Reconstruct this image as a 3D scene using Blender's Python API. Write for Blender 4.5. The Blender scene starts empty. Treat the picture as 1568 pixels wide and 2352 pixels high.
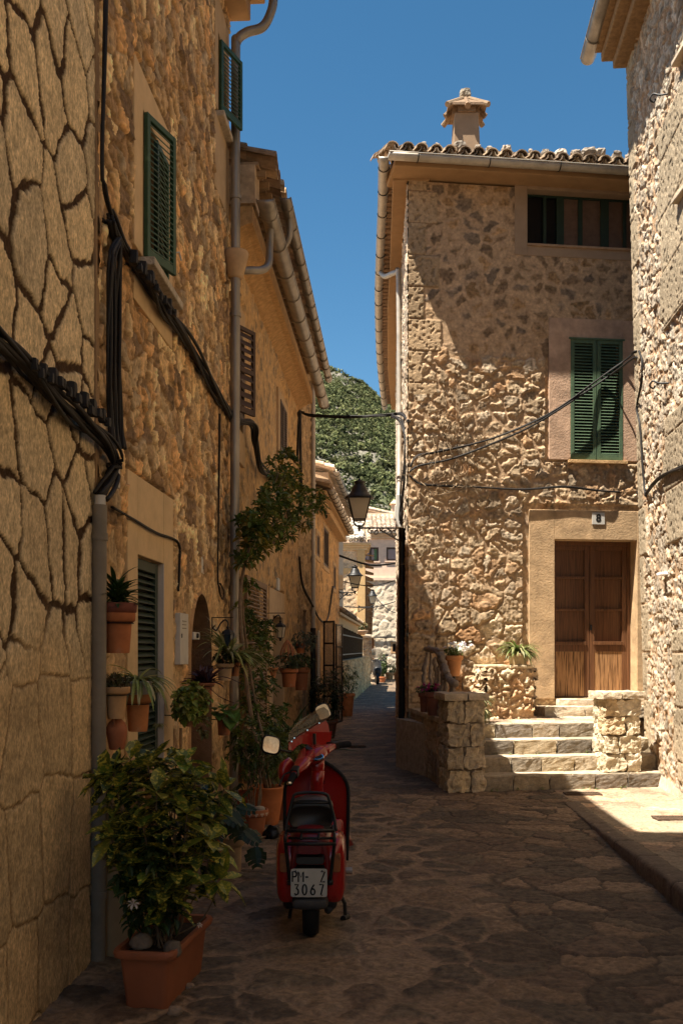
import bpy, math, random
import numpy as np
from mathutils import Vector, Matrix
R = math.radians
sc = bpy.context.scene
# ---------------------------------------------------------------- camera, sky, sun, exposure
F, CX, HY, EYE = 2287.0, 784.0, 1490.0, 1.7           # focal length, centre and horizon in units of a 1568 px wide picture
cam = bpy.data.cameras.new('camera'); co = bpy.data.objects.new('camera', cam); sc.collection.objects.link(co)
co.location = (0, 0, EYE); co.rotation_euler = (R(90), 0, 0)
cam.sensor_fit = 'VERTICAL'; cam.sensor_height = 36.0; cam.lens = 36.0*F/2352.0
cam.shift_y = (HY-1176.0)/2352.0; cam.clip_start = .05; cam.clip_end = 4000
sc.camera = co
SUN = Vector((-1, -.60, 2.45)).normalized()
w = bpy.data.worlds.new('World'); sc.world = w; w.use_nodes = True
nt = w.node_tree; bg = nt.nodes['Background']
sk = nt.nodes.new('ShaderNodeTexSky'); sk.sky_type = 'NISHITA'; sk.sun_disc = False
sk.sun_elevation = math.asin(SUN.z); sk.sun_rotation = math.atan2(SUN.x, SUN.y)
sk.air_density = 1.0; sk.dust_density = .2; sk.ozone_density = .6; sk.altitude = 1500
hs_ = nt.nodes.new('ShaderNodeHueSaturation'); hs_.inputs['Hue'].default_value = .488; hs_.inputs['Saturation'].default_value = 1.27
nt.links.new(sk.outputs[0], hs_.inputs['Color']); nt.links.new(hs_.outputs[0], bg.inputs[0]); bg.inputs[1].default_value = .050
sl = bpy.data.lights.new('sun', 'SUN'); sl.energy = 4.8; sl.angle = R(.5); sl.color = (1, .93, .82)
so = bpy.data.objects.new('sun', sl); sc.collection.objects.link(so); so.rotation_euler = SUN.to_track_quat('Z', 'Y').to_euler(); so.location = (-8, -5, 25)
sc.view_settings.view_transform = 'Standard'; sc.view_settings.look = 'None'; sc.view_settings.gamma = 1; sc.view_settings.exposure = 1.6
# ---------------------------------------------------------------- pixel helpers (a direction plus a chosen distance gives a real place)
def X(px, Y): return (px-CX)/F*Y
def Zp(py, Y): return EYE-(py-HY)/F*Y
def at(px, py, Y): return Vector((X(px, Y), Y, Zp(py, Y)))
SL = .0525
def YL(px, lat=1.64): return lat/((CX-px)/F+SL)
def XL(Y, lat=1.64): return -lat+SL*Y
# ---------------------------------------------------------------- noise
def _h(ix, iy, s):
    n = (ix.astype(np.int64)*374761393+iy.astype(np.int64)*668265263+s*1442695041) & 0xffffffff
    n = ((n ^ (n >> 13))*1274126177) & 0xffffffff
    n = (n ^ (n >> 16)) & 0xffffffff
    n = (n*2246822519) & 0xffffffff
    return ((n ^ (n >> 15)) & 0xffffff)/16777215.0
def vn(x, y, s=0):
    x = np.asarray(x, float); y = np.asarray(y, float)
    ix = np.floor(x); iy = np.floor(y); fx = x-ix; fy = y-iy
    fx = fx*fx*(3-2*fx); fy = fy*fy*(3-2*fy)
    a = _h(ix, iy, s); b = _h(ix+1, iy, s); c = _h(ix, iy+1, s); d = _h(ix+1, iy+1, s)
    return (a*(1-fx)+b*fx)*(1-fy)+(c*(1-fx)+d*fx)*fy
def fbm(x, y, s=0, o=4):
    r = 0; a = .5; t = 0
    for i in range(o):
        r = r+a*vn(x*2**i, y*2**i, s+i*7); t += a; a *= .55
    return r/t
def voro(x, y, cx, cy, s=0, jit=.85, loc=False):
    """jittered cells; returns distance to the cell border (metres) and three random numbers per cell"""
    gx = x/cx; gy = y/cy
    row = np.floor(gy); gx = gx+.5*(np.mod(row, 2))*0
    ix = np.floor(gx); iy = np.floor(gy)
    best = np.full(x.shape, 1e9); bx = np.zeros(x.shape); by = np.zeros(x.shape); ci = np.zeros(x.shape); cj = np.zeros(x.shape)
    P = []
    for dx in (-2, -1, 0, 1, 2):
        for dy in (-2, -1, 0, 1, 2):
            jx = ix+dx; jy = iy+dy
            sx = (jx+.5+(_h(jx, jy, s)-.5)*jit)*cx; sy = (jy+.5+(_h(jx, jy, s+11)-.5)*jit)*cy
            d = (sx-x)**2+(sy-y)**2
            m = d < best
            best = np.where(m, d, best); bx = np.where(m, sx, bx); by = np.where(m, sy, by); ci = np.where(m, jx, ci); cj = np.where(m, jy, cj)
            P.append((sx, sy))
    e = np.full(x.shape, 1e9)
    for sx, sy in P:
        vx = sx-bx; vy = sy-by; L = np.sqrt(vx*vx+vy*vy)
        ok = L > 1e-6; L2 = np.where(ok, L, 1)
        dd = (((sx+bx)/2-x)*vx+((sy+by)/2-y)*vy)/L2
        e = np.where(ok & (dd < e), dd, e)
    if loc: return e, _h(ci, cj, s+21), _h(ci, cj, s+31), _h(ci, cj, s+41), x-bx, y-by
    return e, _h(ci, cj, s+21), _h(ci, cj, s+31), _h(ci, cj, s+41)
def ss(a, b, x):
    t = np.clip((x-a)/(b-a), 0, 1); return t*t*(3-2*t)
def lerp(a, b, t):
    return np.asarray(a)*(1-t[..., None])+np.asarray(b)*t[..., None]
def pal(cols, r):
    cols = np.array(cols); i = np.minimum((r*len(cols)).astype(int), len(cols)-1); return cols[i]
# ---------------------------------------------------------------- objects
def root_loc(p):
    while p.parent: p = p.parent
    return p.location.copy()
def tag(o, label=None, cat=None, group=None, kind=None):
    if label: o['label'] = label
    if cat: o['category'] = cat
    if group: o['group'] = group
    if kind: o['kind'] = kind
    return o
def thing(name, loc, label, cat, group=None, rz=0):
    o = bpy.data.objects.new(name, None); sc.collection.objects.link(o); o.location = loc; o.rotation_euler = (0, 0, rz); o.empty_display_size = .1
    return tag(o, label, cat, group)
def link(name, me, parent, local=False):
    o = bpy.data.objects.new(name, me); sc.collection.objects.link(o)
    n = len(me.vertices); a = np.empty(n*3); me.vertices.foreach_get('co', a); a = a.reshape(-1, 3)
    if parent is not None:
        o.parent = parent
        if not local: a -= np.array(root_loc(parent))
    elif not local:
        c = np.array([(a[:, 0].min()+a[:, 0].max())/2, (a[:, 1].min()+a[:, 1].max())/2, a[:, 2].min()]); a -= c; o.location = c
    me.vertices.foreach_set('co', a.ravel()); me.update()
    return o
class MB:
    def __init__(s): s.v = []; s.f = []; s.c = []; s.col = (1, 1, 1)
    def _add(s, vs, fs, col=None):
        b = len(s.v); s.v += [tuple(v) for v in vs]; s.f += [tuple(i+b for i in f) for f in fs]; s.c += [col or s.col]*len(vs)
    def box(s, p0, p1, col=None):
        x0, y0, z0 = p0; x1, y1, z1 = p1
        s._add([(x0, y0, z0), (x1, y0, z0), (x1, y1, z0), (x0, y1, z0), (x0, y0, z1), (x1, y0, z1), (x1, y1, z1), (x0, y1, z1)],
               [(0, 3, 2, 1), (4, 5, 6, 7), (0, 1, 5, 4), (1, 2, 6, 5), (2, 3, 7, 6), (3, 0, 4, 7)], col)
    def hexa(s, c8, col=None):
        s._add(c8, [(0, 3, 2, 1), (4, 5, 6, 7), (0, 1, 5, 4), (1, 2, 6, 5), (2, 3, 7, 6), (3, 0, 4, 7)], col)
    def fb(s, fr, u0, u1, z0, z1, o0, o1, col=None):
        p = fr
        s.hexa([p(u0, z0, o0), p(u1, z0, o0), p(u1, z0, o1), p(u0, z0, o1), p(u0, z1, o0), p(u1, z1, o0), p(u1, z1, o1), p(u0, z1, o1)], col)
    def tube(s, pts, r, n=8, cap=True, col=None):
        pts = [Vector(p) for p in pts]; m = len(pts)
        rs = r if isinstance(r, (list, tuple)) else [r]*m
        b = len(s.v); up = None
        for i, p in enumerate(pts):
            t = (pts[min(i+1, m-1)]-pts[max(i-1, 0)]); t = t.normalized() if t.length > 1e-9 else Vector((0, 0, 1))
            if up is None:
                up = Vector((0, 0, 1)) if abs(t.z) < .9 else Vector((1, 0, 0))
            a = (up-t*up.dot(t)); a = a.normalized() if a.length > 1e-6 else t.orthogonal().normalized()
            up = a; c = t.cross(a)
            for k in range(n):
                th = 2*math.pi*k/n; s.v.append(tuple(p+(a*math.cos(th)+c*math.sin(th))*rs[i]))
        s.c += [col or s.col]*(m*n)
        for i in range(m-1):
            for k in range(n):
                s.f.append((b+i*n+k, b+i*n+(k+1) % n, b+(i+1)*n+(k+1) % n, b+(i+1)*n+k))
        if cap:
            s.f.append(tuple(b+k for k in reversed(range(n)))); s.f.append(tuple(b+(m-1)*n+k for k in range(n)))
    def lathe(s, prof, c, n=20, col=None, sx=1, sy=1, wav=0, wn=12):
        b = len(s.v)
        for i, (r, z) in enumerate(prof):
            for k in range(n):
                th = 2*math.pi*k/n; rr = r*(1+wav*(i/len(prof))*math.sin(th*wn)); s.v.append((c[0]+rr*math.cos(th)*sx, c[1]+rr*math.sin(th)*sy, c[2]+z))
        s.c += [col or s.col]*(len(prof)*n)
        for i in range(len(prof)-1):
            for k in range(n): s.f.append((b+i*n+k, b+i*n+(k+1) % n, b+(i+1)*n+(k+1) % n, b+(i+1)*n+k))
        s.f.append(tuple(b+k for k in reversed(range(n)))); s.f.append(tuple(b+(len(prof)-1)*n+k for k in range(n)))
    def loft(s, secs, n=24, e=2.6, col=None):
        """secs: (centre, half width vector, half height vector)"""
        b = len(s.v)
        for c, hw, hh in secs:
            c = Vector(c); hw = Vector(hw); hh = Vector(hh)
            for k in range(n):
                th = 2*math.pi*k/n; a = math.cos(th); d = math.sin(th)
                s.v.append(tuple(c+hw*math.copysign(abs(a)**(2/e), a)+hh*math.copysign(abs(d)**(2/e), d)))
        m = len(secs); s.c += [col or s.col]*(m*n)
        for i in range(m-1):
            for k in range(n): s.f.append((b+i*n+k, b+i*n+(k+1) % n, b+(i+1)*n+(k+1) % n, b+(i+1)*n+k))
        s.f.append(tuple(b+k for k in reversed(range(n)))); s.f.append(tuple(b+(m-1)*n+k for k in range(n)))
    def poly(s, pts, thick, nrm, col=None):
        nrm = Vector(nrm).normalized()*thick; n = len(pts); b = len(s.v)
        s.v += [tuple(Vector(p)) for p in pts]+[tuple(Vector(p)+nrm) for p in pts]; s.c += [col or s.col]*(2*n)
        s.f.append(tuple(b+k for k in range(n))); s.f.append(tuple(b+n+k for k in reversed(range(n))))
        for k in range(n): s.f.append((b+k, b+n+k, b+n+(k+1) % n, b+(k+1) % n))
    def rock(s, c, size, res=5, amp=.02, seed=0, col=None, rnd=.25, fr=None):
        """a rough hewn block"""
        b = len(s.v); idx = {}; hx, hy, hz = size[0]/2, size[1]/2, size[2]/2
        from mathutils import noise as mn
        def vid(i, j, k):
            key = (i, j, k)
            if key not in idx:
                x, y, z = 2*i/res-1, 2*j/res-1, 2*k/res-1
                q = Vector((x, y, z)); l = max(1e-6, q.length); m = max(abs(x), abs(y), abs(z)); sph = q/l*m
                q = q.lerp(sph*1.15, rnd)
                p = Vector((q.x*hx, q.y*hy, q.z*hz))
                nv = mn.noise_vector(p*9+Vector((seed*3.1, seed*1.7, seed)))*amp*.8+mn.noise_vector(p*26+Vector((seed, seed*2.3, 7)))*amp*.5
                p = p+nv
                if fr: p = Vector(fr(p.x, p.y, p.z))
                p = Vector(c)+p
                idx[key] = len(s.v); s.v.append(tuple(p)); s.c.append(col or s.col)
            return idx[key]
        for i in range(res):
            for j in range(res):
                s.f.append((vid(i, j, 0), vid(i, j+1, 0), vid(i+1, j+1, 0), vid(i+1, j, 0))); s.f.append((vid(i, j, res), vid(i+1, j, res), vid(i+1, j+1, res), vid(i, j+1, res)))
                s.f.append((vid(i, 0, j), vid(i+1, 0, j), vid(i+1, 0, j+1), vid(i, 0, j+1))); s.f.append((vid(i, res, j), vid(i, res, j+1), vid(i+1, res, j+1), vid(i+1, res, j)))
                s.f.append((vid(0, i, j), vid(0, i, j+1), vid(0, i+1, j+1), vid(0, i+1, j))); s.f.append((vid(res, i, j), vid(res, i+1, j), vid(res, i+1, j+1), vid(res, i, j+1)))
    # plants
    def leaf(s, p, d, L, W, droop=.3, fold=.25, col=None, roll=0):
        p = Vector(p); d = Vector(d).normalized(); up = Vector((0, 0, 1))
        sd = d.cross(up); sd = sd.normalized() if sd.length > .05 else Vector((1, 0, 0)); n = sd.cross(d)
        if roll: q = Matrix.Rotation(roll, 3, d); sd = q @ sd; n = q @ n
        dr = Vector((0, 0, -1))*droop*L
        a = p; m1 = p+d*L*.38+dr*.12; m2 = p+d*L*.72+dr*.45; t = p+d*L*.97+dr
        f = n*W*fold
        vs = [a, m1+sd*W*.46+f, m1, m1-sd*W*.46+f, m2+sd*W*.38+f, m2, m2-sd*W*.38+f, t]
        s._add(vs, [(0, 1, 2), (0, 2, 3), (1, 4, 5, 2), (2, 5, 6, 3), (4, 7, 5), (5, 7, 6)], col)
    def blade(s, p, d, L, W, droop=1.0, n=6, col=None, keel=.3):
        p = Vector(p); d = Vector(d).normalized(); sd = d.cross(Vector((0, 0, 1))); sd = sd.normalized() if sd.length > .05 else Vector((1, 0, 0))
        b = len(s.v); q = p.copy(); dd = d.copy()
        for i in range(n+1):
            t = i/n; ww = W*(.55+.45*math.sin(min(1, t*2.2)*math.pi/2))*(1-t**3)*.5+.0004
            nn = sd.cross(dd)
            s.v += [tuple(q-sd*ww+nn*ww*keel), tuple(q), tuple(q+sd*ww+nn*ww*keel)]; s.c += [col or s.col]*3
            dd = (dd+Vector((0, 0, -1))*droop/n).normalized(); q = q+dd*L/n
        for i in range(n):
            a = b+i*3; s.f += [(a, a+1, a+4, a+3), (a+1, a+2, a+5, a+4)]
    def build(s, name, mat, parent=None, smooth=False, bevel=0, local=False):
        me = bpy.data.meshes.new(name); me.from_pydata(s.v, [], s.f); me.materials.append(mat)
        at_ = me.color_attributes.new('Col', 'FLOAT_COLOR', 'POINT')
        c = np.ones((len(s.v), 4)); c[:, :3] = np.array(s.c); at_.data.foreach_set('color', c.ravel())
        if smooth: me.polygons.foreach_set('use_smooth', [True]*len(me.polygons))
        o = link(name, me, parent, local)
        if bevel:
            b = o.modifiers.new('b', 'BEVEL'); b.width = bevel; b.segments = 2; b.limit_method = 'ANGLE'
        return o
def grid_mesh(name, us, vs, fn, mat, parent=None, holes=(), local=False, smooth=True):
    """fn(U,V) -> xyz array, rgb array; faces whose centre falls in a hole are left out"""
    U, V = np.meshgrid(us, vs); P, C = fn(U, V); h, w_ = U.shape
    idx = np.arange(h*w_).reshape(h, w_)
    q = np.stack([idx[:-1, :-1], idx[:-1, 1:], idx[1:, 1:], idx[1:, :-1]], -1).reshape(-1, 4)
    cu = ((U[:-1, :-1]+U[1:, 1:])/2).ravel(); cv = ((V[:-1, :-1]+V[1:, 1:])/2).ravel()
    keep = np.ones(len(q), bool)
    for ho in holes:
        if callable(ho): keep &= ~ho(cu, cv)
        else: keep &= ~((cu > ho[0]) & (cu < ho[1]) & (cv > ho[2]) & (cv < ho[3]))
    q = q[keep]
    me = bpy.data.meshes.new(name); me.vertices.add(h*w_); me.vertices.foreach_set('co', P.reshape(-1, 3).ravel())
    me.loops.add(len(q)*4); me.loops.foreach_set('vertex_index', q.ravel()); me.polygons.add(len(q))
    me.polygons.foreach_set('loop_start', np.arange(len(q))*4); me.polygons.foreach_set('loop_total', np.full(len(q), 4))
    me.update(calc_edges=True); me.materials.append(mat)
    a = me.color_attributes.new('Col', 'FLOAT_COLOR', 'POINT'); c = np.ones((h*w_, 4)); c[:, :3] = np.clip(C.reshape(-1, 3), 0, 1); a.data.foreach_set('color', c.ravel())
    if smooth: me.polygons.foreach_set('use_smooth', np.ones(len(q), bool))
    return link(name, me, parent, local)
def smooth_path(pts, k=6):
    pts = [Vector(p) for p in pts]; out = []
    for i in range(len(pts)-1):
        p0 = pts[max(i-1, 0)]; p1 = pts[i]; p2 = pts[i+1]; p3 = pts[min(i+2, len(pts)-1)]
        for j in range(k):
            t = j/k; out.append(.5*((2*p1)+(-p0+p2)*t+(2*p0-5*p1+4*p2-p3)*t*t+(-p0+3*p1-3*p2+p3)*t**3))
    return out+[pts[-1]]
# ---------------------------------------------------------------- materials
def M(name, col=(.5, .5, .5), rough=.8, var=.25, scale=6, bump=.3, bscale=40, bdist=.01, attr=False, metal=0, spec=.4, tint=None, trans=0, stretch=None, coat=0):
    m = bpy.data.materials.new(name); m.use_nodes = True; t = m.node_tree; N = t.nodes; Lk = t.links; b = N['Principled BSDF']
    b.inputs['Roughness'].default_value = rough; b.inputs['Metallic'].default_value = metal; b.inputs['Specular IOR Level'].default_value = spec
    if coat: b.inputs['Coat Weight'].default_value = coat; b.inputs['Coat Roughness'].default_value = .15
    tc = N.new('ShaderNodeTexCoord'); vec = tc.outputs['Object']
    if stretch:
        mp = N.new('ShaderNodeMapping'); mp.inputs['Scale'].default_value = stretch; Lk.new(vec, mp.inputs[0]); vec = mp.outputs[0]
    n1 = N.new('ShaderNodeTexNoise'); n1.inputs['Scale'].default_value = scale; n1.inputs['Detail'].default_value = 6; n1.inputs['Roughness'].default_value = .65; Lk.new(vec, n1.inputs['Vector'])
    if attr:
        a = N.new('ShaderNodeAttribute'); a.attribute_name = 'Col'; base = a.outputs['Color']
        mu = N.new('ShaderNodeMix'); mu.data_type = 'RGBA'; mu.blend_type = 'MULTIPLY'; mu.inputs[0].default_value = 1; Lk.new(base, mu.inputs[6]); mu.inputs[7].default_value = (*col, 1); base = mu.outputs[2]
    else:
        rg = N.new('ShaderNodeRGB'); rg.outputs[0].default_value = (*col, 1); base = rg.outputs[0]
    mr = N.new('ShaderNodeMapRange'); mr.inputs[1].default_value = .3; mr.inputs[2].default_value = .7; mr.inputs[3].default_value = 1-var; mr.inputs[4].default_value = 1+var; Lk.new(n1.outputs[0], mr.inputs[0])
    m2 = N.new('ShaderNodeMix'); m2.data_type = 'RGBA'; m2.blend_type = 'MULTIPLY'; m2.inputs[0].default_value = 1; Lk.new(base, m2.inputs[6]); Lk.new(mr.outputs[0], m2.inputs[7]); out = m2.outputs[2]
    if tint:
        n3 = N.new('ShaderNodeTexNoise'); n3.inputs['Scale'].default_value = tint[1]; n3.inputs['Detail'].default_value = 5; Lk.new(vec, n3.inputs['Vector'])
        r3 = N.new('ShaderNodeMapRange'); r3.inputs[1].default_value = tint[2]; r3.inputs[2].default_value = tint[3]; Lk.new(n3.outputs[0], r3.inputs[0])
        m3 = N.new('ShaderNodeMix'); m3.data_type = 'RGBA'; Lk.new(r3.outputs[0], m3.inputs[0]); Lk.new(out, m3.inputs[6]); m3.inputs[7].default_value = (*tint[0], 1); out = m3.outputs[2]
    Lk.new(out, b.inputs['Base Color'])
    if bump:
        n2 = N.new('ShaderNodeTexNoise'); n2.inputs['Scale'].default_value = bscale; n2.inputs['Detail'].default_value = 5; n2.inputs['Roughness'].default_value = .7; Lk.new(vec, n2.inputs['Vector'])
        bp = N.new('ShaderNodeBump'); bp.inputs['Strength'].default_value = bump; bp.inputs['Distance'].default_value = bdist; Lk.new(n2.outputs[0], bp.inputs['Height']); Lk.new(bp.outputs[0], b.inputs['Normal'])
    if trans:
        o = N['Material Output']; tr = N.new('ShaderNodeBsdfTranslucent'); mx = N.new('ShaderNodeMixShader'); mx.inputs[0].default_value = trans
        Lk.new(out, tr.inputs[0]); Lk.new(b.outputs[0], mx.inputs[1]); Lk.new(tr.outputs[0], mx.inputs[2]); Lk.new(mx.outputs[0], o.inputs[0])
    return m
WALL = M('wall_masonry', (1, 1, 1), .9, .3, 22, .7, 70, .012, attr=True, spec=.2)
WALLS = M('wall_masonry_soft', (1, 1, 1), .92, .3, 16, .4, 60, .01, attr=True, spec=.2)
GRND = M('paving_stone', (1, 1, 1), .70, .42, 34, .7, 60, .01, attr=True, spec=.35)
STN = M('hewn_stone', (1, 1, 1), .9, .32, 14, .8, 45, .015, attr=True, spec=.2)
PLA = M('ochre_plaster', (1, 1, 1), .9, .12, 5, .35, 60, .006, attr=True, spec=.2)
PITT = M('pitted_sandstone', (1, 1, 1), .9, .3, 5, .8, 34, .012, attr=True, spec=.2)
TERR = M('terracotta', (1, 1, 1), .8, .18, 9, .25, 70, .004, attr=True, spec=.25, tint=((.42, .3, .2), 6, .62, .8))
TILE = M('roof_tile', (1, 1, 1), .9, .35, 9, .5, 60, .01, attr=True, spec=.2)
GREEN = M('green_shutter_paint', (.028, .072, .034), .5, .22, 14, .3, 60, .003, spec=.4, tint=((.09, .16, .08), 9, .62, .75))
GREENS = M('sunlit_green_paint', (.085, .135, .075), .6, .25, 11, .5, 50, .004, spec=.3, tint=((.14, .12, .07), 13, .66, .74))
DKGREEN = M('dark_green_paint', (.018, .036, .021), .55, .2, 12, .3, 60, .003)
BROWN = M('brown_shutter_paint', (.075, .042, .026), .6, .2, 12, .3, 60, .003)
TAUPE = M('taupe_shutter_paint', (.2, .125, .075), .6, .15, 12, .3, 60, .003)
WOOD = M('door_wood', (.165, .07, .028), .42, .4, 5, .4, 30, .004, spec=.5, stretch=(26, 26, .9), tint=((.07, .03, .012), 2.2, .45, .75))
WOODW = M('weathered_door_wood', (.38, .20, .085), .6, .45, 5, .5, 30, .005, spec=.3, stretch=(30, 30, 1.2), tint=((.12, .055, .02), 2, .48, .62))
BLACK = M('black_iron', (.012, .011, .01), .5, .2, 20, .2, 60, .002, spec=.4)
CABLE = M('black_cable', (.016, .013, .011), .6, .3, 30, .3, 90, .002, spec=.3)
ZINC = M('zinc_pipe', (.30, .26, .21), .42, .25, 7, .2, 50, .003, metal=.5, spec=.5, stretch=(1, 1, .3))
ZINCL = M('pale_zinc_gutter', (.42, .37, .3), .5, .2, 7, .15, 50, .003, metal=.2, spec=.5)
PGREY = M('grey_conduit', (.21, .175, .13), .6, .2, 6, .15, 50, .003, spec=.4)
WHITE = M('white_plastic', (.55, .52, .46), .6, .1, 8, .1, 50, .002)
GLASSD = M('dark_window_glass', (.02, .03, .05), .08, .1, 3, 0, spec=.7)
DARK = M('dark_interior', (.012, .009, .007), .9, .2, 3, 0)
BARK = M('branch_bark', (.2, .14, .085), .9, .3, 14, .8, 30, .01)
DRYV = M('dry_vine', (.27, .19, .11), .9, .3, 14, .5, 40, .01)
LEAF = M('leaf', (1, 1, 1), .42, .25, 9, .15, 30, .003, attr=True, spec=.45, trans=.22)
SOIL = M('potting_soil', (.03, .02, .013), .95, .4, 30, .8, 60, .01)
FLOW = M('petal', (1, 1, 1), .6, .05, 20, 0, attr=True, trans=.3)
# ================================================================ frames
def mkframe(P0, d, flip=1, lean=0):
    d = Vector((d[0], d[1], 0)).normalized(); n = Vector((d.y, -d.x, 0))*flip
    def f(u, z, o): p = Vector((P0[0], P0[1], 0))+d*u+n*(o+lean*z); return Vector((p.x, p.y, z))
    f.d = d; f.n = n; f.P0 = P0; f.lean = lean
    return f
_k = math.sqrt(1+SL*SL)
def LF(Y, z, o): return Vector((-1.64+SL*Y+o/_k, Y-o*SL/_k, z))
LF.n = Vector((1/_k, -SL/_k, 0)); LF.d = Vector((SL/_k, 1/_k, 0))
F8 = mkframe((.957, 14.3), (1, .13))
def Y8(px): return (14.3-.1244)/(1-.13*(px-CX)/F)
def U8(px): return (X(px, Y8(px))-.957)*math.sqrt(1+.0169)
def Z8(px, py): return Zp(py, Y8(px))
FRW = mkframe((4.0, 13.0), (-.085, -1), flip=1, lean=.027)    # right wall, u runs towards the camera
if FRW.n.x > 0: FRW = mkframe((4.0, 13.0), (-.085, -1), flip=-1, lean=.027)
def sheet(name, fr, us, zs, style, mat, parent, holes=(), flats=()):
    d = np.array(fr(1, 0, 0)-fr(0, 0, 0)); o = np.array(fr(0, 0, 0)); n = np.array(fr(0, 0, 1)-fr(0, 0, 0)); zz = np.array(fr(0, 1, 0)-fr(0, 0, 0))
    def fn(U, Vz):
        h, c = style(U, Vz)
        for q in flats: h = np.where((U > q[0]) & (U < q[1]) & (Vz > q[2]) & (Vz < q[3]), -.03, h)
        return o+U[..., None]*d+Vz[..., None]*zz+h[..., None]*n, c
    return grid_mesh(name, us, zs, fn, mat, parent, holes)
def rng(a, b, s): return np.linspace(a, b, max(2, int(round((b-a)/s))+1))
# ---------------------------------------------------------------- masonry styles
def st_slab(U, Z):
    wu = U+.16*(fbm(U*2.2, Z*2.2, 5)-.5)+.05*(fbm(U*9, Z*9, 6)-.5)+.022*(fbm(U*34, Z*34, 66)-.5); wz = Z+.2*(fbm(U*2.0, Z*2.0, 8)-.5)+.05*(fbm(U*9, Z*9, 9)-.5)+.022*(fbm(U*34, Z*34, 67)-.5)
    e, a, b, c, lx, lz = voro(wu, wz+wu*.2, .33, .42, 3, .95, True)
    jw = .004+.024*vn(U*3.1, Z*3.1, 12)**1.4*ss(.2, 2.3, Z)+.003
    m = ss(jw*.85, jw*1.15+.002, e)
    fine = fbm(U*60, Z*34, 14, 4); f2 = fbm(U*7, Z*7, 15)
    h = m*(.008+.004*a+.018*((b-.5)*lx+(c-.5)*lz))+(fine-.5)*.008*m+(fbm(U*60, Z*60, 3, 3)-.5)*.014*(1-m)
    st = lerp((.74, .56, .32), (.58, .46, .29), np.clip(a, 0, 1)); st = st*(1+.2*(b-.5))[..., None]*(.42+1.16*fine)[..., None]*(.85+.3*f2)[..., None]
    st = lerp(st, (.40, .25, .12), ss(.45, .75, fbm(U*1.3, Z*1.3, 22))*ss(3.2, 0, Z)*.7)
    jc = lerp((.03, .016, .008), (.10, .055, .026), fbm(U*14, Z*14, 33)); jc = lerp(jc, (.28, .18, .09), ss(1.7, .4, Z)*.7)
    # lower down: bigger, squarer blocks with faint joints
    e2, a2, b2, c2 = voro(wu*.7+U*.3, wz*.7+Z*.3, .42, .52, 17, .38); m2 = ss(.002, .009+.006*vn(U*5, Z*5, 2), e2); t = ss(1.85, 1.5, Z+.1*np.sin(U*5))
    s2 = lerp((.66, .47, .25), (.52, .38, .21), a2)*(.5+1.0*fine)[..., None]*(.8+.4*f2)[..., None]
    s2 = lerp(s2, (.38, .24, .12), ss(.5, .8, fbm(U*1.3, Z*1.3, 22))*.6)
    h2 = m2*.008+(fine-.5)*.008; j2 = lerp((.13, .08, .04), (.34, .22, .11), fbm(U*6, Z*6, 35))
    return h*(1-t)+h2*t, lerp(lerp(jc, st, m), np.zeros(3), t)+lerp(j2, s2, m2)*t[..., None]
def ridged(x, y, s, o=4):
    r = 0; a = .5; t = 0
    for i in range(o): r = r+a*(1-np.abs(2*vn(x*2**i, y*2**i, s+i*5)-1)); t += a; a *= .55
    return r/t
def mk_rubble(cu, cz, seed, stones, mortar, jw=.02, prot=.02, rough=.02, plasterz=None, skew=0, tilt=.2, soft=1.5, spot=0, con=1.0, pcol=None):
    def st(U, Z):
        k = 1/cu
        wu = U+.55*cu*(fbm(U*k*.7, Z*k*.9, seed)-.5)*2+.14*cu*(fbm(U*k*4, Z*k*4, seed+3, 2)-.5)*2; wz = Z+skew*U+.55*cz*(fbm(U*k*.8, Z*k*.8, seed+5)-.5)*2+.18*cz*(fbm(U*k*4, Z*k*4, seed+6, 2)-.5)*2
        e, a, b, c, lx, lz = voro(wu, wz, cu, cz, seed+1, .95, True)
        n2 = fbm(U*34, Z*34, seed+15, 3); n1 = fbm(U*8, Z*8, seed+9, 3); rg = ridged(U*16, Z*18, seed+33, 4)
        jj = jw*(.3+1.3*vn(U*3, Z*3, seed+19))+.38*min(cu, cz)*spot*c
        m = ss(jj*.6, jj*soft+.005, e+(n2-.5)*.022)
        if plasterz is not None:
            pm = ss(plasterz+.5, plasterz-.3, Z+.9*(fbm(U*1.5, Z*1.5, seed+50)-.5)); m = m*(1-.85*pm*ss(.2, .6, a))
        h = m*(prot*(.3+.9*a)+tilt*((b-.5)*lx+(c-.5)*1.3*lz))+m*(rg-.5)*rough*1.6+(n1-.5)*rough*.6+(n2-.5)*rough*.55*(.3+m)
        s_ = pal(stones, b)*(.75+.5*c)[..., None]*(1+con*(.75*(n2-.5)+.7*(rg-.62)))[..., None]
        mo = np.array(mortar)*(.8+.4*n1)[..., None]*(.8+.4*n2)[..., None]
        if pcol is not None:
            q = np.maximum(ss(.60, .72, fbm(U*2.2, Z*1.1, seed+88)), 0 if plasterz is None else .9*ss(plasterz+.6, plasterz-.5, Z+1.2*(fbm(U*1.7, Z*1.7, seed+51)-.5))); pc = np.array(pcol)*(.75+.5*n2)[..., None]*(.8+.4*n1)[..., None]
            k_ = q*(1-.75*m); mo = mo*(1-q)[..., None]+pc*q[..., None]
        return h, s_*m[..., None]+mo*(1-m)[..., None]
    return st
st_h1 = mk_rubble(.21, .12, 40, [(.68, .45, .22), (.48, .30, .15), (.76, .54, .29), (.56, .37, .19), (.44, .32, .19), (.68, .39, .17), (.28, .18, .1)], (.27, .165, .08), .009, .020, .015, plasterz=2.2, skew=.10, con=1.5, pcol=(.64, .43, .22))
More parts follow.
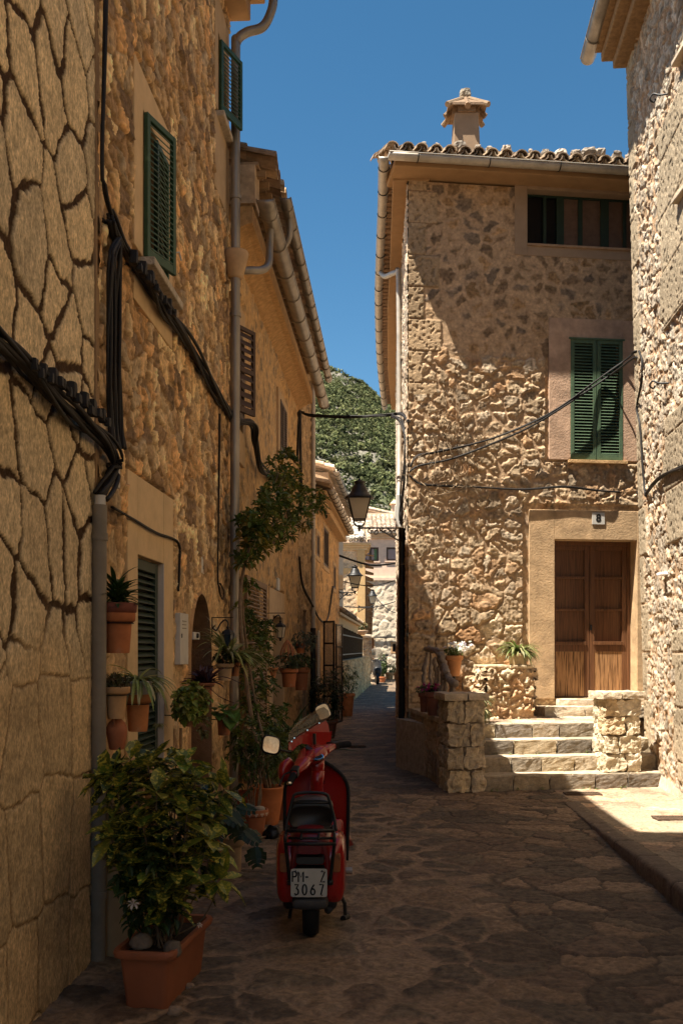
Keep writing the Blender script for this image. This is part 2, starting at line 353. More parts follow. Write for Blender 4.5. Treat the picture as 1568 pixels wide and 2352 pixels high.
st_h2 = mk_rubble(.34, .2, 70, [(.29, .205, .125), (.24, .175, .11), (.38, .25, .13), (.46, .31, .16)], (.54, .33, .145), .035, .008, .014, spot=.5)
st_h3 = mk_rubble(.3, .18, 90, [(.33, .23, .13), (.26, .18, .1)], (.42, .28, .15), .03, .02, .03)
st_rw0 = mk_rubble(.18, .17, 120, [(.47, .385, .285), (.40, .325, .24), (.52, .44, .335), (.33, .265, .19), (.46, .34, .23)], (.46, .295, .17), .020, .018, .018, skew=.15, soft=1.2, tilt=.22, con=1.7)
st_loa = mk_rubble(.24, .15, 150, [(.60, .44, .27), (.50, .36, .22), (.64, .50, .34), (.52, .32, .17), (.38, .28, .18), (.56, .40, .24)], (.56, .375, .22), .012, .021, .013, soft=1.35, spot=.42, tilt=.2, con=1.5)
st_lob = mk_rubble(.36, .23, 155, [(.58, .42, .25), (.46, .33, .2), (.52, .29, .14), (.36, .26, .17), (.58, .44, .29)], (.52, .34, .19), .012, .034, .016, soft=1.2, spot=.2, tilt=.22, con=1.7)
def st_lo(U, Z):
    h1, c1 = st_loa(U, Z); h2, c2 = st_lob(U, Z); t = ss(2.9, 2.2, Z+.8*(fbm(U*1.3, Z*1.3, 18)-.5)); p = ss(.62, .70, fbm(U*1.1+4, Z*1.4, 19))*(1-t)
    t = np.maximum(t, p); return h1*(1-t)+h2*t, lerp(c1, np.zeros(3), t)+c2*t[..., None]
st_up = mk_rubble(.25, .18, 180, [(.27, .175, .10), (.34, .22, .12), (.23, .165, .11), (.38, .23, .11)], (.50, .335, .195), .028, .004, .008, spot=.42, con=1.2, tilt=.03)
def ashlar(U, Z, cu, cz, seed, col, jc, jw=.006):
    r = np.floor(Z/cz+.35*vn(Z*0, np.floor(Z/cz), seed)); fz = np.abs((Z/cz)-np.floor(Z/cz)-.5)*2
    m = ss(1-jw/cz*2, 1-jw/cz*4, fz); n2 = fbm(U*40, Z*40, seed, 3); n1 = fbm(U*5, Z*5, seed+3)
    pit = ss(.70, .78, vn(U*30, Z*30, seed+7))
    c = np.array(col)*(.78+.3*_h(r, r*0, seed))[..., None]*(.75+.5*n1)[..., None]*(.9+.2*n2)[..., None]
    c = c*(1-.3*pit)[..., None]
    return .0-(1-m)*.012-pit*.012+(n2-.5)*.008, lerp(jc, c, m)
def st_h8(U, Z):
    hl, cl = st_lo(U, Z); hu, cu_ = st_up(U, Z)
    t = ss(-.06, .06, Z-(6.0+.0*U)+.3*(fbm(U*2, Z*0+3, 7)-.5))
    # mid band: below about 1.3 m larger darker blocks
    for (pa, pb, ya, yb) in ((1200, 1500, 1160, 1620), (1250, 1500, 730, 1064)):
        k = (U > U8(pa)) & (U < U8(pb)) & (Z > Zp(yb, Y8(1350))) & (Z < Zp(ya, Y8(1350))); hl = np.where(k, -.02, hl)
    h = hl*(1-t)+hu*t; c = lerp(cl, np.zeros(3), t)+cu_*t[..., None]
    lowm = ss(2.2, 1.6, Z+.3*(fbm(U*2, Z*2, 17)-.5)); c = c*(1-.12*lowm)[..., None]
    # quoins at the street corner
    row = np.floor(Z/.46); qw = .24+.22*(np.mod(row, 2))+.09*(_h(row, row*0, 5)-.5)
    qh, qc = ashlar(U, Z, .6, .46, 61, (.46, .32, .185), (.25, .16, .09))
    q = ss(qw+.012, qw-.012, U)*np.where(Z > 5.35, 1., 0.)+ss(qw*.7+.02, qw*.7-.02, U)*np.where(Z < 1.9, 1., 0.)
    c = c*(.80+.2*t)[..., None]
    return h*(1-q)+(qh+.02)*q, c*(1-q)[..., None]+qc*q[..., None]
def st_right(U, Z):
    h, c = st_rw0(U, Z)
    row = np.floor((Z+.2)/.62); qw = .22+.16*np.mod(row, 2)+.06*(_h(row, row*0, 9)-.5)
    qh, qc = ashlar(U, Z+.2, .6, .62, 71, (.42, .33, .22), (.28, .17, .09))
    q = ss(qw+.01, qw-.01, U)
    for (ua, za, zb) in ((1.52, 5.35, 7.6), (1.45, 2.9, 4.35), (1.62, .2, 1.9)):
        q = np.maximum(q, ss(ua-.01, ua+.01, U+.12*(np.mod(np.floor(Z/.5), 2)-.5))*np.where((Z > za) & (Z < zb), 1., 0.))
    return h*(1-q)+(qh+.035)*q, c*(1-q)[..., None]+qc*q[..., None]
# ================================================================ ground
def st_ground(Xa, Ya):
    wx = Xa+.30*(fbm(Xa*1.8, Ya*1.8, 5)-.5)+.09*(fbm(Xa*8, Ya*8, 6)-.5)+.03*(fbm(Xa*26, Ya*26, 16)-.5); wy = Ya+.30*(fbm(Xa*1.8, Ya*1.8, 8)-.5)+.09*(fbm(Xa*8, Ya*8, 9)-.5)+.03*(fbm(Xa*26, Ya*26, 19)-.5)
    e, a, b, c = voro(wx, wy, .38, .24, 13, 1.0)
    side = ss(1.25, .55, Xa+.8*(fbm(Xa*.7, Ya*.7, 3)-.5)+.05*(Ya-6))          # wide sandy joints left of the middle
    jw = .004+.010*vn(Xa*4, Ya*4, 43)+.050*side*vn(Xa*2.5, Ya*2.5, 44)
    m = ss(jw*.7, jw*1.25+.004, e)
    n2 = fbm(Xa*28, Ya*28, 55, 4); n1 = fbm(Xa*6, Ya*6, 51)
    h = m*(.003+.010*a)+(n1-.5)*.012+(n2-.5)*.016*m+(ridged(Xa*5, Ya*9, 91, 3)-.5)*.012*m
    st = pal([(.10, .07, .045), (.16, .115, .072), (.22, .145, .085), (.145, .095, .06), (.26, .175, .105), (.12, .088, .058)], b)*(.35+1.3*n2)[..., None]
    mo = lerp((.085, .06, .038), (.26, .175, .108), side)*(.7+.6*n1)[..., None]
    return h, mo*(1-m)[..., None]+st*m[..., None]
def gfn(zf=lambda x, y: 0*x, bright=1.0):
    def fn(U, V):
        h, c = st_ground(U, V); return np.stack([U, V, h+zf(U, V)], -1), c*bright
    return fn
tag(grid_mesh('street', rng(-1.75, 2.55, .0135), rng(3.6, 12.2, .0145), gfn(), GRND), kind='structure')
tag(grid_mesh('lane', rng(-1.9, 4.6, .045), rng(12.2, 60, .06), gfn(lambda x, y: 0*x-.001), GRND), kind='structure')
tag(grid_mesh('street_behind', rng(-1.9, 4.6, .15), rng(-14, 3.6, .15), gfn(lambda x, y: 0*x-.001), GRND), kind='structure')
g = MB(); g.v = [(-400, -200, -.06), (500, -200, -.06), (500, 260, -.06), (-400, 260, -.06)]; g.f = [(0, 1, 2, 3)]; g.c = [(.12, .09, .06)]*4
tag(g.build('ground', GRND), kind='structure')
def kx(Y): return 2.19+.27*(Y-6.39)/4.5
def pz(Y): return .155*(1-ss(5.5, 11.0, Y))+.004
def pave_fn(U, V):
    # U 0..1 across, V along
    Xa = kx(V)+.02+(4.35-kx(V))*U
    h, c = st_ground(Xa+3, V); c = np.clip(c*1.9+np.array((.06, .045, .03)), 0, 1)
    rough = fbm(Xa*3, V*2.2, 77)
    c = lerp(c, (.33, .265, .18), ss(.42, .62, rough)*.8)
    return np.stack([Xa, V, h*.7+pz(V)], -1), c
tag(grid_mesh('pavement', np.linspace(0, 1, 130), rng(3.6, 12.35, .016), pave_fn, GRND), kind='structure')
def kerb_fn(U, V):
    prof_x = np.array([0, 0, .012, .03, .12, .17, .18]); prof_z = np.array([-.05, .8, .95, 1.0, 1.02, 1.02, .3])
    i = U.astype(int); x = kx(V)-.02+prof_x[i]; n = fbm(V*9, U*3, 5)
    j = ss(.02, .006, np.abs(np.mod(V+.2*_h(np.floor(V/.9), V*0, 3), .9)-.45))
    z = prof_z[i]*(pz(V)+.012)-j*.012; z = np.where(i == 0, -.03, z)+(n-.5)*.014
    c = np.array((.15, .11, .08))*(.6+.8*fbm(V*20, U*7, 9))[..., None]*(1-.6*j)[..., None]
    return np.stack([x+(n-.5)*.02, V, z], -1), c
tag(grid_mesh('kerb', np.arange(7.), rng(3.6, 11.0, .02), kerb_fn, GRND), kind='structure')
RUST = M('rusty_iron', (.09, .055, .032), .8, .4, 30, .4)
def grate(px0, px1, py, Y, dy, label, z):
    m = MB(); x0, x1 = X(px0, Y), X(px1, Y)
    c = Vector(((x0+x1)/2, Y, z)); t = thing('drain_grate', c, label, 'drain grate')
    f = MB(); f.box((x0, Y-dy, z), (x1, Y-dy+.02, z+.014)); f.box((x0, Y+dy-.02, z), (x1, Y+dy, z+.014)); f.box((x0, Y-dy+.02, z), (x0+.02, Y+dy-.02, z+.014)); f.box((x1-.02, Y-dy+.02, z), (x1, Y+dy-.02, z+.014))
    f.build('frame', RUST, t)
    n = int((x1-x0-.04)/.03)
    for i in range(n): m.box((x0+.03+i*.03, Y-dy+.02, z+.001), (x0+.043+i*.03, Y+dy-.02, z+.012))
    m.box((x0+.02, Y-dy+.02, z-.002), (x1-.02, Y+dy-.02, z+.0005), (.2, .2, .2))
    m.build('bars', RUST, t)
grate(1296, 1378, 1822, 11.55, .10, 'rusty iron drain grate at the foot of the stone steps', .012)
grate(1502, 1600, 1879, 9.75, .11, 'iron drain grate set in the sunlit raised pavement', .035)
grate(798, 840, 1716, 17.2, .13, 'small drain grate across the dark lane behind the scooter', .012)
# ---------------------------------------------------------------- hillside
def hz(Xa, Ya):
    t = np.clip((Ya-230)/470., 0, 1.6)
    ridge = 199-.62*(Xa+4)+5*(fbm(Xa*.08, Xa*0+2, 31)-.5)*2
    ridge = np.clip(ridge, 110, 240)
    prof = np.where(t < 1, t**.82, 1-.9*(t-1))
    return ridge*prof+6*(fbm(Xa*.03, Ya*.03, 5)-.5)*2*ss(0, .2, t)-.5
def hill_fn(U, V):
    z = hz(U, V)+(fbm(U*.25, V*.25, 9)-.5)*3.5
    n = fbm(U*.12, V*.12, 8); c = lerp((.09, .10, .05), (.19, .17, .135), ss(.38, .5, n))*(.6+.8*fbm(U*.9, V*.9, 3))[..., None]
    return np.stack([U, V, z], -1), c
HILL = M('hill_rock_and_scrub', (1, 1, 1), .95, .4, .8, .8, 1.5, .6, attr=True, spec=.1)
tag(grid_mesh('hillside', rng(-160, 260, 2.2), rng(225, 960, 2.5), hill_fn, HILL), kind='structure')
random.seed(5); fo = MB(); nt_ = 0
rs = np.random.RandomState(4)
V_, F_, C_ = [], [], []
for i in range(9500):
    Y = 300+450*random.random()**.8; x = random.uniform(X(660, Y)-8, X(950, Y)+8)
    z = float(hz(np.array([x]), np.array([Y]))[0])
    cliff = (x < X(835, Y)+10*math.sin(Y*.05)) and 560 < Y < 680 and float(vn(np.array(x*.12), np.array(Y*.05), 71)) > .4
    if cliff and random.random() < .8: continue
    dens = float(vn(np.array(x*.045), np.array(Y*.045), 61))
    if dens < .30 and random.random() < .6: continue
    r = random.uniform(.9, 2.3)*(.8 if cliff else 1); hgt = r*random.uniform(1.0, 1.7)
    base = np.array((.062, .072, .028)) if random.random() < .6 else np.array((.13, .135, .055))
    base = base*random.uniform(.7, 1.5)
    n = 24
    d = rs.normal(size=(n, 3)); d /= np.linalg.norm(d, axis=1)[:, None]; d[:, 2] = np.abs(d[:, 2])*1.0-.15
    rad = rs.uniform(.55, 1.05, n)[:, None]; c = np.array((x, Y, z+hgt*.35))+d*rad*np.array((r, r, hgt))
    a = rs.normal(size=(n, 3)); a /= np.linalg.norm(a, axis=1)[:, None]; b_ = np.cross(a, d+rs.normal(size=(n, 3))*.3); b_ /= np.linalg.norm(b_, axis=1)[:, None]+1e-9
    s_ = rs.uniform(.35, .75, n)[:, None]*r*.42
    q = np.stack([c-a*s_-b_*s_*.6, c+a*s_-b_*s_*.8, c+a*s_*.7+b_*s_, c-a*s_*.8+b_*s_*.8], 1)
    V_.append(q.reshape(-1, 3)); C_.append(np.repeat(base*(.35+1.3*np.clip(d[:, 2:3], 0, 1))*rs.uniform(.7, 1.3, n)[:, None], 4, 0))  # crowns painted lighter on top and darker underneath to imitate shading
V_ = np.concatenate(V_); C_ = np.concatenate(C_); nq = len(V_)//4
me = bpy.data.meshes.new('pine_forest'); me.vertices.add(nq*4); me.vertices.foreach_set('co', V_.ravel()); me.loops.add(nq*4); me.loops.foreach_set('vertex_index', np.arange(nq*4)); me.polygons.add(nq)
me.polygons.foreach_set('loop_start', np.arange(nq)*4); me.polygons.foreach_set('loop_total', np.full(nq, 4)); me.update(calc_edges=True)
FOR = M('pine_foliage', (1, 1, 1), .8, .3, .6, 0, attr=True, spec=.15, trans=.25); me.materials.append(FOR)
a_ = me.color_attributes.new('Col', 'FLOAT_COLOR', 'POINT'); cc = np.ones((nq*4, 4)); cc[:, :3] = C_; a_.data.foreach_set('color', cc.ravel())
tag(link('pine_forest', me, None), 'dense green pine wood covering the rocky hillside above the roofs', 'forest', kind='stuff')
# ================================================================ building helpers
def window(par, fr, u0, u1, z0, z1, bl=.12, br=.12, bt=.12, bb=.12, depth=.26, proud=.018, col=(.50, .36, .2), mat=None, back=True, backmat=None, name='window'):
    m = MB(); m.col = col; e = .003
    m.fb(fr, u0-bl, u0, z0-bb, z1+bt, -depth, proud); m.fb(fr, u1, u1+br, z0-bb, z1+bt, -depth, proud)
    m.fb(fr, u0, u1, z1, z1+bt, -depth, proud-e*.5)
    if bb: m.fb(fr, u0, u1, z0-bb, z0, -depth, proud-e*.5)
    w_ = m.build(name, mat or PLA, par, bevel=.006)
    if back:
        b = MB(); b.fb(fr, u0-.02, u1+.02, z0-.02, z1+.02, -depth-.02, -depth+.01); b.build('pane', backmat or DARK, w_)  # default back is a near-black panel painted as the unlit room
    return w_
def shutter(par, mat, hinge, d, n, z0, z1, wd, nsl, fw=.05, th=.035, mid=False, tilt=.9, name='shutter', both=None):
    """louvred leaf: hinge point (x,y), direction d along the leaf, n facing direction"""
    h = Vector((hinge[0], hinge[1], 0)); d = Vector((d[0], d[1], 0)).normalized(); n = Vector((n[0], n[1], 0)).normalized()
    def fr(u, z, o): p = h+d*u+n*o; return Vector((p.x, p.y, z))
    m = MB()
    m.fb(fr, 0, fw, z0, z1, 0, th); m.fb(fr, wd-fw, wd, z0, z1, 0, th)
    m.fb(fr, fw, wd-fw, z0, z0+fw*1.5, .001, th-.001); m.fb(fr, fw, wd-fw, z1-fw, z1, .001, th-.001)
    secs = [(z0+fw*1.5, z1-fw)]
    if mid:
        zm = (z0+z1)/2; m.fb(fr, fw, wd-fw, zm-fw*.6, zm+fw*.6, .001, th-.001); secs = [(z0+fw*1.5, zm-fw*.6), (zm+fw*.6, z1-fw)]
    tot = sum(b-a for a, b in secs)
    for a, b in secs:
        k = max(1, int(round(nsl*(b-a)/tot))); st = (b-a)/k
        for i in range(k):
            zc = a+(i+.5)*st; hh = st*.42
            p = [fr(fw, zc-hh, th-.004), fr(wd-fw, zc-hh, th-.004), fr(wd-fw, zc-hh+.008, th-.001), fr(fw, zc-hh+.008, th-.001), fr(fw, zc+hh*tilt-.008, .003), fr(wd-fw, zc+hh*tilt-.008, .003), fr(wd-fw, zc+hh*tilt, .006), fr(fw, zc+hh*tilt, .006)]
            m._add(p, [(0, 1, 2, 3), (4, 7, 6, 5), (3, 2, 6, 7), (0, 4, 5, 1), (0, 3, 7, 4), (1, 5, 6, 2)])
    return m.build(name, mat, par, bevel=.003)
def tiles(m, fr, u0, u1, oe, ze, slope, nc, r=.085, L=.38, seed=0, cols=((.5, .34, .2), (.42, .27, .16), (.56, .42, .27), (.36, .24, .15)), rocks=0, skew=0):
    rnd = random.Random(seed); n = max(1, int((u1-u0)/(r*2.25))); st = (u1-u0)/n; cs = math.cos(math.atan(slope)); sn = math.sin(math.atan(slope))
    for i in range(n+1):
        for pan in (0, 1):
            if pan and i == n: continue
            uc = u0+(i+.5*pan)*st
            for k in range(nc):
                col = rnd.choice(cols); f = rnd.uniform(.7, 1.15); col = tuple(x*f for x in col)
                s0 = k*L*.82+rnd.uniform(-.02, .02)-(0 if pan else .02); s1 = s0+L; ju = rnd.uniform(-.012, .012); b = len(m.v); seg = 6
                for (s_, rr) in ((s0, r*1.04), (s1, r*.86)):
                    for (q, w_) in ((0, 0), (1, 0)):
                        ra = rr-(.014 if q else 0)
                        for a in range(seg+1):
                            th = math.pi*a/seg; du = -math.cos(th)*ra; dz = math.sin(th)*ra*(1 if not pan else -1)
                            lift = (.02 if s_ == s0 else .0)+(.045 if not pan else .075)
                            m.v.append(tuple(fr(uc+du+ju, ze+s_*sn+dz*cs+lift, oe-s_*cs))); m.c.append(col)
                w = seg+1
                for a in range(seg):
                    m.f.append((b+a, b+a+1, b+2*w+a+1, b+2*w+a)); m.f.append((b+w+a, b+3*w+a, b+3*w+a+1, b+w+a+1)); m.f.append((b+a, b+w+a, b+w+a+1, b+a+1))
                m.f.append((b, b+2*w, b+3*w, b+w)); m.f.append((b+seg, b+w+seg, b+3*w+seg, b+2*w+seg))
            if rocks and rnd.random() < rocks and not pan:
                c = fr(uc+rnd.uniform(-.06, .06), ze+.19+rnd.uniform(0, .03), oe-.14); q = rnd.uniform(.05, .13)
                g_ = rnd.uniform(.6, 1.1); m.rock(c, (q*rnd.uniform(1, 1.7), q*1.5, q*rnd.uniform(.7, 1)), 5, .035, rnd.random()*50, (.42*g_, .35*g_, .27*g_), .55)
def gutter(name, pts, r, mat, par, clips=.6, lipz=0.0, label=None):
    """half round gutter along a path, with clip straps"""
    P = smooth_path(pts, 4) if len(pts) > 2 else [Vector(pts[0]).lerp(Vector(pts[1]), i/12) for i in range(13)]
    m = MB(); b = 0; seg = 10; rows = []
    for i, p in enumerate(P):
        t = (P[min(i+1, len(P)-1)]-P[max(i-1, 0)]).normalized(); sd = Vector((t.y, -t.x, 0)).normalized(); row = []
        for q in (0, 1):
            for a in range(seg+1):
                th = math.pi*a/seg; rr = r-(.006 if q else 0)
                row.append(len(m.v)); m.v.append(tuple(p+sd*math.cos(th)*rr-Vector((0, 0, 1))*math.sin(th)*rr)); m.c.append((1, 1, 1))
        rows.append(row)
    w = seg+1
    for i in range(len(rows)-1):
        A, B = rows[i], rows[i+1]
        for a in range(seg): m.f.append((A[a], A[a+1], B[a+1], B[a])); m.f.append((A[w+a], B[w+a], B[w+a+1], A[w+a+1]))
        m.f.append((A[0], B[0], B[w], A[w])); m.f.append((A[seg], A[w+seg], B[w+seg], B[seg]))
    for e, rv in ((rows[0], 0), (rows[-1], 1)): m.f.append(tuple(e[:w]) if rv else tuple(reversed(e[:w])))
    m.tube([p+Vector((0, 0, .004)) for p in [Vector(m.v[r_[0]]) for r_ in rows]], .009, 6); m.tube([Vector(m.v[r_[seg]])+Vector((0, 0, .004)) for r_ in rows], .009, 6)
    g_ = m.build(name, mat, par, smooth=True)
    # straps
    s = MB(); acc = 0; nxt = clips*.4
    for i in range(len(P)-1):
        L = (P[i+1]-P[i]).length
        while acc+L > nxt:
            p = P[i].lerp(P[i+1], (nxt-acc)/L); t = (P[i+1]-P[i]).normalized(); sd = Vector((t.y, -t.x, 0)).normalized()
            s.tube([p+sd*math.cos(math.pi*a/8)*(r+.006)-Vector((0, 0, 1))*math.sin(math.pi*a/8)*(r+.006) for a in range(9)], .008, 5)
            nxt += clips
        acc += L
    if s.v: s.build('clips', BLACK if mat is ZINCL else ZINC, g_)
    return g_
def pipe(name, pts, r, mat, label, cat='drainpipe', group=None, rings=(), ringr=1.25, par=None, sm=True, n=12):
    m = MB(); m.tube(smooth_path(pts, 6) if (sm and len(pts) > 2) else pts, r, n)
    for (p, ax) in rings: p = Vector(p); ax = Vector(ax).normalized(); m.tube([p-ax*.02, p+ax*.02], r*ringr, n)
    o = m.build(name, mat, par, smooth=True)
    mo = o.modifiers.new('e', 'EDGE_SPLIT'); mo.split_angle = R(50)
    if par is None: tag(o, label, cat, group)
    return o
def cables(name, pts, n, r, spread, label, group=None, seed=0, k=7, twist=1.2, mat=None, clamps=0, sag=0):
    rnd = random.Random(seed); P = smooth_path(pts, k); m = MB()
    for c in range(n):
        ph = 2*math.pi*c/max(1, n); q = []
        for i, p in enumerate(P):
            t = (P[min(i+1, len(P)-1)]-P[max(i-1, 0)]).normalized(); a = t.orthogonal().normalized() if abs(t.z) > .9 else t.cross(Vector((0, 0, 1))).normalized(); b = t.cross(a)
            rr = spread*(.35+.65*((c*7) % 5)/4)*(1+.35*math.sin(i*.31+c*2.1)) if n > 1 else 0
            q.append(p+(a*math.cos(ph+twist*i*.12)+b*math.sin(ph+twist*i*.12))*rr)
        m.tube(q, r*rnd.uniform(.75, 1.25), 6)
    for i in range(clamps):
        p = P[int((i+.5)/clamps*(len(P)-1))]; m.rock(p, (spread*2.6+.03, spread*2.6+.03, .02), 3, .004, i, None, .9)
    return tag(m.build(name, mat or CABLE, None, smooth=True), label, 'cable', group)
# ================================================================ LEFT: pale slab stone house nearest the camera
def body(par, pts, z0, z1, name='side_wall', col=(.4, .27, .15), mat=None):
    """closed prism from plan points"""
    m = MB(); m.col = col; n = len(pts)
    m._add([(p[0], p[1], z0) for p in pts]+[(p[0], p[1], z1) for p in pts], [tuple(reversed(range(n))), tuple(range(n, 2*n))]+[(k, (k+1) % n, n+(k+1) % n, n+k) for k in range(n)])
    return m.build(name, mat or PLA, par)
A = thing('stone_house', (-3, 0, 0), 'pale house wall of large flat slabs with dark joints at the left edge', 'house')
SLAB = M('slab_masonry', (1, 1, 1), .92, .45, 95, .6, 120, .006, attr=True, spec=.15, stretch=(1, 1, .55))
sheet('wall', LF, rng(3.7, 5.46, .012), rng(-.05, 5.2, .009), st_slab, SLAB, A)
sheet('wall', LF, rng(-7, 3.7, .08), rng(-.05, 5.2, .06), st_slab, SLAB, A)
sheet('wall', LF, rng(-7, 5.46, .1), rng(5.2, 14, .1), st_slab, SLAB, A)  # unseen upper wall, extended and raised so the near street stays shaded
body(A, [LF(-7, 0, -.02), LF(5.44, 0, -.02), LF(5.44, 0, -5), LF(-7, 0, -5)], -.05, 13.98)
m = MB(); m.col = (.30, .19, .10); m.fb(LF, 5.43, 5.495, 0, 9, -.1, .018); m.build('corner_mortar', PLA, A)
# ---------------------------------------------------------------- tall rubble house
B = thing('rubble_house', (-3, 7.6, 0), 'tall brown rubble house with green louvred shutters and an arched doorway', 'house')
Y0, Y1, ZT = 5.46, 9.85, 8.0
w1 = (6.46, 7.16, 4.24, 5.20); w2 = (9.22, 9.66, 6.68, 7.42)
dy0, dy1 = YL(311), YL(371); w3 = (dy0, dy1, .72, 2.30)
ay0, ay1 = 7.98, 8.88
def arch_hole(u, v): 
    c = (ay0+ay1)/2; r_ = (ay1-ay0)/2
    return ((np.abs(u-c) < r_) & (v < 1.60)) | (((u-c)**2+((v-1.60)*.8)**2) < r_**2)
sheet('wall', LF, rng(Y0, Y1, .017), rng(-.05, ZT, .0115), st_h1, WALL, B, holes=[w1, w2, w3, arch_hole], flats=[(w1[0]-.24, w1[1]+.18, w1[2]-.36, w1[3]+.26), (w2[0]-.18, w2[1]+.3, w2[2]-.77, w2[3]+.36), (w3[0]-.26, w3[1]+.32, w3[2]-.07, w3[3]+.52)])
body(B, [LF(Y0, 0, -.32), LF(Y1, 0, -.32), LF(Y1, 0, -5), LF(Y0, 0, -5)], -.05, 9.0)
m = MB(); m.col = (.36, .22, .11); m.fb(LF, Y1-.02, Y1, -.05, ZT, -.32, -.002); m.build('end_wall', PLA, B)
m = MB(); m.col = (.42, .26, .13)
m.fb(LF, Y0, Y1+.05, 7.93, 8.12, -.3, .22); m.fb(LF, Y0, Y1+.09, 8.12, 8.26, -.3, .36); m.build('cornice', PLA, B, bevel=.012)
rf = MB(); tiles(rf, LF, Y0, Y1+.1, .46, 8.27, .33, 3, seed=3); rf.col = (.4, .27, .17); rf.fb(LF, Y0, Y1+.08, 8.262, 8.30, -.6, .34); rf.build('roof', TILE, B)
gutter('gutter', [LF(Y0, 8.25, .50), LF(Y1+.02, 8.22, .50)], .08, ZINC, B)
# first floor window, one leaf ajar
W = window(B, LF, *w1, bl=.22, br=.16, bt=.24, bb=.0, col=(.64, .45, .25))
m = MB(); m.col = (.64, .45, .25); m.fb(LF, w1[0]-.22, w1[1]+.16, w1[2]-.34, w1[2]-.062, -.1, .014); m.build('apron', PLA, W, bevel=.005)
m = MB(); m.col = (.5, .42, .32); m.fb(LF, w1[0]-.03, w1[1]+.14, w1[2]-.06, w1[2]-.005, -.2, .10); m.build('sill', STN, W, bevel=.008)
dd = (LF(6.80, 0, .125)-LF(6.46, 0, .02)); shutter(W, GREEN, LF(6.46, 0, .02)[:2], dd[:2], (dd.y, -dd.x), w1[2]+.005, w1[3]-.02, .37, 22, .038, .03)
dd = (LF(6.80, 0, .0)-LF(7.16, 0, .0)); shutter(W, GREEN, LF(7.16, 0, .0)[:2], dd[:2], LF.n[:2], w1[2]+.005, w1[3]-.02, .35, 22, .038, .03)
m = MB(); m.tube([LF(6.80, 4.40, .14), LF(6.84, 4.42, .17), LF(6.86, 4.37, .18)], .006, 6); m.build('hook', WHITE, W)
W = window(B, LF, *w2, bl=.16, br=.17, bt=.34, bb=.0, col=(.50, .35, .2))
m = MB(); m.col = (.50, .35, .2); m.fb(LF, w2[0]-.16, w2[1]+.17, w2[2]-.75, w2[2]-.062, -.1, .014); m.build('apron', PLA, W, bevel=.005)
m = MB(); m.col = (.5, .42, .32); m.fb(LF, w2[0]-.03, w2[1]+.1, w2[2]-.06, w2[2]-.005, -.2, .08); m.build('sill', STN, W, bevel=.008)
dd = (LF(9.62, 0, .16)-LF(9.24, 0, .02)); shutter(W, GREEN, LF(9.24, 0, .02)[:2], dd[:2], (dd.y, -dd.x), w2[2]+.01, w2[3]-.07, .40, 15, .04, .03)
# low green shuttered door in its plaster surround
W = window(B, LF, *w3, bl=.24, br=.30, bt=.50, bb=.05, depth=.08, col=(.66, .47, .26))
m = MB(); m.col = (.6, .52, .45); m.fb(LF, w3[1]-.012, w3[1]-.001, w3[2], w3[3], -.07, .020); m.build('white_edge', PLA, W)
shutter(W, DKGREEN, LF(w3[0], 0, -.06)[:2], LF.d[:2], LF.n[:2], w3[2]+.01, w3[3]-.01, (w3[1]-w3[0])-.02, 30, .07, .04, mid=True)
m = MB(); m.col = (.45, .32, .18); m.fb(LF, w3[0]-.06, w3[1]+.05, w3[2]-.05, w3[2]-.001, -.1, .12); m.build('sill', PLA, W, bevel=.01)
# arched doorway niche
m = MB(); m.col = (.27, .16, .09); N_ = 18; pr = []
c_ = (ay0+ay1)/2; r_ = (ay1-ay0)/2
prof = [(ay0, 0.0), (ay0, 1.60)]+[(c_-r_*math.cos(math.pi*i/N_), 1.60+r_/.8*math.sin(math.pi*i/N_)) for i in range(1, N_)]+[(ay1, 1.60), (ay1, 0.0)]
for i in range(len(prof)-1):
    (u_a, z_a), (u_b, z_b) = prof[i], prof[i+1]
    m._add([LF(u_a, z_a, .02), LF(u_b, z_b, .02), LF(u_b, z_b, -.3), LF(u_a, z_a, -.3)], [(0, 1, 2, 3)])
for i in range(len(prof)-1):
    (u_a, z_a), (u_b, z_b) = prof[i], prof[i+1]; o_ = .035
    def ex(u, z): return (u+(u-c_)*.10, z+(z-1.0)*.03 if z > 1.7 else z)
    ua, za = ex(u_a, z_a); ub, zb = ex(u_b, z_b)
    m._add([LF(u_a, z_a, .02), LF(ua, za, .0), LF(ub, zb, .0), LF(u_b, z_b, .02)], [(0, 1, 2, 3)], (.4, .24, .12))
D_ = m.build('doorway', PITT, B)
m = MB(); m.col = (.2, .115, .06); m.fb(LF, ay0-.02, ay1+.02, 0, 2.2, -.30, -.24); m.build('door', PITT, D_)
# ================================================================ second left house, orange mortar, deep soffit
Cc = thing('ochre_house', (-2.6, 13.4, 0), 'lower ochre house with deep plaster soffit, double gutters and brown shutters', 'house')
Y2, Y3 = 9.87, 17.0
ZS = 5.88
wa = (YL(551), YL(590), Zp(900, YL(590))+.35, Zp(697, YL(552)))
def zl(py, px, lat=1.64): return Zp(py, YL(px, lat))
q1 = (10.12, 10.75, 4.02, 5.12); q2 = (YL(641), YL(655), zl(1045, 648), zl(915, 641)); q3 = (YL(624), YL(648), 0.02, 2.15); q4 = (YL(684)+0, YL(684)+.01, 0, .01)
q5 = (YL(560), YL(575), .9, 2.3)
sheet('wall', LF, rng(Y2, Y3, .035), rng(-.05, ZS, .018), st_h2, WALLS, Cc, holes=[q1, q2, q3], flats=[(q[0]-.36, q[1]+.27, q[2]-.36, q[3]+.38) for q in (q1, q2, q3)])
body(Cc, [LF(Y2, 0, -.32), LF(Y3, 0, -.32), LF(Y3, 0, -5), LF(Y2, 0, -5)], -.05, 6.5)
m = MB(); m.col = (.42, .25, .11); m.fb(LF, Y3-.02, Y3, -.05, ZS, -.32, -.002); m.build('end_wall', PLA, Cc)
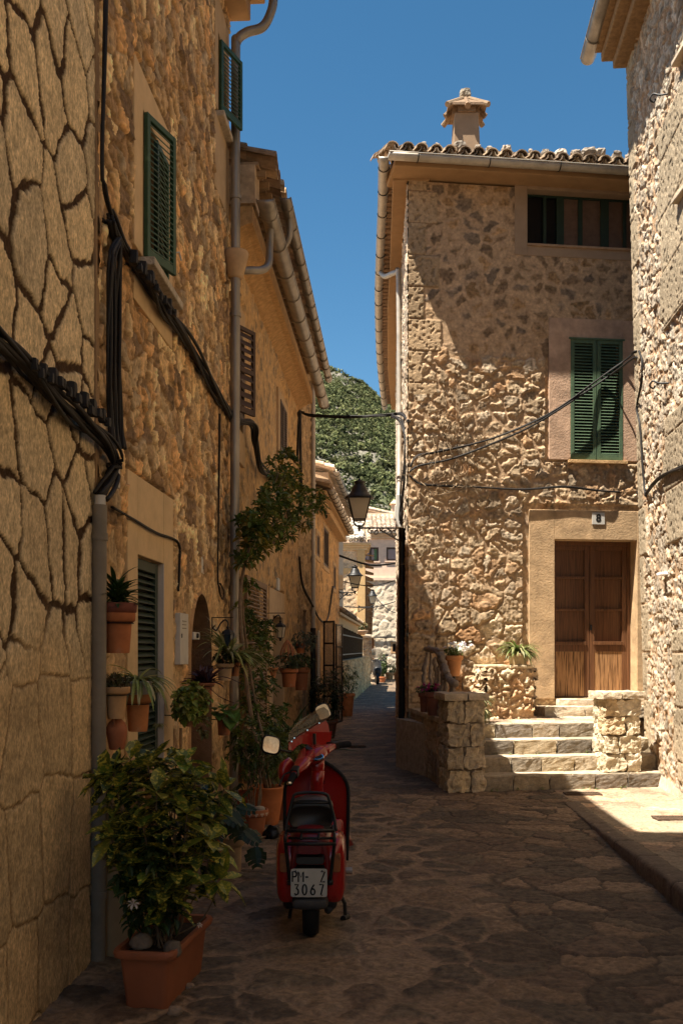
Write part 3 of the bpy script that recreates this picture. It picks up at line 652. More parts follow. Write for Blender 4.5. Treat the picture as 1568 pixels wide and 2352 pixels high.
# cove soffit
m = MB(); m.col = (.50, .29, .12); pf = [(-.02, ZS-.10), (.035, ZS-.07), (.10, ZS-.02), (.17, ZS+.02), (.24, ZS+.035), (.245, ZS+.20), (-.3, ZS+.22), (-.3, ZS-.10)]
nY = 60; b0 = len(m.v)
for i in range(nY+1):
    yy = Y2+(Y3+.12-Y2)*i/nY
    for (o_, z_) in pf: m.v.append(tuple(LF(yy, z_, o_))); m.c.append(m.col)
k_ = len(pf)
for i in range(nY):
    for j in range(k_): m.f.append((b0+i*k_+j, b0+i*k_+(j+1) % k_, b0+(i+1)*k_+(j+1) % k_, b0+(i+1)*k_+j))
m.f.append(tuple(b0+j for j in range(k_))); m.f.append(tuple(b0+nY*k_+j for j in reversed(range(k_)))); m.build('soffit', WALLS, Cc)
gutter('gutter', [LF(9.62, 6.03, .40), LF(17.45, 5.97, .42)], .082, ZINC, Cc, clips=.75)
m = MB(); m.col = (.30, .19, .1); m.fb(LF, Y2, Y3+.2, 6.08, 6.12, -.5, .24)
for i in range(30):
    yy = Y2+.1+i*.245; m.fb(LF, yy, yy+.06, 6.42, 6.48, -.2, .36)
m.col = (.45, .32, .2)
m.fb(LF, Y2+.05, Y3+.3, 6.1, 6.44, -.5, -.12); m.fb(LF, Y2-.03, Y2+.3, 6.1, 6.48, -.5, .27); tiles(m, LF, Y2+.05, Y3+.35, .46, 6.49, .30, 2, seed=12); m.col = (.3, .2, .12); m.fb(LF, Y2, Y3+.3, 6.485, 6.52, -.8, .30)
m.build('roof', TILE, Cc)
m = MB(); m.col = (.4, .27, .16); m._add([LF(Y2, 6.5, -.7), LF(Y3+.3, 6.5, -.7), LF(Y3+.3, 7.2, -3.4), LF(Y2, 7.2, -3.4)], [(0, 1, 2, 3)]); m.build('roof', TILE, Cc)
gutter('gutter', [LF(10.5, 6.44, .50), LF(17.5, 6.42, .50)], .055, ZINC, Cc, clips=.5)
# windows
W = window(Cc, LF, *q1, bl=.0, br=.13, bt=.22, bb=.35, col=(.5, .34, .19))
dd = (LF(10.42, 0, .17)-LF(10.12, 0, .03)); shutter(W, BROWN, LF(10.12, 0, .03)[:2], dd[:2], (dd.y, -dd.x), 4.12, 5.0, .33, 9, .04, .035, mid=True)
shutter(W, BROWN, LF(10.75, 0, .0)[:2], (-LF.d.x, -LF.d.y), LF.n[:2], 4.12, 5.0, .32, 10, .04, .035, mid=True)
W = window(Cc, LF, *q2, bl=.2, br=.25, bt=.12, bb=.12, col=(.48, .33, .19))
shutter(W, BROWN, LF(q2[0], 0, .0)[:2], LF.d[:2], LF.n[:2], q2[2]+.01, q2[3]-.01, (q2[1]-q2[0])/2-.01, 18, .04, .03); shutter(W, BROWN, LF(q2[1], 0, .0)[:2], (-LF.d.x, -LF.d.y), LF.n[:2], q2[2]+.01, q2[3]-.01, (q2[1]-q2[0])/2-.01, 18, .04, .03)
# door with a tall taupe shutter folded open
W = window(Cc, LF, *q3, bl=.35, br=.18, bt=.36, bb=0, depth=.2, col=(.52, .36, .21), backmat=BROWN)
m = MB(); 
for i in range(3): m.fb(LF, q3[0]+.05+i*.22, q3[0]+.09+i*.22, .05, 2.1, -.18, -.14)
m.build('door', BROWN, W)
sy0, sy1 = YL(577, 1.5), YL(624, 1.5)
shutter(W, TAUPE, LF(sy0, 0, .06)[:2], LF.d[:2], LF.n[:2], .28, 2.48, sy1-sy0-.1, 46, .07, .04)
# ================================================================ third and fourth left houses
def wallframe(p0, p1):
    f = mkframe(p0, (p1[0]-p0[0], p1[1]-p0[1])); 
    if f.n.x < 0: f = mkframe(p0, (p1[0]-p0[0], p1[1]-p0[1]), flip=-1)
    f.L = math.dist(p0, p1); return f
p3 = [(XL(17.02, 1.67), 17.02), (XL(19.8, 1.62), 19.8)]; f3 = wallframe(*p3)
Dh = thing('narrow_house', (-2.2, 18.4, 0), 'narrow roughcast house in shade behind the pale downpipe', 'house')
q6 = (.85, 1.45, .3, 2.4)
sheet('wall', f3, rng(0, f3.L, .03), rng(-.05, 7.0, .03), st_h3, WALLS, Dh, holes=[q6])
body(Dh, [f3(0, 0, -.3), f3(f3.L, 0, -.3), f3(f3.L, 0, -4), f3(0, 0, -4)], -.05, 7.0, col=(.36, .25, .15)); m = MB(); m.col = (.36, .25, .15); m.fb(f3, f3.L-.02, f3.L-.001, 0, 7, -.3, 0); m.build('end_wall', PLA, Dh)
window(Dh, f3, *q6, bl=.1, br=.1, bt=.1, bb=0, depth=.2, col=(.33, .22, .13), backmat=BROWN)
m = MB(); m.col = (.38, .26, .15); m.fb(f3, -.0, f3.L+.1, 7.0, 7.1, -4, .15); m.build('roof', TILE, Dh)
p4 = [(XL(19.82, 1.62), 19.82), (XL(27.2, 1.50), 27.2)]; f4 = wallframe(*p4)
E = thing('far_left_house', (-1.6, 23.5, 0), 'low far house with ringed pale gutter and slim dark shutters', 'house')
def u4(px): 
    k = (px-CX)/F; a, b = p4[0], p4[1]; t = (k*a[1]-a[0])/((b[0]-a[0])-k*(b[1]-a[1])); return t*f4.L, a[1]+t*(b[1]-a[1])
def hole4(pa, pb, ya, yb):
    ua, Ya = u4(pa); ub, Yb = u4(pb); Ym = (Ya+Yb)/2; return (ua, ub, Zp(yb, Ym), Zp(ya, Ym))
hs = [hole4(726, 733, 1228, 1278), hole4(742, 754, 1215, 1302), hole4(765, 770, 1300, 1352)]
sheet('wall', f4, rng(0, f4.L, .05), rng(-.05, 4.75, .03), st_h2, WALLS, E, holes=hs)
body(E, [f4(0, 0, -.3), f4(f4.L, 0, -.3), f4(f4.L, 0, -5), f4(0, 0, -5)], -.05, 4.8, col=(.45, .31, .17)); m = MB(); m.col = (.45, .31, .17); m.fb(f4, f4.L-.02, f4.L-.001, 0, 4.75, -.3, 0); m.build('end_wall', PLA, E)
for h_ in hs:
    W = window(E, f4, *h_, bl=.1, br=.1, bt=.08, bb=.1, depth=.2, col=(.45, .32, .19))
    wd = h_[1]-h_[0]; shutter(W, BROWN, f4(h_[1], 0, -.03)[:2], (-f4.d.x, -f4.d.y), f4.n[:2], h_[2], h_[3], wd*.9, 20, .04, .03)
uw, Yw = u4(725)
shutter(E, WHITE, f4(uw, 0, .03)[:2], f4.d[:2], f4.n[:2], Zp(1575, Yw), Zp(1448, Yw), .32, 24, .04, .03)
m = MB(); m.col = (.5, .33, .17); m.fb(f4, 0, f4.L+.05, 4.62, 4.78, -.3, .2); m.fb(f4, 0, f4.L+.05, 4.78, 4.86, -.3, .28); m.build('cornice', WALLS, E, bevel=.01)
m = MB(); tiles(m, f4, -.2, f4.L+.1, .36, 4.88, .28, 9, seed=21, cols=((.62, .46, .3), (.55, .4, .26), (.66, .5, .36))); m.col = (.35, .24, .15); m._add([f4(-.2, 4.87, .2), f4(f4.L, 4.87, .2), f4(f4.L, 5.7, -2.8), f4(-.2, 5.7, -2.8)], [(0, 1, 2, 3)]); m.build('roof', TILE, E)
gutter('gutter', [f4(.1, 4.88, .36), f4(f4.L-.3, 4.84, .36)], .07, ZINCL, E, clips=.55)
# open glazed casement
t = thing('glazed_door', (X(745, 21.3), 21.3, 0), 'open black-framed glazed door standing out into the lane', 'door')
for (pa, pb, Ya, Yb, yt) in ((744, 769, 21.3, 21.1, 1426), (770, 784, 21.08, 21.6, 1433)):
    a_ = Vector((X(pa, Ya), Ya, 0)); b_ = Vector((X(pb, Yb), Yb, 0)); d_ = (b_-a_); L_ = d_.length; d_.normalize(); n_ = Vector((d_.y, -d_.x, 0))
    fr_ = lambda u, z, o, a_=a_, d_=d_, n_=n_: a_+d_*u+n_*o+Vector((0, 0, z))
    z1_ = Zp(yt, Ya); z0_ = .12; m = MB()
    m.fb(fr_, 0, .03, z0_, z1_, 0, .03); m.fb(fr_, L_-.03, L_, z0_, z1_, 0, .03)
    for zz_ in (z0_, z0_+.55, (z0_+z1_)/2+.12, z1_-.50, z1_-.04): m.fb(fr_, .03, L_-.03, zz_, zz_+.035, .001, .029)
    fp = m.build('door_leaf', BLACK, t)
    m = MB(); m.fb(fr_, .03, L_-.03, z0_, z1_, .012, .017)
    gm = bpy.data.materials.get('pale_glass')
    if gm is None:
        gm = M('pale_glass', (.35, .3, .24), .15, .1, 3, 0, spec=.6); gm.node_tree.nodes['Principled BSDF'].inputs['Alpha'].default_value = .42
    m.build('glass', gm, fp)
# ================================================================ drainpipes, left
pipe('drainpipe', [LF(9.78, 8.16, .46), LF(9.78, 7.98, .45), LF(9.78, 7.80, .36), LF(9.74, 7.72, .2), LF(9.72, 7.62, .11), LF(9.72, 7.4, .10), LF(9.70, 5.0, .10), LF(9.68, 2.5, .095), LF(9.66, .05, .09)], .045, ZINC,
     'long grey drainpipe with swan neck running down the tall rubble house', rings=[(LF(9.71, 6.1, .10), (0, 0, 1)), (LF(9.70, 4.95, .10), (0, 0, 1)), (LF(9.69, 2.62, .097), (0, 0, 1)), (LF(9.68, 1.55, .095), (0, 0, 1))])
m = MB(); m.col = (.5, .33, .18); m.lathe([(.062, 0), (.075, .02), (.105, .14), (.128, .245), (.12, .262), (.09, .268), (.05, .262)], LF(9.715, Zp(640, 9.7), .10), 20)
tag(m.build('pipe_hopper', TERR, None, smooth=True), 'plaster cone hopper around the grey drainpipe between the two eaves', 'hopper')
pipe('gutter_elbow', [LF(9.76, 5.40, .11), LF(9.80, 5.42, .22), LF(9.9, 5.46, .33), LF(10.0, 5.56, .385), LF(10.05, 5.75, .39), LF(10.05, 5.92, .40)], .038, ZINC, 'curved grey elbow pipe from the lower gutter into the hopper', 'pipe')
pipe('gutter_elbow', [LF(10.9, 6.40, .5), LF(10.92, 6.22, .5), LF(10.98, 6.12, .42), LF(11.1, 6.05, .28)], .035, ZINC, 'short grey elbow under the upper gutter end', 'pipe')
pipe('drainpipe', [(XL(19.3, 1.56), 19.3, 6.9), (XL(19.3, 1.56), 19.3, 4.6), (XL(19.3, 1.56), 19.3, 3), (XL(19.3, 1.56), 19.3, 2.1)], .042, ZINCL, 'slim pale drainpipe on the narrow house beyond the climbing tree', rings=[((XL(19.3, 1.56), 19.3, 4.9), (0, 0, 1)), ((XL(19.3, 1.56), 19.3, 3.5), (0, 0, 1))], sm=False)
pipe('drainpipe', [(XL(19.3, 1.56), 19.3, 2.1), (XL(19.3, 1.56), 19.3, 0)], .055, BLACK, 'black iron lower pipe below the slim pale drainpipe', sm=False)
Yc = 5.40
cx_ = X(227, Yc)
pipe('conduit_pipe', [(cx_+.005, Yc, Zp(1160, Yc)), (cx_, Yc, 1.2), (cx_-.003, Yc, 0)], .040, PGREY, 'wide grey conduit pipe standing in the corner of the slab wall', 'pipe',
     rings=[((cx_+.005, Yc, Zp(1233, Yc)), (0, 0, 1)), ((cx_, Yc, Zp(2055, Yc)), (0, 0, 1))], ringr=1.12, sm=False, n=18)
pipe('conduit_collar', [(cx_+.008, Yc, Zp(1161, Yc)), (cx_+.008, Yc, Zp(1138, Yc))], .031, WHITE, 'white collar on top of the grey conduit pipe', 'pipe', sm=False)
# ================================================================ cables, left
o_ = .05
cables('cable', [LF(YL(222), zl(-30, 222), o_), LF(YL(219), zl(150, 219), o_), LF(YL(214), zl(350, 214), o_), LF(YL(222), zl(450, 222), o_), LF(YL(250), zl(530, 250), o_)], 2, .010, .008, 'single black cable clipped up the edge of the slab wall', seed=1)
cables('cable_bundle', [LF(YL(-60), zl(762, -60), .05), LF(YL(20), zl(830, 20), .06), LF(YL(90), zl(905, 90), .06), LF(YL(160), zl(965, 160), .06), LF(YL(215), zl(1015, 215), .07), LF(YL(236), zl(1075, 236), .07), (cx_+.008, Yc, Zp(1145, Yc))], 8, .012, .036, 'thick black cable bundle with clamps crossing the slab wall', seed=2)
def connectors(L, label, group, seed):
    rr_ = random.Random(seed)
    for i, (px_, py_) in enumerate(L):
        m = MB(); k = rr_.uniform(.7, 1.25); a = rr_.uniform(-.3, .3)
        m.rock(LF(YL(px_), zl(py_, px_), .10), (.035*k, .05*k, .07*k), 3, .006, i+seed, None, .2); m.rock(LF(YL(px_+5), zl(py_+rr_.uniform(8, 20), px_), .12), (.03*k, .04*k, .045), 2, .006, i+9+seed, None, .2)
        m.tube([LF(YL(px_), zl(py_, px_), .10), LF(YL(px_+5), zl(py_+12, px_), .12)], .015, 6)
        tag(m.build('cable_connector', CABLE), label, 'connector', group)
connectors([(28, 838), (50, 852), (74, 866), (97, 884), (118, 898), (150, 920), (168, 938), (192, 955)], 'one of the black plastic connectors clustered on the cable bundle over the slab wall', 'black connectors on the cable bundle of the slab wall', 1)
for j, (xa, xb, n_) in enumerate(((228, 236, 4), (240, 246, 3), (251, 258, 3))):
    cables('cable_bundle', [LF(YL(250), zl(545+8*j, 250), .06), LF(YL(xb-6), zl(600, xb), .06), LF(YL(xb-5), zl(700, xb), .05), LF(YL(xa+3), zl(850, xa), .05), LF(YL(xb), zl(960, xb), .05), LF(YL(xb-2), zl(1032, xb), .07)], n_, .010, .014, ['left strand', 'middle strand', 'right strand'][j]+' of the black cables hanging down beside the slab wall', 'cables hanging beside the slab wall', seed=3+j)
cables('cable_bundle', [LF(YL(232), zl(500, 232), .05), LF(YL(262), zl(568, 262), .05), LF(YL(310), zl(635, 310), .06), LF(YL(352), zl(705, 352), .06), LF(YL(400), zl(765, 400), .06), LF(YL(450), zl(850, 450), .06), LF(YL(500), zl(930, 500), .06), LF(YL(528), zl(966, 528), .06), LF(YL(553), zl(975, 553), .13), LF(YL(566), zl(1020, 566), .1), LF(YL(583), zl(1075, 583), .08), LF(YL(610), zl(1095, 610), .07), LF(YL(636), zl(1120, 636), .06), LF(YL(655), zl(1180, 655), .06), LF(YL(678), zl(1195, 678), .05)],
       9, .012, .038, 'thick twisted black cable bundle running diagonally along the rubble house', seed=7)
connectors([(270, 592), (292, 618), (312, 640), (322, 655), (345, 690), (356, 700)], 'one of the black connectors on the diagonal cable bundle below the green shutter', 'black connectors on the diagonal cable bundle', 20)
cables('cable', [LF(YL(494), zl(950, 494), .04), LF(YL(494), zl(1100, 494), .035), LF(YL(492), zl(1250, 492), .035), LF(YL(493), zl(1340, 493), .035), LF(YL(500), zl(1375, 500), .04), LF(YL(505), zl(1360, 505), .04), LF(YL(495), zl(1340, 495), .04)], 2, .006, .008, 'thin black cable hanging in a loop beside the drainpipe', seed=8)
cables('cable', [LF(YL(247), zl(1165, 247), .03), LF(YL(300), zl(1195, 300), .03), LF(YL(350), zl(1225, 350), .03), LF(YL(400), zl(1247, 400), .03), LF(YL(403), zl(1300, 403), .03), LF(YL(401), zl(1358, 401), .03)], 2, .008, .006, 'thin dark cable bent around the plaster lintel of the shuttered door', seed=9)
cables('cable', [LF(YL(683), zl(950, 683), .04), LF(YL(683), zl(1010, 683), .05), LF(YL(684), zl(1100, 684), .05), LF(YL(684), zl(1180, 684), .05)], 3, .016, .02, 'black cables dropping down the corner of the ochre house', seed=10)
cables('cable', [LF(16.9, Zp(1280, 16.9), .04), f3(.6, Zp(1345, 17.6), .05), f3(1.9, Zp(1385, 19), .06), f4(1.2, Zp(1425, 21), .06), f4(3, Zp(1420, 23), .06), f4(4.6, Zp(1350, 25), .06)], 3, .012, .014, 'sagging dark cable along the far left house fronts', seed=11)
# cover strip, meter box, number tiles, lantern bracket
def wallbox(name, px0, px1, py0, py1, off, mat, label, cat, details=None, bev=.004, o0=.0, grp=None):
    pm = (px0+px1)/2; Ya, Yb = YL(px0), YL(px1); z0, z1 = zl(py1, pm), zl(py0, pm)
    t = thing(name, LF((Ya+Yb)/2, z0, 0), label, cat, grp); m = MB(); m.col = (.75, .68, .58) if mat in (PLA, TERR) else (1, 1, 1); m.fb(LF, Ya, Yb, z0, z1, o0, off); m.build('case', mat, t, bevel=bev)
    if details: details(t, Ya, Yb, z0, z1, off)
    return t
def d_meter(t, a, b, z0, z1, o):
    m = MB(); w_ = b-a; h = z1-z0
    for k in range(3): m.fb(LF, a+w_*.25, a+w_*.7, z0+h*(.70+.07*k), z0+h*(.715+.07*k), o, o+.004)
    m.build('vent', PGREY, t); m = MB()
    for zz in (.12, .38, .72): m.tube([LF(b+.006, z0+h*zz, o-.02), LF(b+.006, z0+h*(zz+.1), o-.02)], .012, 8)
    m.build('hinge', PGREY, t); m = MB(); m.fb(LF, a+w_*.12, a+w_*.22, z0+h*.52, z0+h*.6, o, o+.003); m.build('lock', BLACK, t)
wallbox('meter_box', 401, 420, 1409, 1526, .045, WHITE, 'pale grey metal meter box on the rubble wall left of the arch', 'meter box', d_meter)
def d_tile(t, a, b, z0, z1, o):
    m = MB(); w_ = b-a; h = z1-z0; zc = z0+h*.62
    m.fb(LF, a+w_*.35, a+w_*.6, zc+h*.05, zc+h*.12, o, o+.002); m.fb(LF, a+w_*.5, a+w_*.62, zc-h*.05, zc+h*.05, o, o+.002); m.fb(LF, a+w_*.38, a+w_*.56, z0+h*.2, z0+h*.36, o, o+.002); m.build('digits', BLACK, t)
wallbox('number_tile', 459, 469, 1267, 1318, .014, WHITE, 'small white ceramic number tile above the arched doorway', 'number tile', d_tile)
wallbox('number_tile', 634, 638, 1328, 1357, .03, WHITE, 'small white tile plaque beside the tall taupe shutter', 'number tile')
wallbox('cable_cover', 247, 257, 1054, 1120, .05, WHITE, 'short white cable cover strip beside the conduit top', 'cable cover')
t = wallbox('doorbell_plate', 437, 451, 1452, 1469, .03, WHITE, 'square white doorbell plate at the arch edge', 'doorbell', None)
m = MB(); m.tube([LF(YL(444), zl(1460, 444), .03), LF(YL(444), zl(1460, 444), .045)], .02, 12); m.build('button', BLACK, t)
# ================================================================ RIGHT: house 8 facing the camera
H = thing('stone_corner_house', (3, 15.5, 0), 'sunlit stone corner house with green shutters above a brown double door', 'house')
def r8(pa, pb, ya, yb): 
    pm = (pa+pb)/2; return (U8(pa), U8(pb), Z8(pm, yb), Z8(pm, ya))
lg = r8(1210, 1500, 443, 568); sh = r8(1309, 1428, 781, 1058); dr = (U8(1272), U8(1461), .97, Z8(1366, 1240))
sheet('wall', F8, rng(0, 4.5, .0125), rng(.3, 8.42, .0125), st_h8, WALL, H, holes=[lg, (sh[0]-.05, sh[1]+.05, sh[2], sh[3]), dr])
body(H, [F8(.02, 0, -.34), F8(6.5, 0, -.34), F8(6.5, 0, -12), (1.75, 28, 0)[:2], (1.16, 20, 0)[:2]] and [F8(.06, 0, -.34), F8(6.5, 0, -.34), (7.5, 28), (1.95, 28), (1.5, 20)], -.05, 8.5)
SP = [(.957, 14.3), (1.02, 16.1), (1.09, 18), (1.14, 20), (1.33, 24), (1.62, 28)]
for i in range(len(SP)-1):
    fs = mkframe(SP[i], (SP[i+1][0]-SP[i][0], SP[i+1][1]-SP[i][1])); 
    if fs.n.x > 0: fs = mkframe(SP[i], (SP[i+1][0]-SP[i][0], SP[i+1][1]-SP[i][1]), flip=-1)
    L_ = math.dist(SP[i], SP[i+1]); off = 10*i
    sheet('wall', fs, rng(0, L_, .04), rng(-.05, 8.42, .022), (lambda U, Z, off=off: st_rw0(U+off, Z)), WALL, H)
# cornice below the eaves
def band(pts, z0, z1, out0, out1):
    """strip following plan points; out0 inner, out1 outer offset to the left side normal"""
    P = [Vector((p[0], p[1], 0)) for p in pts]; m_ = []
    for i, p in enumerate(P):
        t_ = (P[min(i+1, len(P)-1)]-P[max(i-1, 0)]).normalized(); n_ = Vector((-t_.y, t_.x, 0)); m_.append((p+n_*out0, p+n_*out1))
    return m_
m = MB(); m.col = (.36, .22, .11)
m.fb(F8, -.26, 6.5, 8.45, 8.56, -.3, .36)
bd = band(SP, 0, 0, -.3, .22)
for i in range(len(bd)-1):
    (a, b), (c, d) = bd[i], bd[i+1]
    m.hexa([Vector((q.x, q.y, z)) for z in (8.42, 8.54) for q in (a, b, d, c)])
m.build('cornice', PLA, H, bevel=.01)
m = MB(); tiles(m, F8, -.30, 5.0, .45, 8.60, .36, 5, r=.088, seed=31, rocks=.8, cols=((.36, .26, .17), (.30, .21, .14), (.42, .31, .2), (.26, .19, .13)))
m.col = (.33, .22, .13)
sp2 = band(SP, 0, 0, 0, .34)
for i in range(len(sp2)-1):
    (a, b), (c, d) = sp2[i], sp2[i+1]
    m.hexa([Vector((q.x, q.y, z)) for z in (8.60, 8.63) for q in (a, b, d, c)])
    n_ = max(1, int((d-b).length/.2)); dir_ = (d-b).normalized(); out = Vector((-dir_.y, dir_.x, 0))
    for k in range(n_):
        c0 = b+(d-b)*((k+.5)/n_); m.tube([c0-out*.28+Vector((0, 0, 8.66)), c0+out*.05+Vector((0, 0, 8.62))], .075, 8, col=(.3, .2, .13))
m._add([F8(-.3, 8.60, .34), F8(6.5, 8.62, .22), (7.5, 21.5, 10.8), (1.3, 21.5, 10.8)], [(0, 1, 2, 3)]); m._add([(1.3, 21.5, 10.8), (7.5, 21.5, 10.8), (7.5, 28, 8.6), (1.4, 28, 8.6)], [(0, 1, 2, 3)])
m._add([F8(-.3, 8.60, .34), (1.3, 21.5, 10.8), (1.4, 28, 8.6), (.9, 20, 8.62)], [(0, 1, 2, 3)])
m.build('roof', TILE, H)
gutter('gutter', [F8(-.37, 8.55, .47), F8(5.2, 8.55, .47)], .078, ZINCL, H, clips=1.02)
gutter('gutter', [(.59, 13.86, 8.55), (.64, 15.5, 8.60), (.68, 17.5, 8.59), (.745, 20, 8.58), (.93, 24, 8.56), (1.22, 28.2, 8.52)], .07, ZINCL, H, clips=.8)
# chimney
cY = 16.2; cX = X(1068, cY); zb = 9.1; z2 = Zp(272, cY); 
CH = MB(); CH.col = (.27, .18, .11); a_, b_ = .235, .19
CH.hexa([(cX-a_, cY-a_, zb), (cX+a_, cY-a_, zb), (cX+a_, cY+a_, zb), (cX-a_, cY+a_, zb), (cX-b_, cY-b_, z2), (cX+b_, cY-b_, z2), (cX+b_, cY+b_, z2), (cX-b_, cY+b_, z2)])
chim = CH.build('chimney', PLA, H, bevel=.012)
m = MB(); m.col = (.22, .145, .09); z3 = z2+.0
for (sx, sy) in ((1, 0), (-1, 0), (0, 1), (0, -1)):
    m.fb(lambda u, z, o, sx=sx, sy=sy: Vector((cX+sx*o+sy*u, cY+sy*o-sx*u, z)), -.14, .14, z3, z3+.13, .1, .22)
m.fb(lambda u, z, o: Vector((cX+u, cY+o, z)), -.2, .2, z3+.13, z3+.17, -.2, .2)
for th in (0, 90, 180, 270):
    q = Matrix.Rotation(R(th), 3, 'Z')
    def P_(x, y, z): v = q @ Vector((x, y, 0)); return Vector((cX+v.x, cY+v.y, z3+z))
    m._add([P_(-.31, -.31, .06), P_(.31, -.31, .06), P_(0, 0, .28), P_(-.31, -.31, .10), P_(.31, -.31, .10), P_(0, 0, .33)], [(0, 2, 1), (3, 4, 5), (0, 1, 4, 3)])
    m.tube([P_(-.33, -.33, .05), P_(0, 0, .34)], [.045, .035], 8, col=(.26, .18, .11)); m.tube([P_(0, -.33, .03), P_(0, -.05, .29)], [.05, .04], 8, col=(.2, .13, .08))
m.build('cap', TILE, chim)
m = MB(); m.rock((cX, cY, z3+.39), (.17, .17, .13), 5, .03, 3, (.34, .28, .2), .5); m.build('finial', STN, chim)
# top window strip with green frames
W = window(H, F8, *lg, bl=.19, br=.1, bt=.10, bb=.17, depth=.26, proud=.012, col=(.36, .25, .16), backmat=DARK)
m = MB(); 
for pa, pb in ((1255, 1262), (1286, 1303), (1336, 1346), (1388, 1407), (1440, 1448)): m.fb(F8, U8(pa), U8(pb), lg[2], lg[3], -.2, -.16)
m.fb(F8, lg[0], lg[1], lg[2], lg[2]+.03, -.199, -.161); m.fb(F8, lg[0], lg[1], lg[3]-.03, lg[3], -.199, -.161); m.build('frame', DKGREEN, W)
m = MB(); CUR = M('brown_curtain', (.15, .09, .06), .9, .2, 10, .1)
for pa, pb in ((1303, 1336), (1346, 1388), (1407, 1440), (1448, 1480)): m.fb(F8, U8(pa), U8(pb), lg[2]+.03, lg[3]-.03, -.19, -.18)
m.build('curtain', CUR, W)
m = MB(); m.col = (.38, .25, .15); m.fb(F8, lg[0]-.01, lg[1], lg[2]-.03, lg[2]+.004, -.05, .035); m.build('sill', PITT, W, bevel=.005)
# shuttered window
su = (sh[0], sh[1], sh[2], sh[3])
W = window(H, F8, sh[0]-.0, sh[1]+.0, sh[2], sh[3], bl=.33, br=.30, bt=.30, bb=.0, depth=.25, proud=.014, col=(.50, .33, .22), mat=PITT)
m = MB(); m.col = (.55, .34, .16); m.fb(F8, sh[0]-.05, sh[1]+.06, sh[2]-.05, sh[2]-.004, -.2, .07); m.build('sill', PITT, W, bevel=.005)
wd = (sh[1]-sh[0])/2
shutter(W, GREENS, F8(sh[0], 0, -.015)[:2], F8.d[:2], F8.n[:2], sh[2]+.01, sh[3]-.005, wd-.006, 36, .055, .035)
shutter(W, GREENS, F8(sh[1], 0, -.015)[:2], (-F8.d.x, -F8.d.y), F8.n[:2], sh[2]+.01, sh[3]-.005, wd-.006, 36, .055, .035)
m = MB(); m.col = (.1, .2, .1); m.fb(F8, sh[0]-.03, sh[1]+.03, sh[3]-.004, sh[3]+.02, -.1, .03); m.build('frame', GREENS, W)
# double door
W = window(H, F8, *dr, bl=.385, br=.16, bt=.43, bb=0, depth=.30, proud=.02, col=(.50, .335, .185), mat=PITT, back=False, name='door_surround')
m = MB(); m.col = (1, 1, 1); du0, du1, dz0, dz1 = dr; dm = (du0+du1)/2; dd_ = -.27
m.fb(F8, du0, du1, dz0, dz1, dd_-.04, dd_-.01); 
m.fb(F8, du0, du0+.03, dz0, dz1, dd_-.01, dd_+.05); m.fb(F8, du1-.05, du1, dz0, dz1, dd_-.01, dd_+.05); m.fb(F8, du0+.03, du1-.05, dz1-.06, dz1, dd_-.01, dd_+.05)
DOOR = m.build('door', WOOD, H, bevel=.003)
zr = [dz1-.06, Z8(1366, 1325), Z8(1366, 1400), Z8(1366, 1478)]
for k, (ua, ub) in enumerate(((du0+.03, dm-.004), (dm+.004, du1-.05))):
    m = MB(); st = .075
    m.fb(F8, ua, ua+st, dz0+.02, zr[0], dd_-.008, dd_+.03); m.fb(F8, ub-st, ub, dz0+.02, zr[0], dd_-.008, dd_+.03)
    m.fb(F8, ua+st, ub-st, zr[0]-.07, zr[0], dd_-.008, dd_+.028)
    for z_ in (zr[1], zr[2]): m.fb(F8, ua+st, ub-st, z_-.012, z_+.022, dd_-.008, dd_+.032)
    m.fb(F8, ua+st-.02, ub-st+.02, zr[3]-.02, zr[3]+.03, dd_-.008, dd_+.05)
    m.fb(F8, ua+st, ub-st, zr[3]-.12, zr[3]-.02, dd_-.008, dd_+.027)
    lf = m.build('door_leaf', WOOD, DOOR, bevel=.004)
    m = MB(); m.fb(F8, ua+st-.002, ub-st+.002, dz0+.02, zr[3]-.118, dd_-.006, dd_+.022); m.build('panel', WOODW, DOOR, bevel=.004)
m = MB(); m.fb(F8, dm+.008, dm+.035, zr[2]-.30, zr[2]-.22, dd_+.03, dd_+.04); m.tube([F8(dm+.02, zr[2]-.25, dd_+.03), F8(dm+.02, zr[2]-.25, dd_+.06)], .008, 8); m.build('handle', BLACK, DOOR)
# number plate 8
def text_obj(s, size, mat, name, parent, loc, xdir, zdir, ext=.001, bold=0, sx=1):
    c = bpy.data.curves.new(name, 'FONT'); c.body = s; c.size = size; c.extrude = ext; c.align_x = 'CENTER'; c.align_y = 'CENTER'; c.offset = bold; c.resolution_u = 3
    o = bpy.data.objects.new(name, c); sc.collection.objects.link(o); dg = bpy.context.evaluated_depsgraph_get(); dg.update()
    me = bpy.data.meshes.new_from_object(o.evaluated_get(dg)); bpy.data.objects.remove(o); bpy.data.curves.remove(c)
    x = Vector(xdir).normalized(); z = Vector(zdir).normalized(); n = x.cross(z)
    for v in me.vertices: v.co = Vector(loc)+x*v.co.x*sx+z*v.co.y+n*v.co.z
    me.materials.clear(); me.materials.append(mat); me.name = name
    return link(name, me, parent)
pu0, pu1 = U8(1357), U8(1386); pz0, pz1 = Z8(1371, 1205), Z8(1371, 1178)
t = thing('number_plate', F8((pu0+pu1)/2, pz0, .02), 'white plate with a black 8 above the brown double door', 'number plate')
m = MB(); m.fb(F8, pu0, pu1, pz0, pz1, .02, .032); m.build('plate', WHITE, t, bevel=.002)
text_obj('8', .155, BLACK, 'digit', t, F8((pu0+pu1)/2, (pz0+pz1)/2, .034), F8.d, (0, 0, 1), bold=.006)
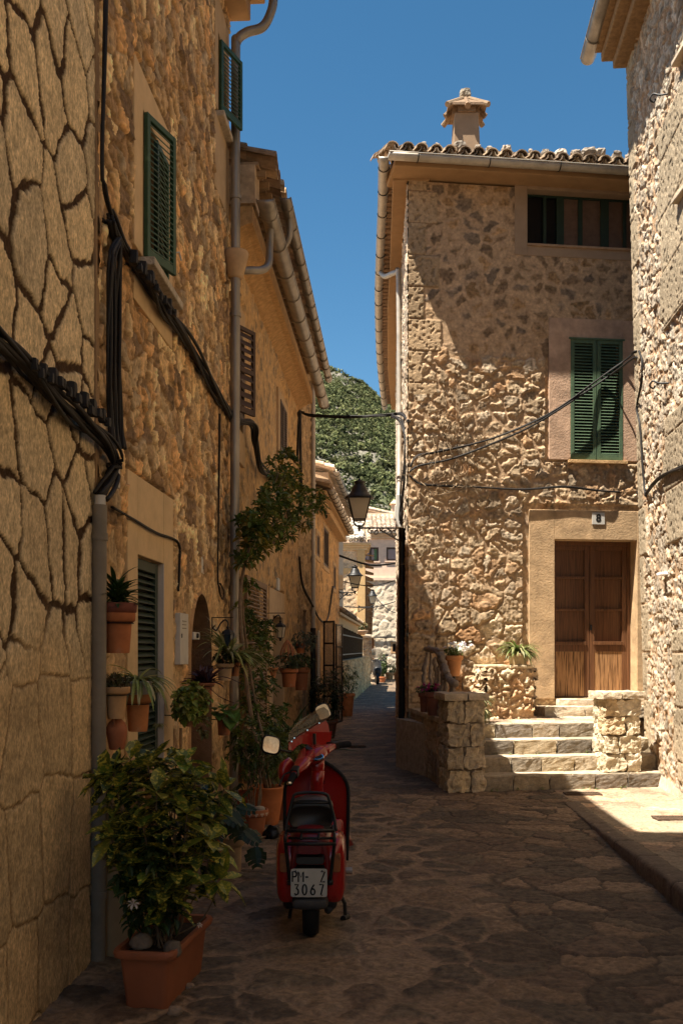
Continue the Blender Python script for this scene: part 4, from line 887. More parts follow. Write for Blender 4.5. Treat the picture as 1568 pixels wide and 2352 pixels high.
# downpipes at the street corner of house 8
pipe('drainpipe', [(.71, 18.0, 8.50), (.78, 17.7, 8.32), (.94, 17.0, 8.12), (.97, 16.9, 7.9), (.975, 16.8, 5.5), (.93, 16.2, 3.7)], .045, ZINCL, 'slim white drainpipe at the street side of the sunlit corner house', rings=[((.975, 16.8, 5.5), (0, 0, 1))])
pipe('drainpipe', [(X(923, 15.3), 15.3, 3.55), (X(923, 15.3), 15.3, .0)], .055, BLACK, 'black iron pipe down the street corner of the sunlit house', rings=[((X(923, 15.3), 15.3, 2.3), (0, 0, 1))], sm=False)
# ================================================================ right-hand house
Rr = thing('white_rubble_house', (5, 9, 0), 'sunlit house of whitish rough stone with sandstone quoins at the right edge', 'house')
sheet('wall', FRW, rng(0, 3.4, .014), rng(-.05, 9.5, .0135), st_right, WALL, Rr)
sheet('wall', FRW, rng(3.4, 22, .12), rng(-.05, 9.5, .1), st_right, WALL, Rr)
body(Rr, [FRW(.03, 0, -.12), FRW(22, 0, -.12), FRW(22, 0, -5), FRW(.03, 0, -5)], -.05, 9.4, col=(.4, .3, .2))
m = MB(); m.col = (.30, .19, .10); m.fb(FRW, -.02, 22, 9.30, 9.42, -.3, .20); m.fb(FRW, -.06, 22, 9.42, 9.54, -.3, .34); m.fb(FRW, -.06, 22, 9.54, 9.64, -.3, .42); m.build('cornice', WALLS, Rr, bevel=.015)
m = MB(); tiles(m, FRW, -.1, 22, .5, 9.66, .3, 1, seed=41); m.col = (.4, .28, .18); m._add([FRW(-.1, 9.65, .42), FRW(22, 9.65, .42), FRW(22, 10.9, -4.5), FRW(-.1, 10.9, -4.5)], [(0, 1, 2, 3)]); m.build('roof', TILE, Rr)
gutter('gutter', [FRW(-.3, 9.62, .47), FRW(12, 9.66, .47)], .095, ZINC, Rr, clips=1.2)
m = MB(); m.col = (.62, .5, .36)   # splayed mortar foot
for i in range(30):
    ua, ub = i*.13, (i+1)*.13; fa = .16*(.5+.5*float(vn(np.array(ua*2), np.array(0.), 3)))*max(.15, 1-ua/2.2); fb_ = .16*(.5+.5*float(vn(np.array(ub*2), np.array(0.), 3)))*max(.15, 1-ub/2.2)
    m._add([FRW(ua, .0, fa), FRW(ub, 0, fb_), FRW(ub, .06+fb_*1.3, .03), FRW(ua, .06+fa*1.3, .03), FRW(ua, -.02, 0), FRW(ub, -.02, 0)], [(0, 1, 2, 3), (0, 3, 4), (1, 5, 2)])
m.build('plinth', STN, Rr)
def urw(px): k = (px-CX)/F; return (k*13.0-4.0)/(k*1.0036-.0847) if False else None
def frw_at(px, py, o=.05):
    lo, hi = 0, 3.6; k = (px-CX)/F
    for _ in range(40):
        u = (lo+hi)/2; zz = 4.0
        for _ in range(4): p = FRW(u, zz, o); zz = Zp(py, p.y)
        p = FRW(u, zz, o)
        if p.x/p.y < k: lo = u
        else: hi = u
    return FRW((lo+hi)/2, zz, o)
def hook(px, py, label):
    m = MB(); p = frw_at(px, py, 0); m.tube(smooth_path([p+Vector((0, -.1, 0)), p+Vector((-.10, -.05, .01)), p+Vector((-.16, 0, .05)), p+Vector((-.19, .02, 0)), p+Vector((-.15, .02, -.03)), p+Vector((-.13, .01, 0))], 5), .011, 6)
    tag(m.build('iron_hook', BLACK, None, smooth=True), label, 'hook')
hook(1532, 226, 'curled iron hook high on the white rubble wall below the eave'); hook(1530, 885, 'curled iron hook on the white rubble wall beside the cable loop')
p = frw_at(1532, 1315, 0); m = MB(); m.box((p.x-.1, p.y-.10, p.z-.03), (p.x+.04, p.y+.10, p.z)); tag(m.build('stone_peg', PITT, None, bevel=.005), 'small flat bracket sticking out of the white rubble wall', 'bracket')
for (py_a, z_a, lab) in ((118, None, 'upper'), (436, None, 'lower')):
    p = frw_at(1567, py_a+20, 0); m = MB(); m.col = (.62, .5, .36); m.box((p.x-.10, p.y-1.1, p.z-.03), (p.x+.1, p.y+.08, p.z+.02)); m.build('sill', PITT, Rr, bevel=.008)
# ================================================================ steps, pillars, planter block
def hewn_row(m, fr, u0, u1, z0, z1, o0, o1, seed, cols, lens=(.28, .55), amp=.018, res=6, rnd=.12):
    r = random.Random(seed); u = u0
    while u < u1-.02:
        L = r.uniform(*lens); e = min(u+L, u1); 
        if u1-e < .15: e = u1
        c = r.choice(cols); f = r.uniform(.8, 1.15); mid = fr((u+e)/2, (z0+z1)/2, (o0+o1)/2); base = fr(0, 0, 0)
        def tr(x, y, z): v = fr(x, z, y)-base; return v
        m.rock(mid, (e-u-.008, o1-o0, z1-z0), res, amp, r.random()*90, tuple(x*f for x in c), rnd, fr=tr); u = e
FS = mkframe((1.66, 11.80), (1, .15))
ST = thing('stone_steps', (2.8, 12.6, 0), 'flight of worn stone steps rising to the brown double door', 'steps')
cs_ = [(.26, .21, .15), (.20, .165, .125), (.32, .25, .16), (.18, .15, .12), (.36, .29, .2)]
for i in range(4):
    m = MB(); z0, z1 = i*.18, (i+1)*.18; o = -i*.31
    hewn_row(m, FS, .0 if i == 0 else .02, 2.42, z0-.03, z1, o-.24, o+.0, 60+i, cs_, (.3, .6), .016, 9, .06)
    m.build('step', STN, ST)
    m = MB(); m.col = (.60, .50, .36); hewn_row(m, FS, .0, 2.42, z1-.05, z1+.012, o-.36, o-.015, 70+i, [(.50, .41, .29), (.44, .36, .25)], (.5, 1.2), .010, 8, .03); m.build('tread', STN, ST)
m = MB()
us_ = rng(-.3, 2.45, .03)
def land_fn(U, V):
    d = np.array(FS.d); n = np.array(FS.n); o = np.array(FS(0, 0, 0)); P = o+U[..., None]*d-V[..., None]*n
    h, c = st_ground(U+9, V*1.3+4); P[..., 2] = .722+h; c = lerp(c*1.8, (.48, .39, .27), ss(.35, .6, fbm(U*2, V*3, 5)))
    return P, np.clip(c, 0, 1)
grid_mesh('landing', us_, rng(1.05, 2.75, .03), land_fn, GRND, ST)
m = MB(); m.col = (.4, .32, .23); m.hexa([FS(-.28, 0, -1.0), FS(2.45, 0, -1.0), FS(2.45, 0, -2.6), FS(-.5, 0, -2.6), FS(-.28, .70, -1.0), FS(2.45, .70, -1.0), FS(2.45, .70, -2.6), FS(-.5, .70, -2.6)]); m.build('core', STN, ST)
m = MB(); hewn_row(m, F8, U8(1228), U8(1500), .71, .87, .02, .42, 81, [(.48, .38, .26), (.56, .46, .33)], (.4, .8), .012, 8, .06); m.build('step', STN, ST)
m = MB(); hewn_row(m, F8, U8(1275), U8(1478), .84, .965, -.33, .14, 82, [(.5, .4, .28), (.56, .46, .34)], (.5, .9), .01, 8, .05); m.build('threshold', STN, ST)
def pillar(label, fr, u0, u1, z0, z1, o0, o1, cols, seed, group='stone pillars beside the steps'):
    t = thing('stone_pillar', fr((u0+u1)/2, z0, (o0+o1)/2), label, 'pillar', group); m = MB(); r = random.Random(seed); n = max(3, int(round((z1-z0)/.245))); h = (z1-z0)/n
    for i in range(n):
        sp = u0+(u1-u0)*(r.uniform(.34, .44) if i % 2 else r.uniform(.56, .66))
        sq = o0+(o1-o0)*.5
        for (a, b) in ((u0, sp), (sp, u1)):
            for (c, d) in ((o0, sq), (sq, o1)):
                mid = fr((a+b)/2, z0+(i+.5)*h, (c+d)/2); base = fr(0, 0, 0)
                def tr(x, y, z, base=base): return fr(x, z, y)-base
                f = r.uniform(.8, 1.15); cc_ = r.choice(cols)
                m.rock(mid, (b-a-.014, d-c+.01, h-.014), 9, .036, r.random()*90, tuple(x*f for x in cc_), .13, fr=tr)
    m.col = (.2, .15, .1); m.fb(fr, u0+.03, u1-.03, z0-.02, z1, o0+.03, o1-.03); m.build('shaft', STN, t)
    m = MB(); hewn_row(m, fr, u0-.05, u1+.04, z1, z1+.085, o0-.04, o1+.05, seed+5, [(.60, .49, .34), (.5, .4, .28)], (.22, .34), .012, 8, .08); m.build('cap', STN, t)
pillar('left rough-hewn pillar at the foot of the steps, half in shade', FS, -.43, .03, .0, 1.09, -.40, .05, [(.48, .38, .25), (.42, .33, .22), (.52, .40, .24)], 5)
pillar('right rough-hewn pale pillar standing on the lowest step in full sun', FS, 1.56, 2.03, .20, 1.09, -.44, -.06, [(.60, .50, .34), (.66, .56, .40), (.62, .47, .28)], 8)
# low side wall of the landing
t = thing('low_side_wall', (1.1, 13.1, 0), 'low shaded rubble wall holding the landing on the lane side', 'wall')
fw_ = mkframe((1.235, 11.95), (-.24, 2.35)); 
if fw_.n.x > 0: fw_ = mkframe((1.235, 11.95), (-.24, 2.35), flip=-1)
m = MB()
for i in range(4): hewn_row(m, fw_, 0, 2.36, i*.2-.02, (i+1)*.2, -.26, .0, 90+i, [(.36, .27, .18), (.3, .22, .15), (.42, .3, .19)], (.2, .42), .03, 7, .2)
m.build('wall', STN, t); m = MB(); hewn_row(m, fw_, 0, 2.36, .79, .85, -.30, .02, 99, [(.42, .33, .22)], (.4, .7), .012, 7, .08); m.build('cap', STN, t)
# rubble planter block beside the door
fp_ = mkframe((X(1117, 13.75), 13.75), (1, .13))
t = thing('planter_block', fp_(.33, .72, -.2), 'rubble stone planter block left of the brown door under the grassy pot', 'planter')
st_pb = mk_rubble(.17, .13, 210, [(.56, .40, .24), (.46, .33, .2), (.6, .47, .3), (.46, .28, .15)], (.50, .34, .2), .015, .05, .045, soft=2)
sheet('wall', fp_, rng(0, .66, .012), rng(.70, 1.45, .012), st_pb, WALL, t)
f2_ = mkframe(tuple(fp_(.66, 0, 0)[:2]), (-fp_.n.x, -fp_.n.y)); f2_ = f2_ if f2_.n.x > 0 else mkframe(tuple(fp_(.66, 0, 0)[:2]), (-fp_.n.x, -fp_.n.y), flip=-1)
sheet('wall', f2_, rng(0, .7, .012), rng(.70, 1.45, .012), st_pb, WALL, t)
f3_ = mkframe(tuple(fp_(0, 0, 0)[:2]), (-fp_.n.x, -fp_.n.y)); f3_ = f3_ if f3_.n.x < 0 else mkframe(tuple(fp_(0, 0, 0)[:2]), (-fp_.n.x, -fp_.n.y), flip=-1)
sheet('wall', f3_, rng(0, .7, .012), rng(.70, 1.45, .012), st_pb, WALL, t)
body(t, [fp_(.03, 0, -.03), fp_(.63, 0, -.03), fp_(.63, 0, -.7), fp_(.03, 0, -.7)], .7, 1.43, 'core', (.5, .36, .22)); m = MB(); hewn_row(m, fp_, -.02, .68, 1.43, 1.47, -.66, .03, 5, [(.55, .43, .28)], (.25, .4), .012, 8, .05); m.build('top', STN, t)
# ================================================================ cables, right
def c8(px, py, o=.06): u = U8(px); return F8(u, Z8(px, py), o)
cables('cable', [c8(940, 1075, .08), c8(955, 1050, .08), c8(1000, 1042, .1), c8(1090, 1022, .14), c8(1180, 990, .15), c8(1270, 945, .15), c8(1360, 880, .15), c8(1430, 830, .16), at(1452, 812, 13.0), at(1466, 806, 12.85)], 2, .011, .014, 'upper black cable rising across the stone facade past the green shutters', 'cables rising across the stone facade', seed=21)
cables('cable', [c8(938, 1085, .08), c8(960, 1072, .09), c8(1030, 1058, .12), c8(1120, 1025, .15), c8(1210, 985, .15), c8(1300, 930, .15), c8(1400, 862, .16), at(1455, 822, 12.95), at(1470, 828, 12.85)], 1, .012, 0, 'lower black cable rising across the stone facade past the green shutters', 'cables rising across the stone facade', seed=22)
cables('cable', [frw_at(1466, 806), frw_at(1473, 830), frw_at(1471, 880), frw_at(1461, 935), frw_at(1468, 975), frw_at(1473, 1040), frw_at(1476, 1090), frw_at(1479, 1122), frw_at(1482, 1140)], 3, .008, .008, 'loop of black cables hanging down the corner of the white rubble wall', seed=23)
cables('cable', [c8(936, 1092, .08), c8(958, 1112, .09), c8(1000, 1118, .09), c8(1100, 1122, .09), c8(1200, 1126, .09), c8(1290, 1120, .09), c8(1380, 1130, .09), c8(1462, 1134, .09), frw_at(1482, 1132)], 2, .011, .010, 'black cable running level above the door lintel', seed=24)
cables('cable', [frw_at(1482, 1134), frw_at(1500, 1112), frw_at(1530, 1088), frw_at(1575, 1068), frw_at(1640, 1020)], 3, .012, .014, 'black cable climbing along the white rubble wall to the right', seed=25)
# street corner bundle and the cable bridge over the lane
cables('cable_bundle', [at(898, 955, 16.3), at(918, 966, 15.4), at(930, 1000, 15.0), at(930, 1060, 14.9), at(926, 1110, 14.9), at(922, 1160, 14.95), at(921, 1200, 15.0), at(923, 1240, 15.2)], 4, .014, .03, 'black cable bundle bending down the street corner of the sunlit house', seed=26)
cables('cable_bundle', [LF(16.5, Zp(952, 16.5), .06), at(690, 946, 16.6), at(712, 955, 16.6), at(760, 957, 16.5), at(830, 957, 16.3), at(880, 953, 16.2), at(920, 950, 16.0), c8(934, 970, .08)], 6, .009, .028, 'bundle of black cables spanning the lane between the two houses', seed=27, clamps=3)
cables('cable', [LF(16.45, Zp(960, 16.5), .08), LF(16.4, Zp(948, 16.5), .1), LF(16.3, Zp(970, 16.4), .10), LF(16.3, Zp(1010, 16.4), .08), LF(16.35, Zp(1060, 16.4), .06)], 3, .014, .02, 'black cables curving off the lane bundle onto the ochre house', seed=28)
m = MB(); b_ = at(921, 1180, 15.1); m.box((b_.x-.08, b_.y-.1, b_.z-.22), (b_.x+.02, b_.y+.1, b_.z+.28)); m.box((b_.x-.10, b_.y-.07, b_.z-.1), (b_.x-.08, b_.y+.07, b_.z+.12))
tag(m.build('junction_box', WHITE, None, bevel=.01), 'pale grey junction box on the corner above the lantern bracket', 'junction box')
# dead vine on the facade
m = MB(); rnd = random.Random(3)
def vine(p0, n, step, dirv, r, depth=0):
    p = Vector(p0); pts = [F8(p.x, p.y, .07)]; d = Vector(dirv)
    for i in range(n):
        d = (d+Vector((rnd.gauss(0, .35), rnd.gauss(0, .3)))).normalized(); p = p+d*step; pts.append(F8(max(.05, p.x), p.y, .10+rnd.uniform(-.02, .05)))
        if depth < 2 and rnd.random() < .35: vine(p, int(n*.5), step*.8, (d.x+rnd.gauss(0, .8), d.y+rnd.gauss(0, .6)), r*.6, depth+1)
    m.tube(smooth_path(pts, 2), [r*(1-.7*i/(len(pts)*2)) for i in range((len(pts)-1)*2+1)], 5)
for (px_, py_, dx_, dz_, n_) in [(945, 1085, .5, -1, 14), (1000, 1110, .2, 1, 14), (1030, 1000, .6, 1, 12), (960, 1130, .6, -1, 12), (1020, 920, -.1, -1, 12), (1060, 1010, .8, 1.3, 12), (980, 1120, .3, -1, 14), (990, 1000, -.1, -1, 10)]:
    vine((U8(px_), Z8(px_, py_)), n_, .09, (dx_, dz_), .006)
for k in range(160):
    px_ = rnd.gauss(1015, 26); py_ = rnd.uniform(880, 1150); p = F8(U8(px_), Z8(px_, py_), .1+rnd.uniform(-.03, .03)); m.leaf(p, (rnd.gauss(0, 1), -.5, rnd.gauss(-.4, .7)), rnd.uniform(.03, .06), .02, .3)
tag(m.build('dead_vine', DRYV), 'dry leafless vine clinging to the sunlit stone facade', 'vine')
# ================================================================ street lanterns
FROST = M('frosted_lantern_glass', (.8, .74, .6), .35, .05, 3, 0, spec=.4, trans=.65)
def lantern(pos, s, mount, label, bmat, arm=.0, scroll=1, wire=False):
    """pos: foot of the lantern body; mount: point on the wall the arm springs from"""
    pos = Vector(pos); mount = Vector(mount); t = thing('street_lantern', mount, label, 'street lamp', 'wall-mounted street lanterns')
    a0, a1, h = .10*s, .185*s, .36*s
    def ring(m, r, z, w): 
        q = [pos+Vector((x*r, y*r, z)) for x, y in ((-1, -1), (1, -1), (1, 1), (-1, 1), (-1, -1))]
        for i in range(4): m.tube([q[i], q[i+1]], w, 6)
    g_ = MB(); zb_ = .09*s
    g_.hexa([pos+Vector((x*r*.93, y*r*.93, z)) for r, z in ((a0, zb_), (a1, zb_+h)) for x, y in ((-1, -1), (1, -1), (1, 1), (-1, 1))]); g_.build('glass', FROST, t)
    m = MB(); ring(m, a0, zb_, .011*s); ring(m, a1, zb_+h, .014*s)
    for x, y in ((-1, -1), (1, -1), (1, 1), (-1, 1)):
        m.tube([pos+Vector((x*a0, y*a0, zb_)), pos+Vector((x*a1, y*a1, zb_+h))], .011*s, 6)
        m.tube([pos+Vector((x*a1, y*a1, zb_+h)), pos+Vector((x*a1, y*a1, zb_+h+.035*s))], .010*s, 6)
        m.tube(smooth_path([pos+Vector((0, 0, -.03*s)), pos+Vector((x*.05*s, y*.05*s, -.01*s)), pos+Vector((x*.085*s, y*.085*s, .03*s)), pos+Vector((x*a0, y*a0, zb_))], 4), .010*s, 6)
    m.build('frame', BLACK, t)
    m = MB(); z = zb_+h; m.lathe([(a1*1.36, z), (a1*1.33, z+.02*s), (a1*1.02, z+.06*s), (a1*.80, z+.11*s), (a1*.66, z+.18*s), (a1*.56, z+.215*s), (a1*.42, z+.235*s), (a1*.42, z+.26*s), (a1*.55, z+.275*s), (a1*.5, z+.29*s), (a1*.2, z+.30*s), (a1*.16, z+.32*s), (.01, z+.335*s)], pos, 16); m.build('hood', BLACK, t, smooth=True)
    m = MB(); dv = (mount-pos); dv.z = 0; L = dv.length; d = dv.normalized(); az = pos.z-.05*s
    P0 = Vector((pos.x, pos.y, az)); 
    m.tube([P0-Vector((0, 0, .05*s)), P0+Vector((0, 0, .05*s))], [.02*s, .03*s], 8)
    m.tube([P0, P0+d*L], .016*s, 8)
    def sp(c, r0, turns, ph, sg=1): 
        return [Vector((c.x, c.y, c.z))+d*math.cos(ph+sg*i*.35)*r0*(1-i/(turns*18+2))+Vector((0, 0, 1))*math.sin(ph+sg*i*.35)*r0*(1-i/(turns*18+2)) for i in range(int(turns*18))]
    w_ = .011*s
    for (f, r0, zz, ph, sg) in ((.25, .05, -.06, 1.5, 1), (.36, .055, -.07, 1.2, -1), (.55, .04, -.05, 1.5, 1), (.66, .06, -.08, 2, -1), (.80, .075, -.10, 1.2, 1), (.93, .05, -.17, 1.5, -1)):
        m.tube(sp(P0+d*L*f+Vector((0, 0, zz*s)), r0*s, 1, ph, sg), w_, 5)
    m.tube(smooth_path([P0+d*L*.45+Vector((0, 0, -.02*s)), P0+d*L*.7+Vector((0, 0, -.13*s)), P0+d*L*.86+Vector((0, 0, -.20*s)), P0+d*L+Vector((0, 0, -.24*s))], 5), w_*1.2, 6)
    m.tube([P0+d*L+Vector((0, 0, .06*s)), P0+d*L+Vector((0, 0, -.28*s))], .018*s, 6); m.tube([P0+d*L*.95+Vector((0, 0, .05*s)), P0+d*L*.95-Vector((0, 0, .05*s))], .03*s, 8)
    m.build('bracket', bmat, t)
BRK = M('weathered_grey_iron', (.13, .13, .125), .5, .3, 20, .2, 60, .002, spec=.5)
lantern((X(825, 16), 16, Zp(1206, 16)), .95, (1.0, 16, Zp(1206, 16)), 'large nearest street lantern on a scrolled grey bracket over the lane', BRK)
lantern((X(815, 28), 28, Zp(1357, 28)), .93, (X(776, 28), 28, Zp(1357, 28)), 'middle street lantern on a black bracket from the far left house', BLACK)
lantern((X(855, 49.2), 49.2, Zp(1391, 49.2)), 1.05, (X(823, 49.2), 49.2, Zp(1391, 49.2)), 'smallest, farthest street lantern before the stone house end', BLACK)
def small_lantern(pos, s, label, arm=True, white=False):
    pos = Vector(pos); t = thing('wall_lantern', pos, label, 'lantern'); m = MB()
    m.lathe([(.012*s, -.035*s), (.02*s, 0), (.05*s, .01*s)], pos, 6); m.lathe([(.075*s, .14*s), (.06*s, .17*s), (.03*s, .19*s), (.012*s, .20*s), (.018*s, .215*s), (.004*s, .235*s)], pos, 6)
    for k in range(6): a = math.pi*k/3; m.tube([pos+Vector((math.cos(a)*.046*s, math.sin(a)*.046*s, .01*s)), pos+Vector((math.cos(a)*.068*s, math.sin(a)*.068*s, .14*s))], .004*s, 5)
    m.build('frame', BLACK, t); m = MB(); m.lathe([(.042*s, .012*s), (.062*s, .138*s)], pos, 6); m.build('glass', FROST if white else GLASSD, t)
    if arm:
        m = MB(); n = LF.n; top = pos+Vector((0, 0, .235*s)); w_ = top-n*.17*s
        m.tube(smooth_path([top, top+Vector((0, 0, .03*s)), top-n*.03*s+Vector((0, 0, .06*s)), top-n*.08*s+Vector((0, 0, .02*s)), top-n*.12*s-Vector((0, 0, .05*s)), top-n*.16*s-Vector((0, 0, .03*s)), top-n*.14*s+Vector((0, 0, .0))], 5), .008*s, 6)
        m.tube([w_+Vector((0, 0, .09*s)), w_-Vector((0, 0, .12*s))], .007*s, 6); m.tube([w_+Vector((0, 0, .085*s)), top+Vector((0, 0, .085*s))+n*.06*s], .005*s, 6); m.build('bracket', BLACK, t)
def atl(px, py, off): Yq = YL(px, 1.64-off); return LF(Yq, Zp(py, Yq), off)
small_lantern(atl(524, 1487, .22), .8, 'small black wrought-iron lantern on a scroll bracket before the drainpipe')
small_lantern(atl(644, 1466, .20), 1.0, 'small lantern with white glass beside the taupe shutter', white=True)
# ================================================================ plants
def jit(c, r, f=.25): k = 1+r.uniform(-f, f); return tuple(x*k*(1+r.uniform(-.08, .08)) for x in c)
def pot_prof(rt, h, rb=None, rim=.22, lip=.012):
    rb = rb or rt*.68; return [(rb*.96, 0), (rb, .008), (rt*.93-lip, h*(1-rim)-.004), (rt*.93, h*(1-rim)), (rt, h*(1-rim)+.006), (rt*1.02, h-.006), (rt, h), (rt*.9, h), (rt*.86, h*.9), (rt*.3, h*.88)]
TC = (.44, .15, .055); TCL = (.50, .21, .09); CRM = (.58, .38, .2)
def pot(t, c, rt, h, col=TC, rb=None, rim=.22, name='pot', wav=0):
    m = MB(); m.col = col; m.lathe(pot_prof(rt, h, rb, rim), c, 28, wav=wav); o = m.build(name, TERR, t, smooth=True); e = o.modifiers.new('e', 'EDGE_SPLIT'); e.split_angle = R(50)
    m = MB(); m.lathe([(rt*.84, h*.86), (rt*.5, h*.9), (.005, h*.905)], c, 14); m.build('soil', SOIL, o, smooth=True); return o
def plant(label, cat='potted plant', group=None, c=(0, 0, 0), name='potted_plant'): return thing(name, c, label, cat, group)
def spider(m, c, n, L, W, r, cols, up=1.1, droop=2.0, bias=(0, 0, 0)):
    W *= 2.3
    for k in range(n):
        a = r.uniform(0, 2*math.pi); d = Vector((math.cos(a), math.sin(a), up*r.uniform(.5, 1.6)))+Vector(bias); m.blade(Vector(c)+Vector((math.cos(a), math.sin(a), 0))*r.uniform(0, .03), d, L*r.uniform(.6, 1.1), W*r.uniform(.7, 1.1), droop*r.uniform(.6, 1.3), 7, jit(r.choice(cols), r))
def bush(m, c, rad, n, L, W, r, cols, whorl=5, droop=.35, hollow=.35, stems=None, up=.35):
    c = Vector(c)
    for k in range(n):
        while True:
            v = Vector((r.uniform(-1, 1), r.uniform(-1, 1), r.uniform(-1, 1)))
            if hollow < v.length < 1: break
        p = c+Vector((v.x*rad[0], v.y*rad[1], v.z*rad[2])); ax = (v.normalized()+Vector((0, 0, up))).normalized(); b1 = ax.orthogonal().normalized(); b2 = ax.cross(b1); a0 = r.uniform(0, 6.28); col = jit(r.choice(cols), r, .3)
        for j in range(whorl):
            a = a0+2*math.pi*j/whorl+r.uniform(-.3, .3); d = ax*r.uniform(.15, .7)+b1*math.cos(a)+b2*math.sin(a)
            m.leaf(p+ax*r.uniform(-.01, .01), d, L*r.uniform(.7, 1.15), W*r.uniform(.8, 1.1), droop*r.uniform(.4, 1.5), .22, jit(col, r, .12), r.uniform(-.4, .4))
        if stems is not None: stems.append(p)
G1 = (.105, .15, .028); G2 = (.068, .108, .022); G3 = (.17, .19, .038); G4 = (.2, .2, .045); GD = (.036, .062, .018)
rn = random.Random(11)
# big planter in the left foreground with spotted laurel
gx, gy = X(350, 4.78), 4.72
t = thing('spotted_laurel', (gx, gy+.3, 0), 'large yellow-spotted leafy shrub in a rectangular terracotta planter in the foreground', 'potted shrub')
def rl(x, y): a = R(-9); x = x*.84; return (gx-.01+x*math.cos(a)-y*math.sin(a), gy+x*math.sin(a)+y*math.cos(a))
def ringp(hw, y0, y1, z, rc=.03):
    out = []
    for (cx_q, cy_q, a0) in ((hw-rc, y1-rc, 0), (-hw+rc, y1-rc, 90), (-hw+rc, y0+rc, 180), (hw-rc, y0+rc, 270)):
        for k in range(5): a = R(a0+k*22.5); q = rl(cx_q+rc*math.cos(a), cy_q+rc*math.sin(a)); out.append((q[0], q[1], z))
    return out
m = MB(); m.col = (.30, .10, .045); rings = [ringp(.118, -.03, .54, .0), ringp(.122, -.035, .545, .02), ringp(.145, -.06, .57, .245), ringp(.175, -.085, .60, .25, .05), ringp(.182, -.09, .61, .27, .05), ringp(.175, -.085, .60, .287, .05), ringp(.15, -.06, .575, .285), ringp(.142, -.05, .565, .24), ringp(.10, 0, .5, .235)]
b = 0
for rg_ in rings: m.v += rg_; m.c += [m.col]*len(rg_)
for i in range(len(rings)-1):
    for k in range(20): m.f.append((i*20+k, i*20+(k+1) % 20, (i+1)*20+(k+1) % 20, (i+1)*20+k))
m.f.append(tuple(reversed(range(20)))); m.f.append(tuple(range(160, 180)))
PLASTIC = M('terracotta_plastic', (1, 1, 1), .55, .12, 7, .12, 80, .003, attr=True, spec=.35, tint=((.25, .12, .06), 5, .6, .8))
o = m.build('planter', PLASTIC, t, smooth=True); e = o.modifiers.new('e', 'EDGE_SPLIT'); e.split_angle = R(40)
m = MB(); q = [rl(-.14, -.05), rl(.14, -.05), rl(.14, .56), rl(-.14, .56)]; m._add([(x_, y_, .25) for x_, y_ in q], [(0, 1, 2, 3)]); m.build('soil', SOIL, t)
LS = M('spotted_leaf', (1, 1, 1), .38, .25, 14, .2, 30, .003, attr=True, spec=.5, trans=.2, tint=((.50, .42, .06), 60, .53, .57))
r = random.Random(4)
st_ = []; m = MB(); stm = MB()
stemtops = []
for (px_, py_, Yq) in [(262, 1775, 4.95), (300, 1745, 5.0), (340, 1760, 4.95), (385, 1730, 5.05), (425, 1750, 4.95), (450, 1790, 4.9), (470, 2060, 4.85), (500, 2000, 4.95), (300, 2000, 4.8), (345, 2050, 4.75), (490, 1960, 5.0), (415, 2090, 4.8), (280, 1920, 4.95), (405, 1800, 4.85), (360, 1820, 4.8), (300, 1830, 4.85), (265, 1900, 4.8), (290, 1960, 4.8), (330, 1900, 4.72), (380, 1880, 4.75), (430, 1870, 4.8), (470, 1850, 5.0), (480, 1930, 4.85), (455, 1960, 4.8), (400, 1960, 4.75), (350, 1980, 4.75), (425, 2030, 4.8), (480, 2020, 4.9), (380, 2050, 4.75), (320, 2040, 4.8), (440, 1900, 5.1), (330, 1800, 5.2), (390, 1840, 5.25), (350, 1930, 5.2), (300, 1880, 5.1), (460, 2060, 5.0), (405, 1760, 5.2), (360, 1740, 5.2), (345, 1850, 4.95), (410, 1920, 4.95), (365, 2010, 5.0), (310, 1790, 5.0), (445, 1830, 5.15), (395, 1990, 5.0), (475, 1890, 5.0), (275, 1850, 5.0), (240, 1790, 4.95), (330, 1960, 5.0), (425, 1990, 5.1)]:
    p = at(px_, py_, Yq); ax = Vector(((px_-372)/150+r.uniform(-.2, .2), r.uniform(-.5, .3), .75)).normalized(); stemtops.append((p, ax))
stemtops = [q for i, q in enumerate(stemtops) if i % 4 != 3]+[(at(238, 1778, 4.95), Vector((-.8, -.2, .5)).normalized()), (at(515, 1812, 5.0), Vector((.8, -.1, .5)).normalized()), (at(508, 2020, 4.95), Vector((.8, -.2, .3)).normalized()), (at(255, 1925, 4.8), Vector((-.8, -.2, .2)).normalized())]
stemtops = [q for q in stemtops if not (q[0].z < Zp(2035, 4.85) and q[0].x > X(395, 4.85))]
for p, ax in stemtops:
    b1 = ax.orthogonal().normalized(); b2 = ax.cross(b1)
    for ly in range(3):
        q = p-ax*.045*ly; nn = 4 if ly else 5; a0 = r.uniform(0, 6.28); base = jit(r.choice([(.05, .085, .015), (.09, .13, .022), (.03, .055, .01)]), r)
        if ly == 0: base = jit(r.choice([(.17, .20, .03), (.10, .14, .022)]), r)
        for j in range(nn):
            a = a0+6.283*j/nn+r.uniform(-.3, .3); d = ax*(.45-.2*ly)+b1*math.cos(a)+b2*math.sin(a)
            m.leaf(q, d, r.uniform(.115, .175), r.uniform(.065, .09), r.uniform(-.1, .4), .14, jit(base, r, .2), r.uniform(-.35, .35))
    c0 = Vector(rl(r.uniform(-.06, .06), r.uniform(.1, .4))+(.25,)); stm.tube(smooth_path([c0, c0.lerp(p, .5)+Vector((r.uniform(-.03, .03), 0, -.05)), p], 4), .004, 5)
m.build('foliage', LS, t); stm.build('stems', BARK, t)
m = MB(); r = random.Random(8)
for k in range(95):
    q = rl(r.uniform(-.17, .10), r.uniform(-.02, .5)); p = Vector((q[0], q[1], r.uniform(.36, .82))); bush(m, p, (.03, .03, .03), 2, .065, .034, r, [(.03, .055, .015), (.045, .075, .02)], 5)
m.build('underplanting', LEAF, t)
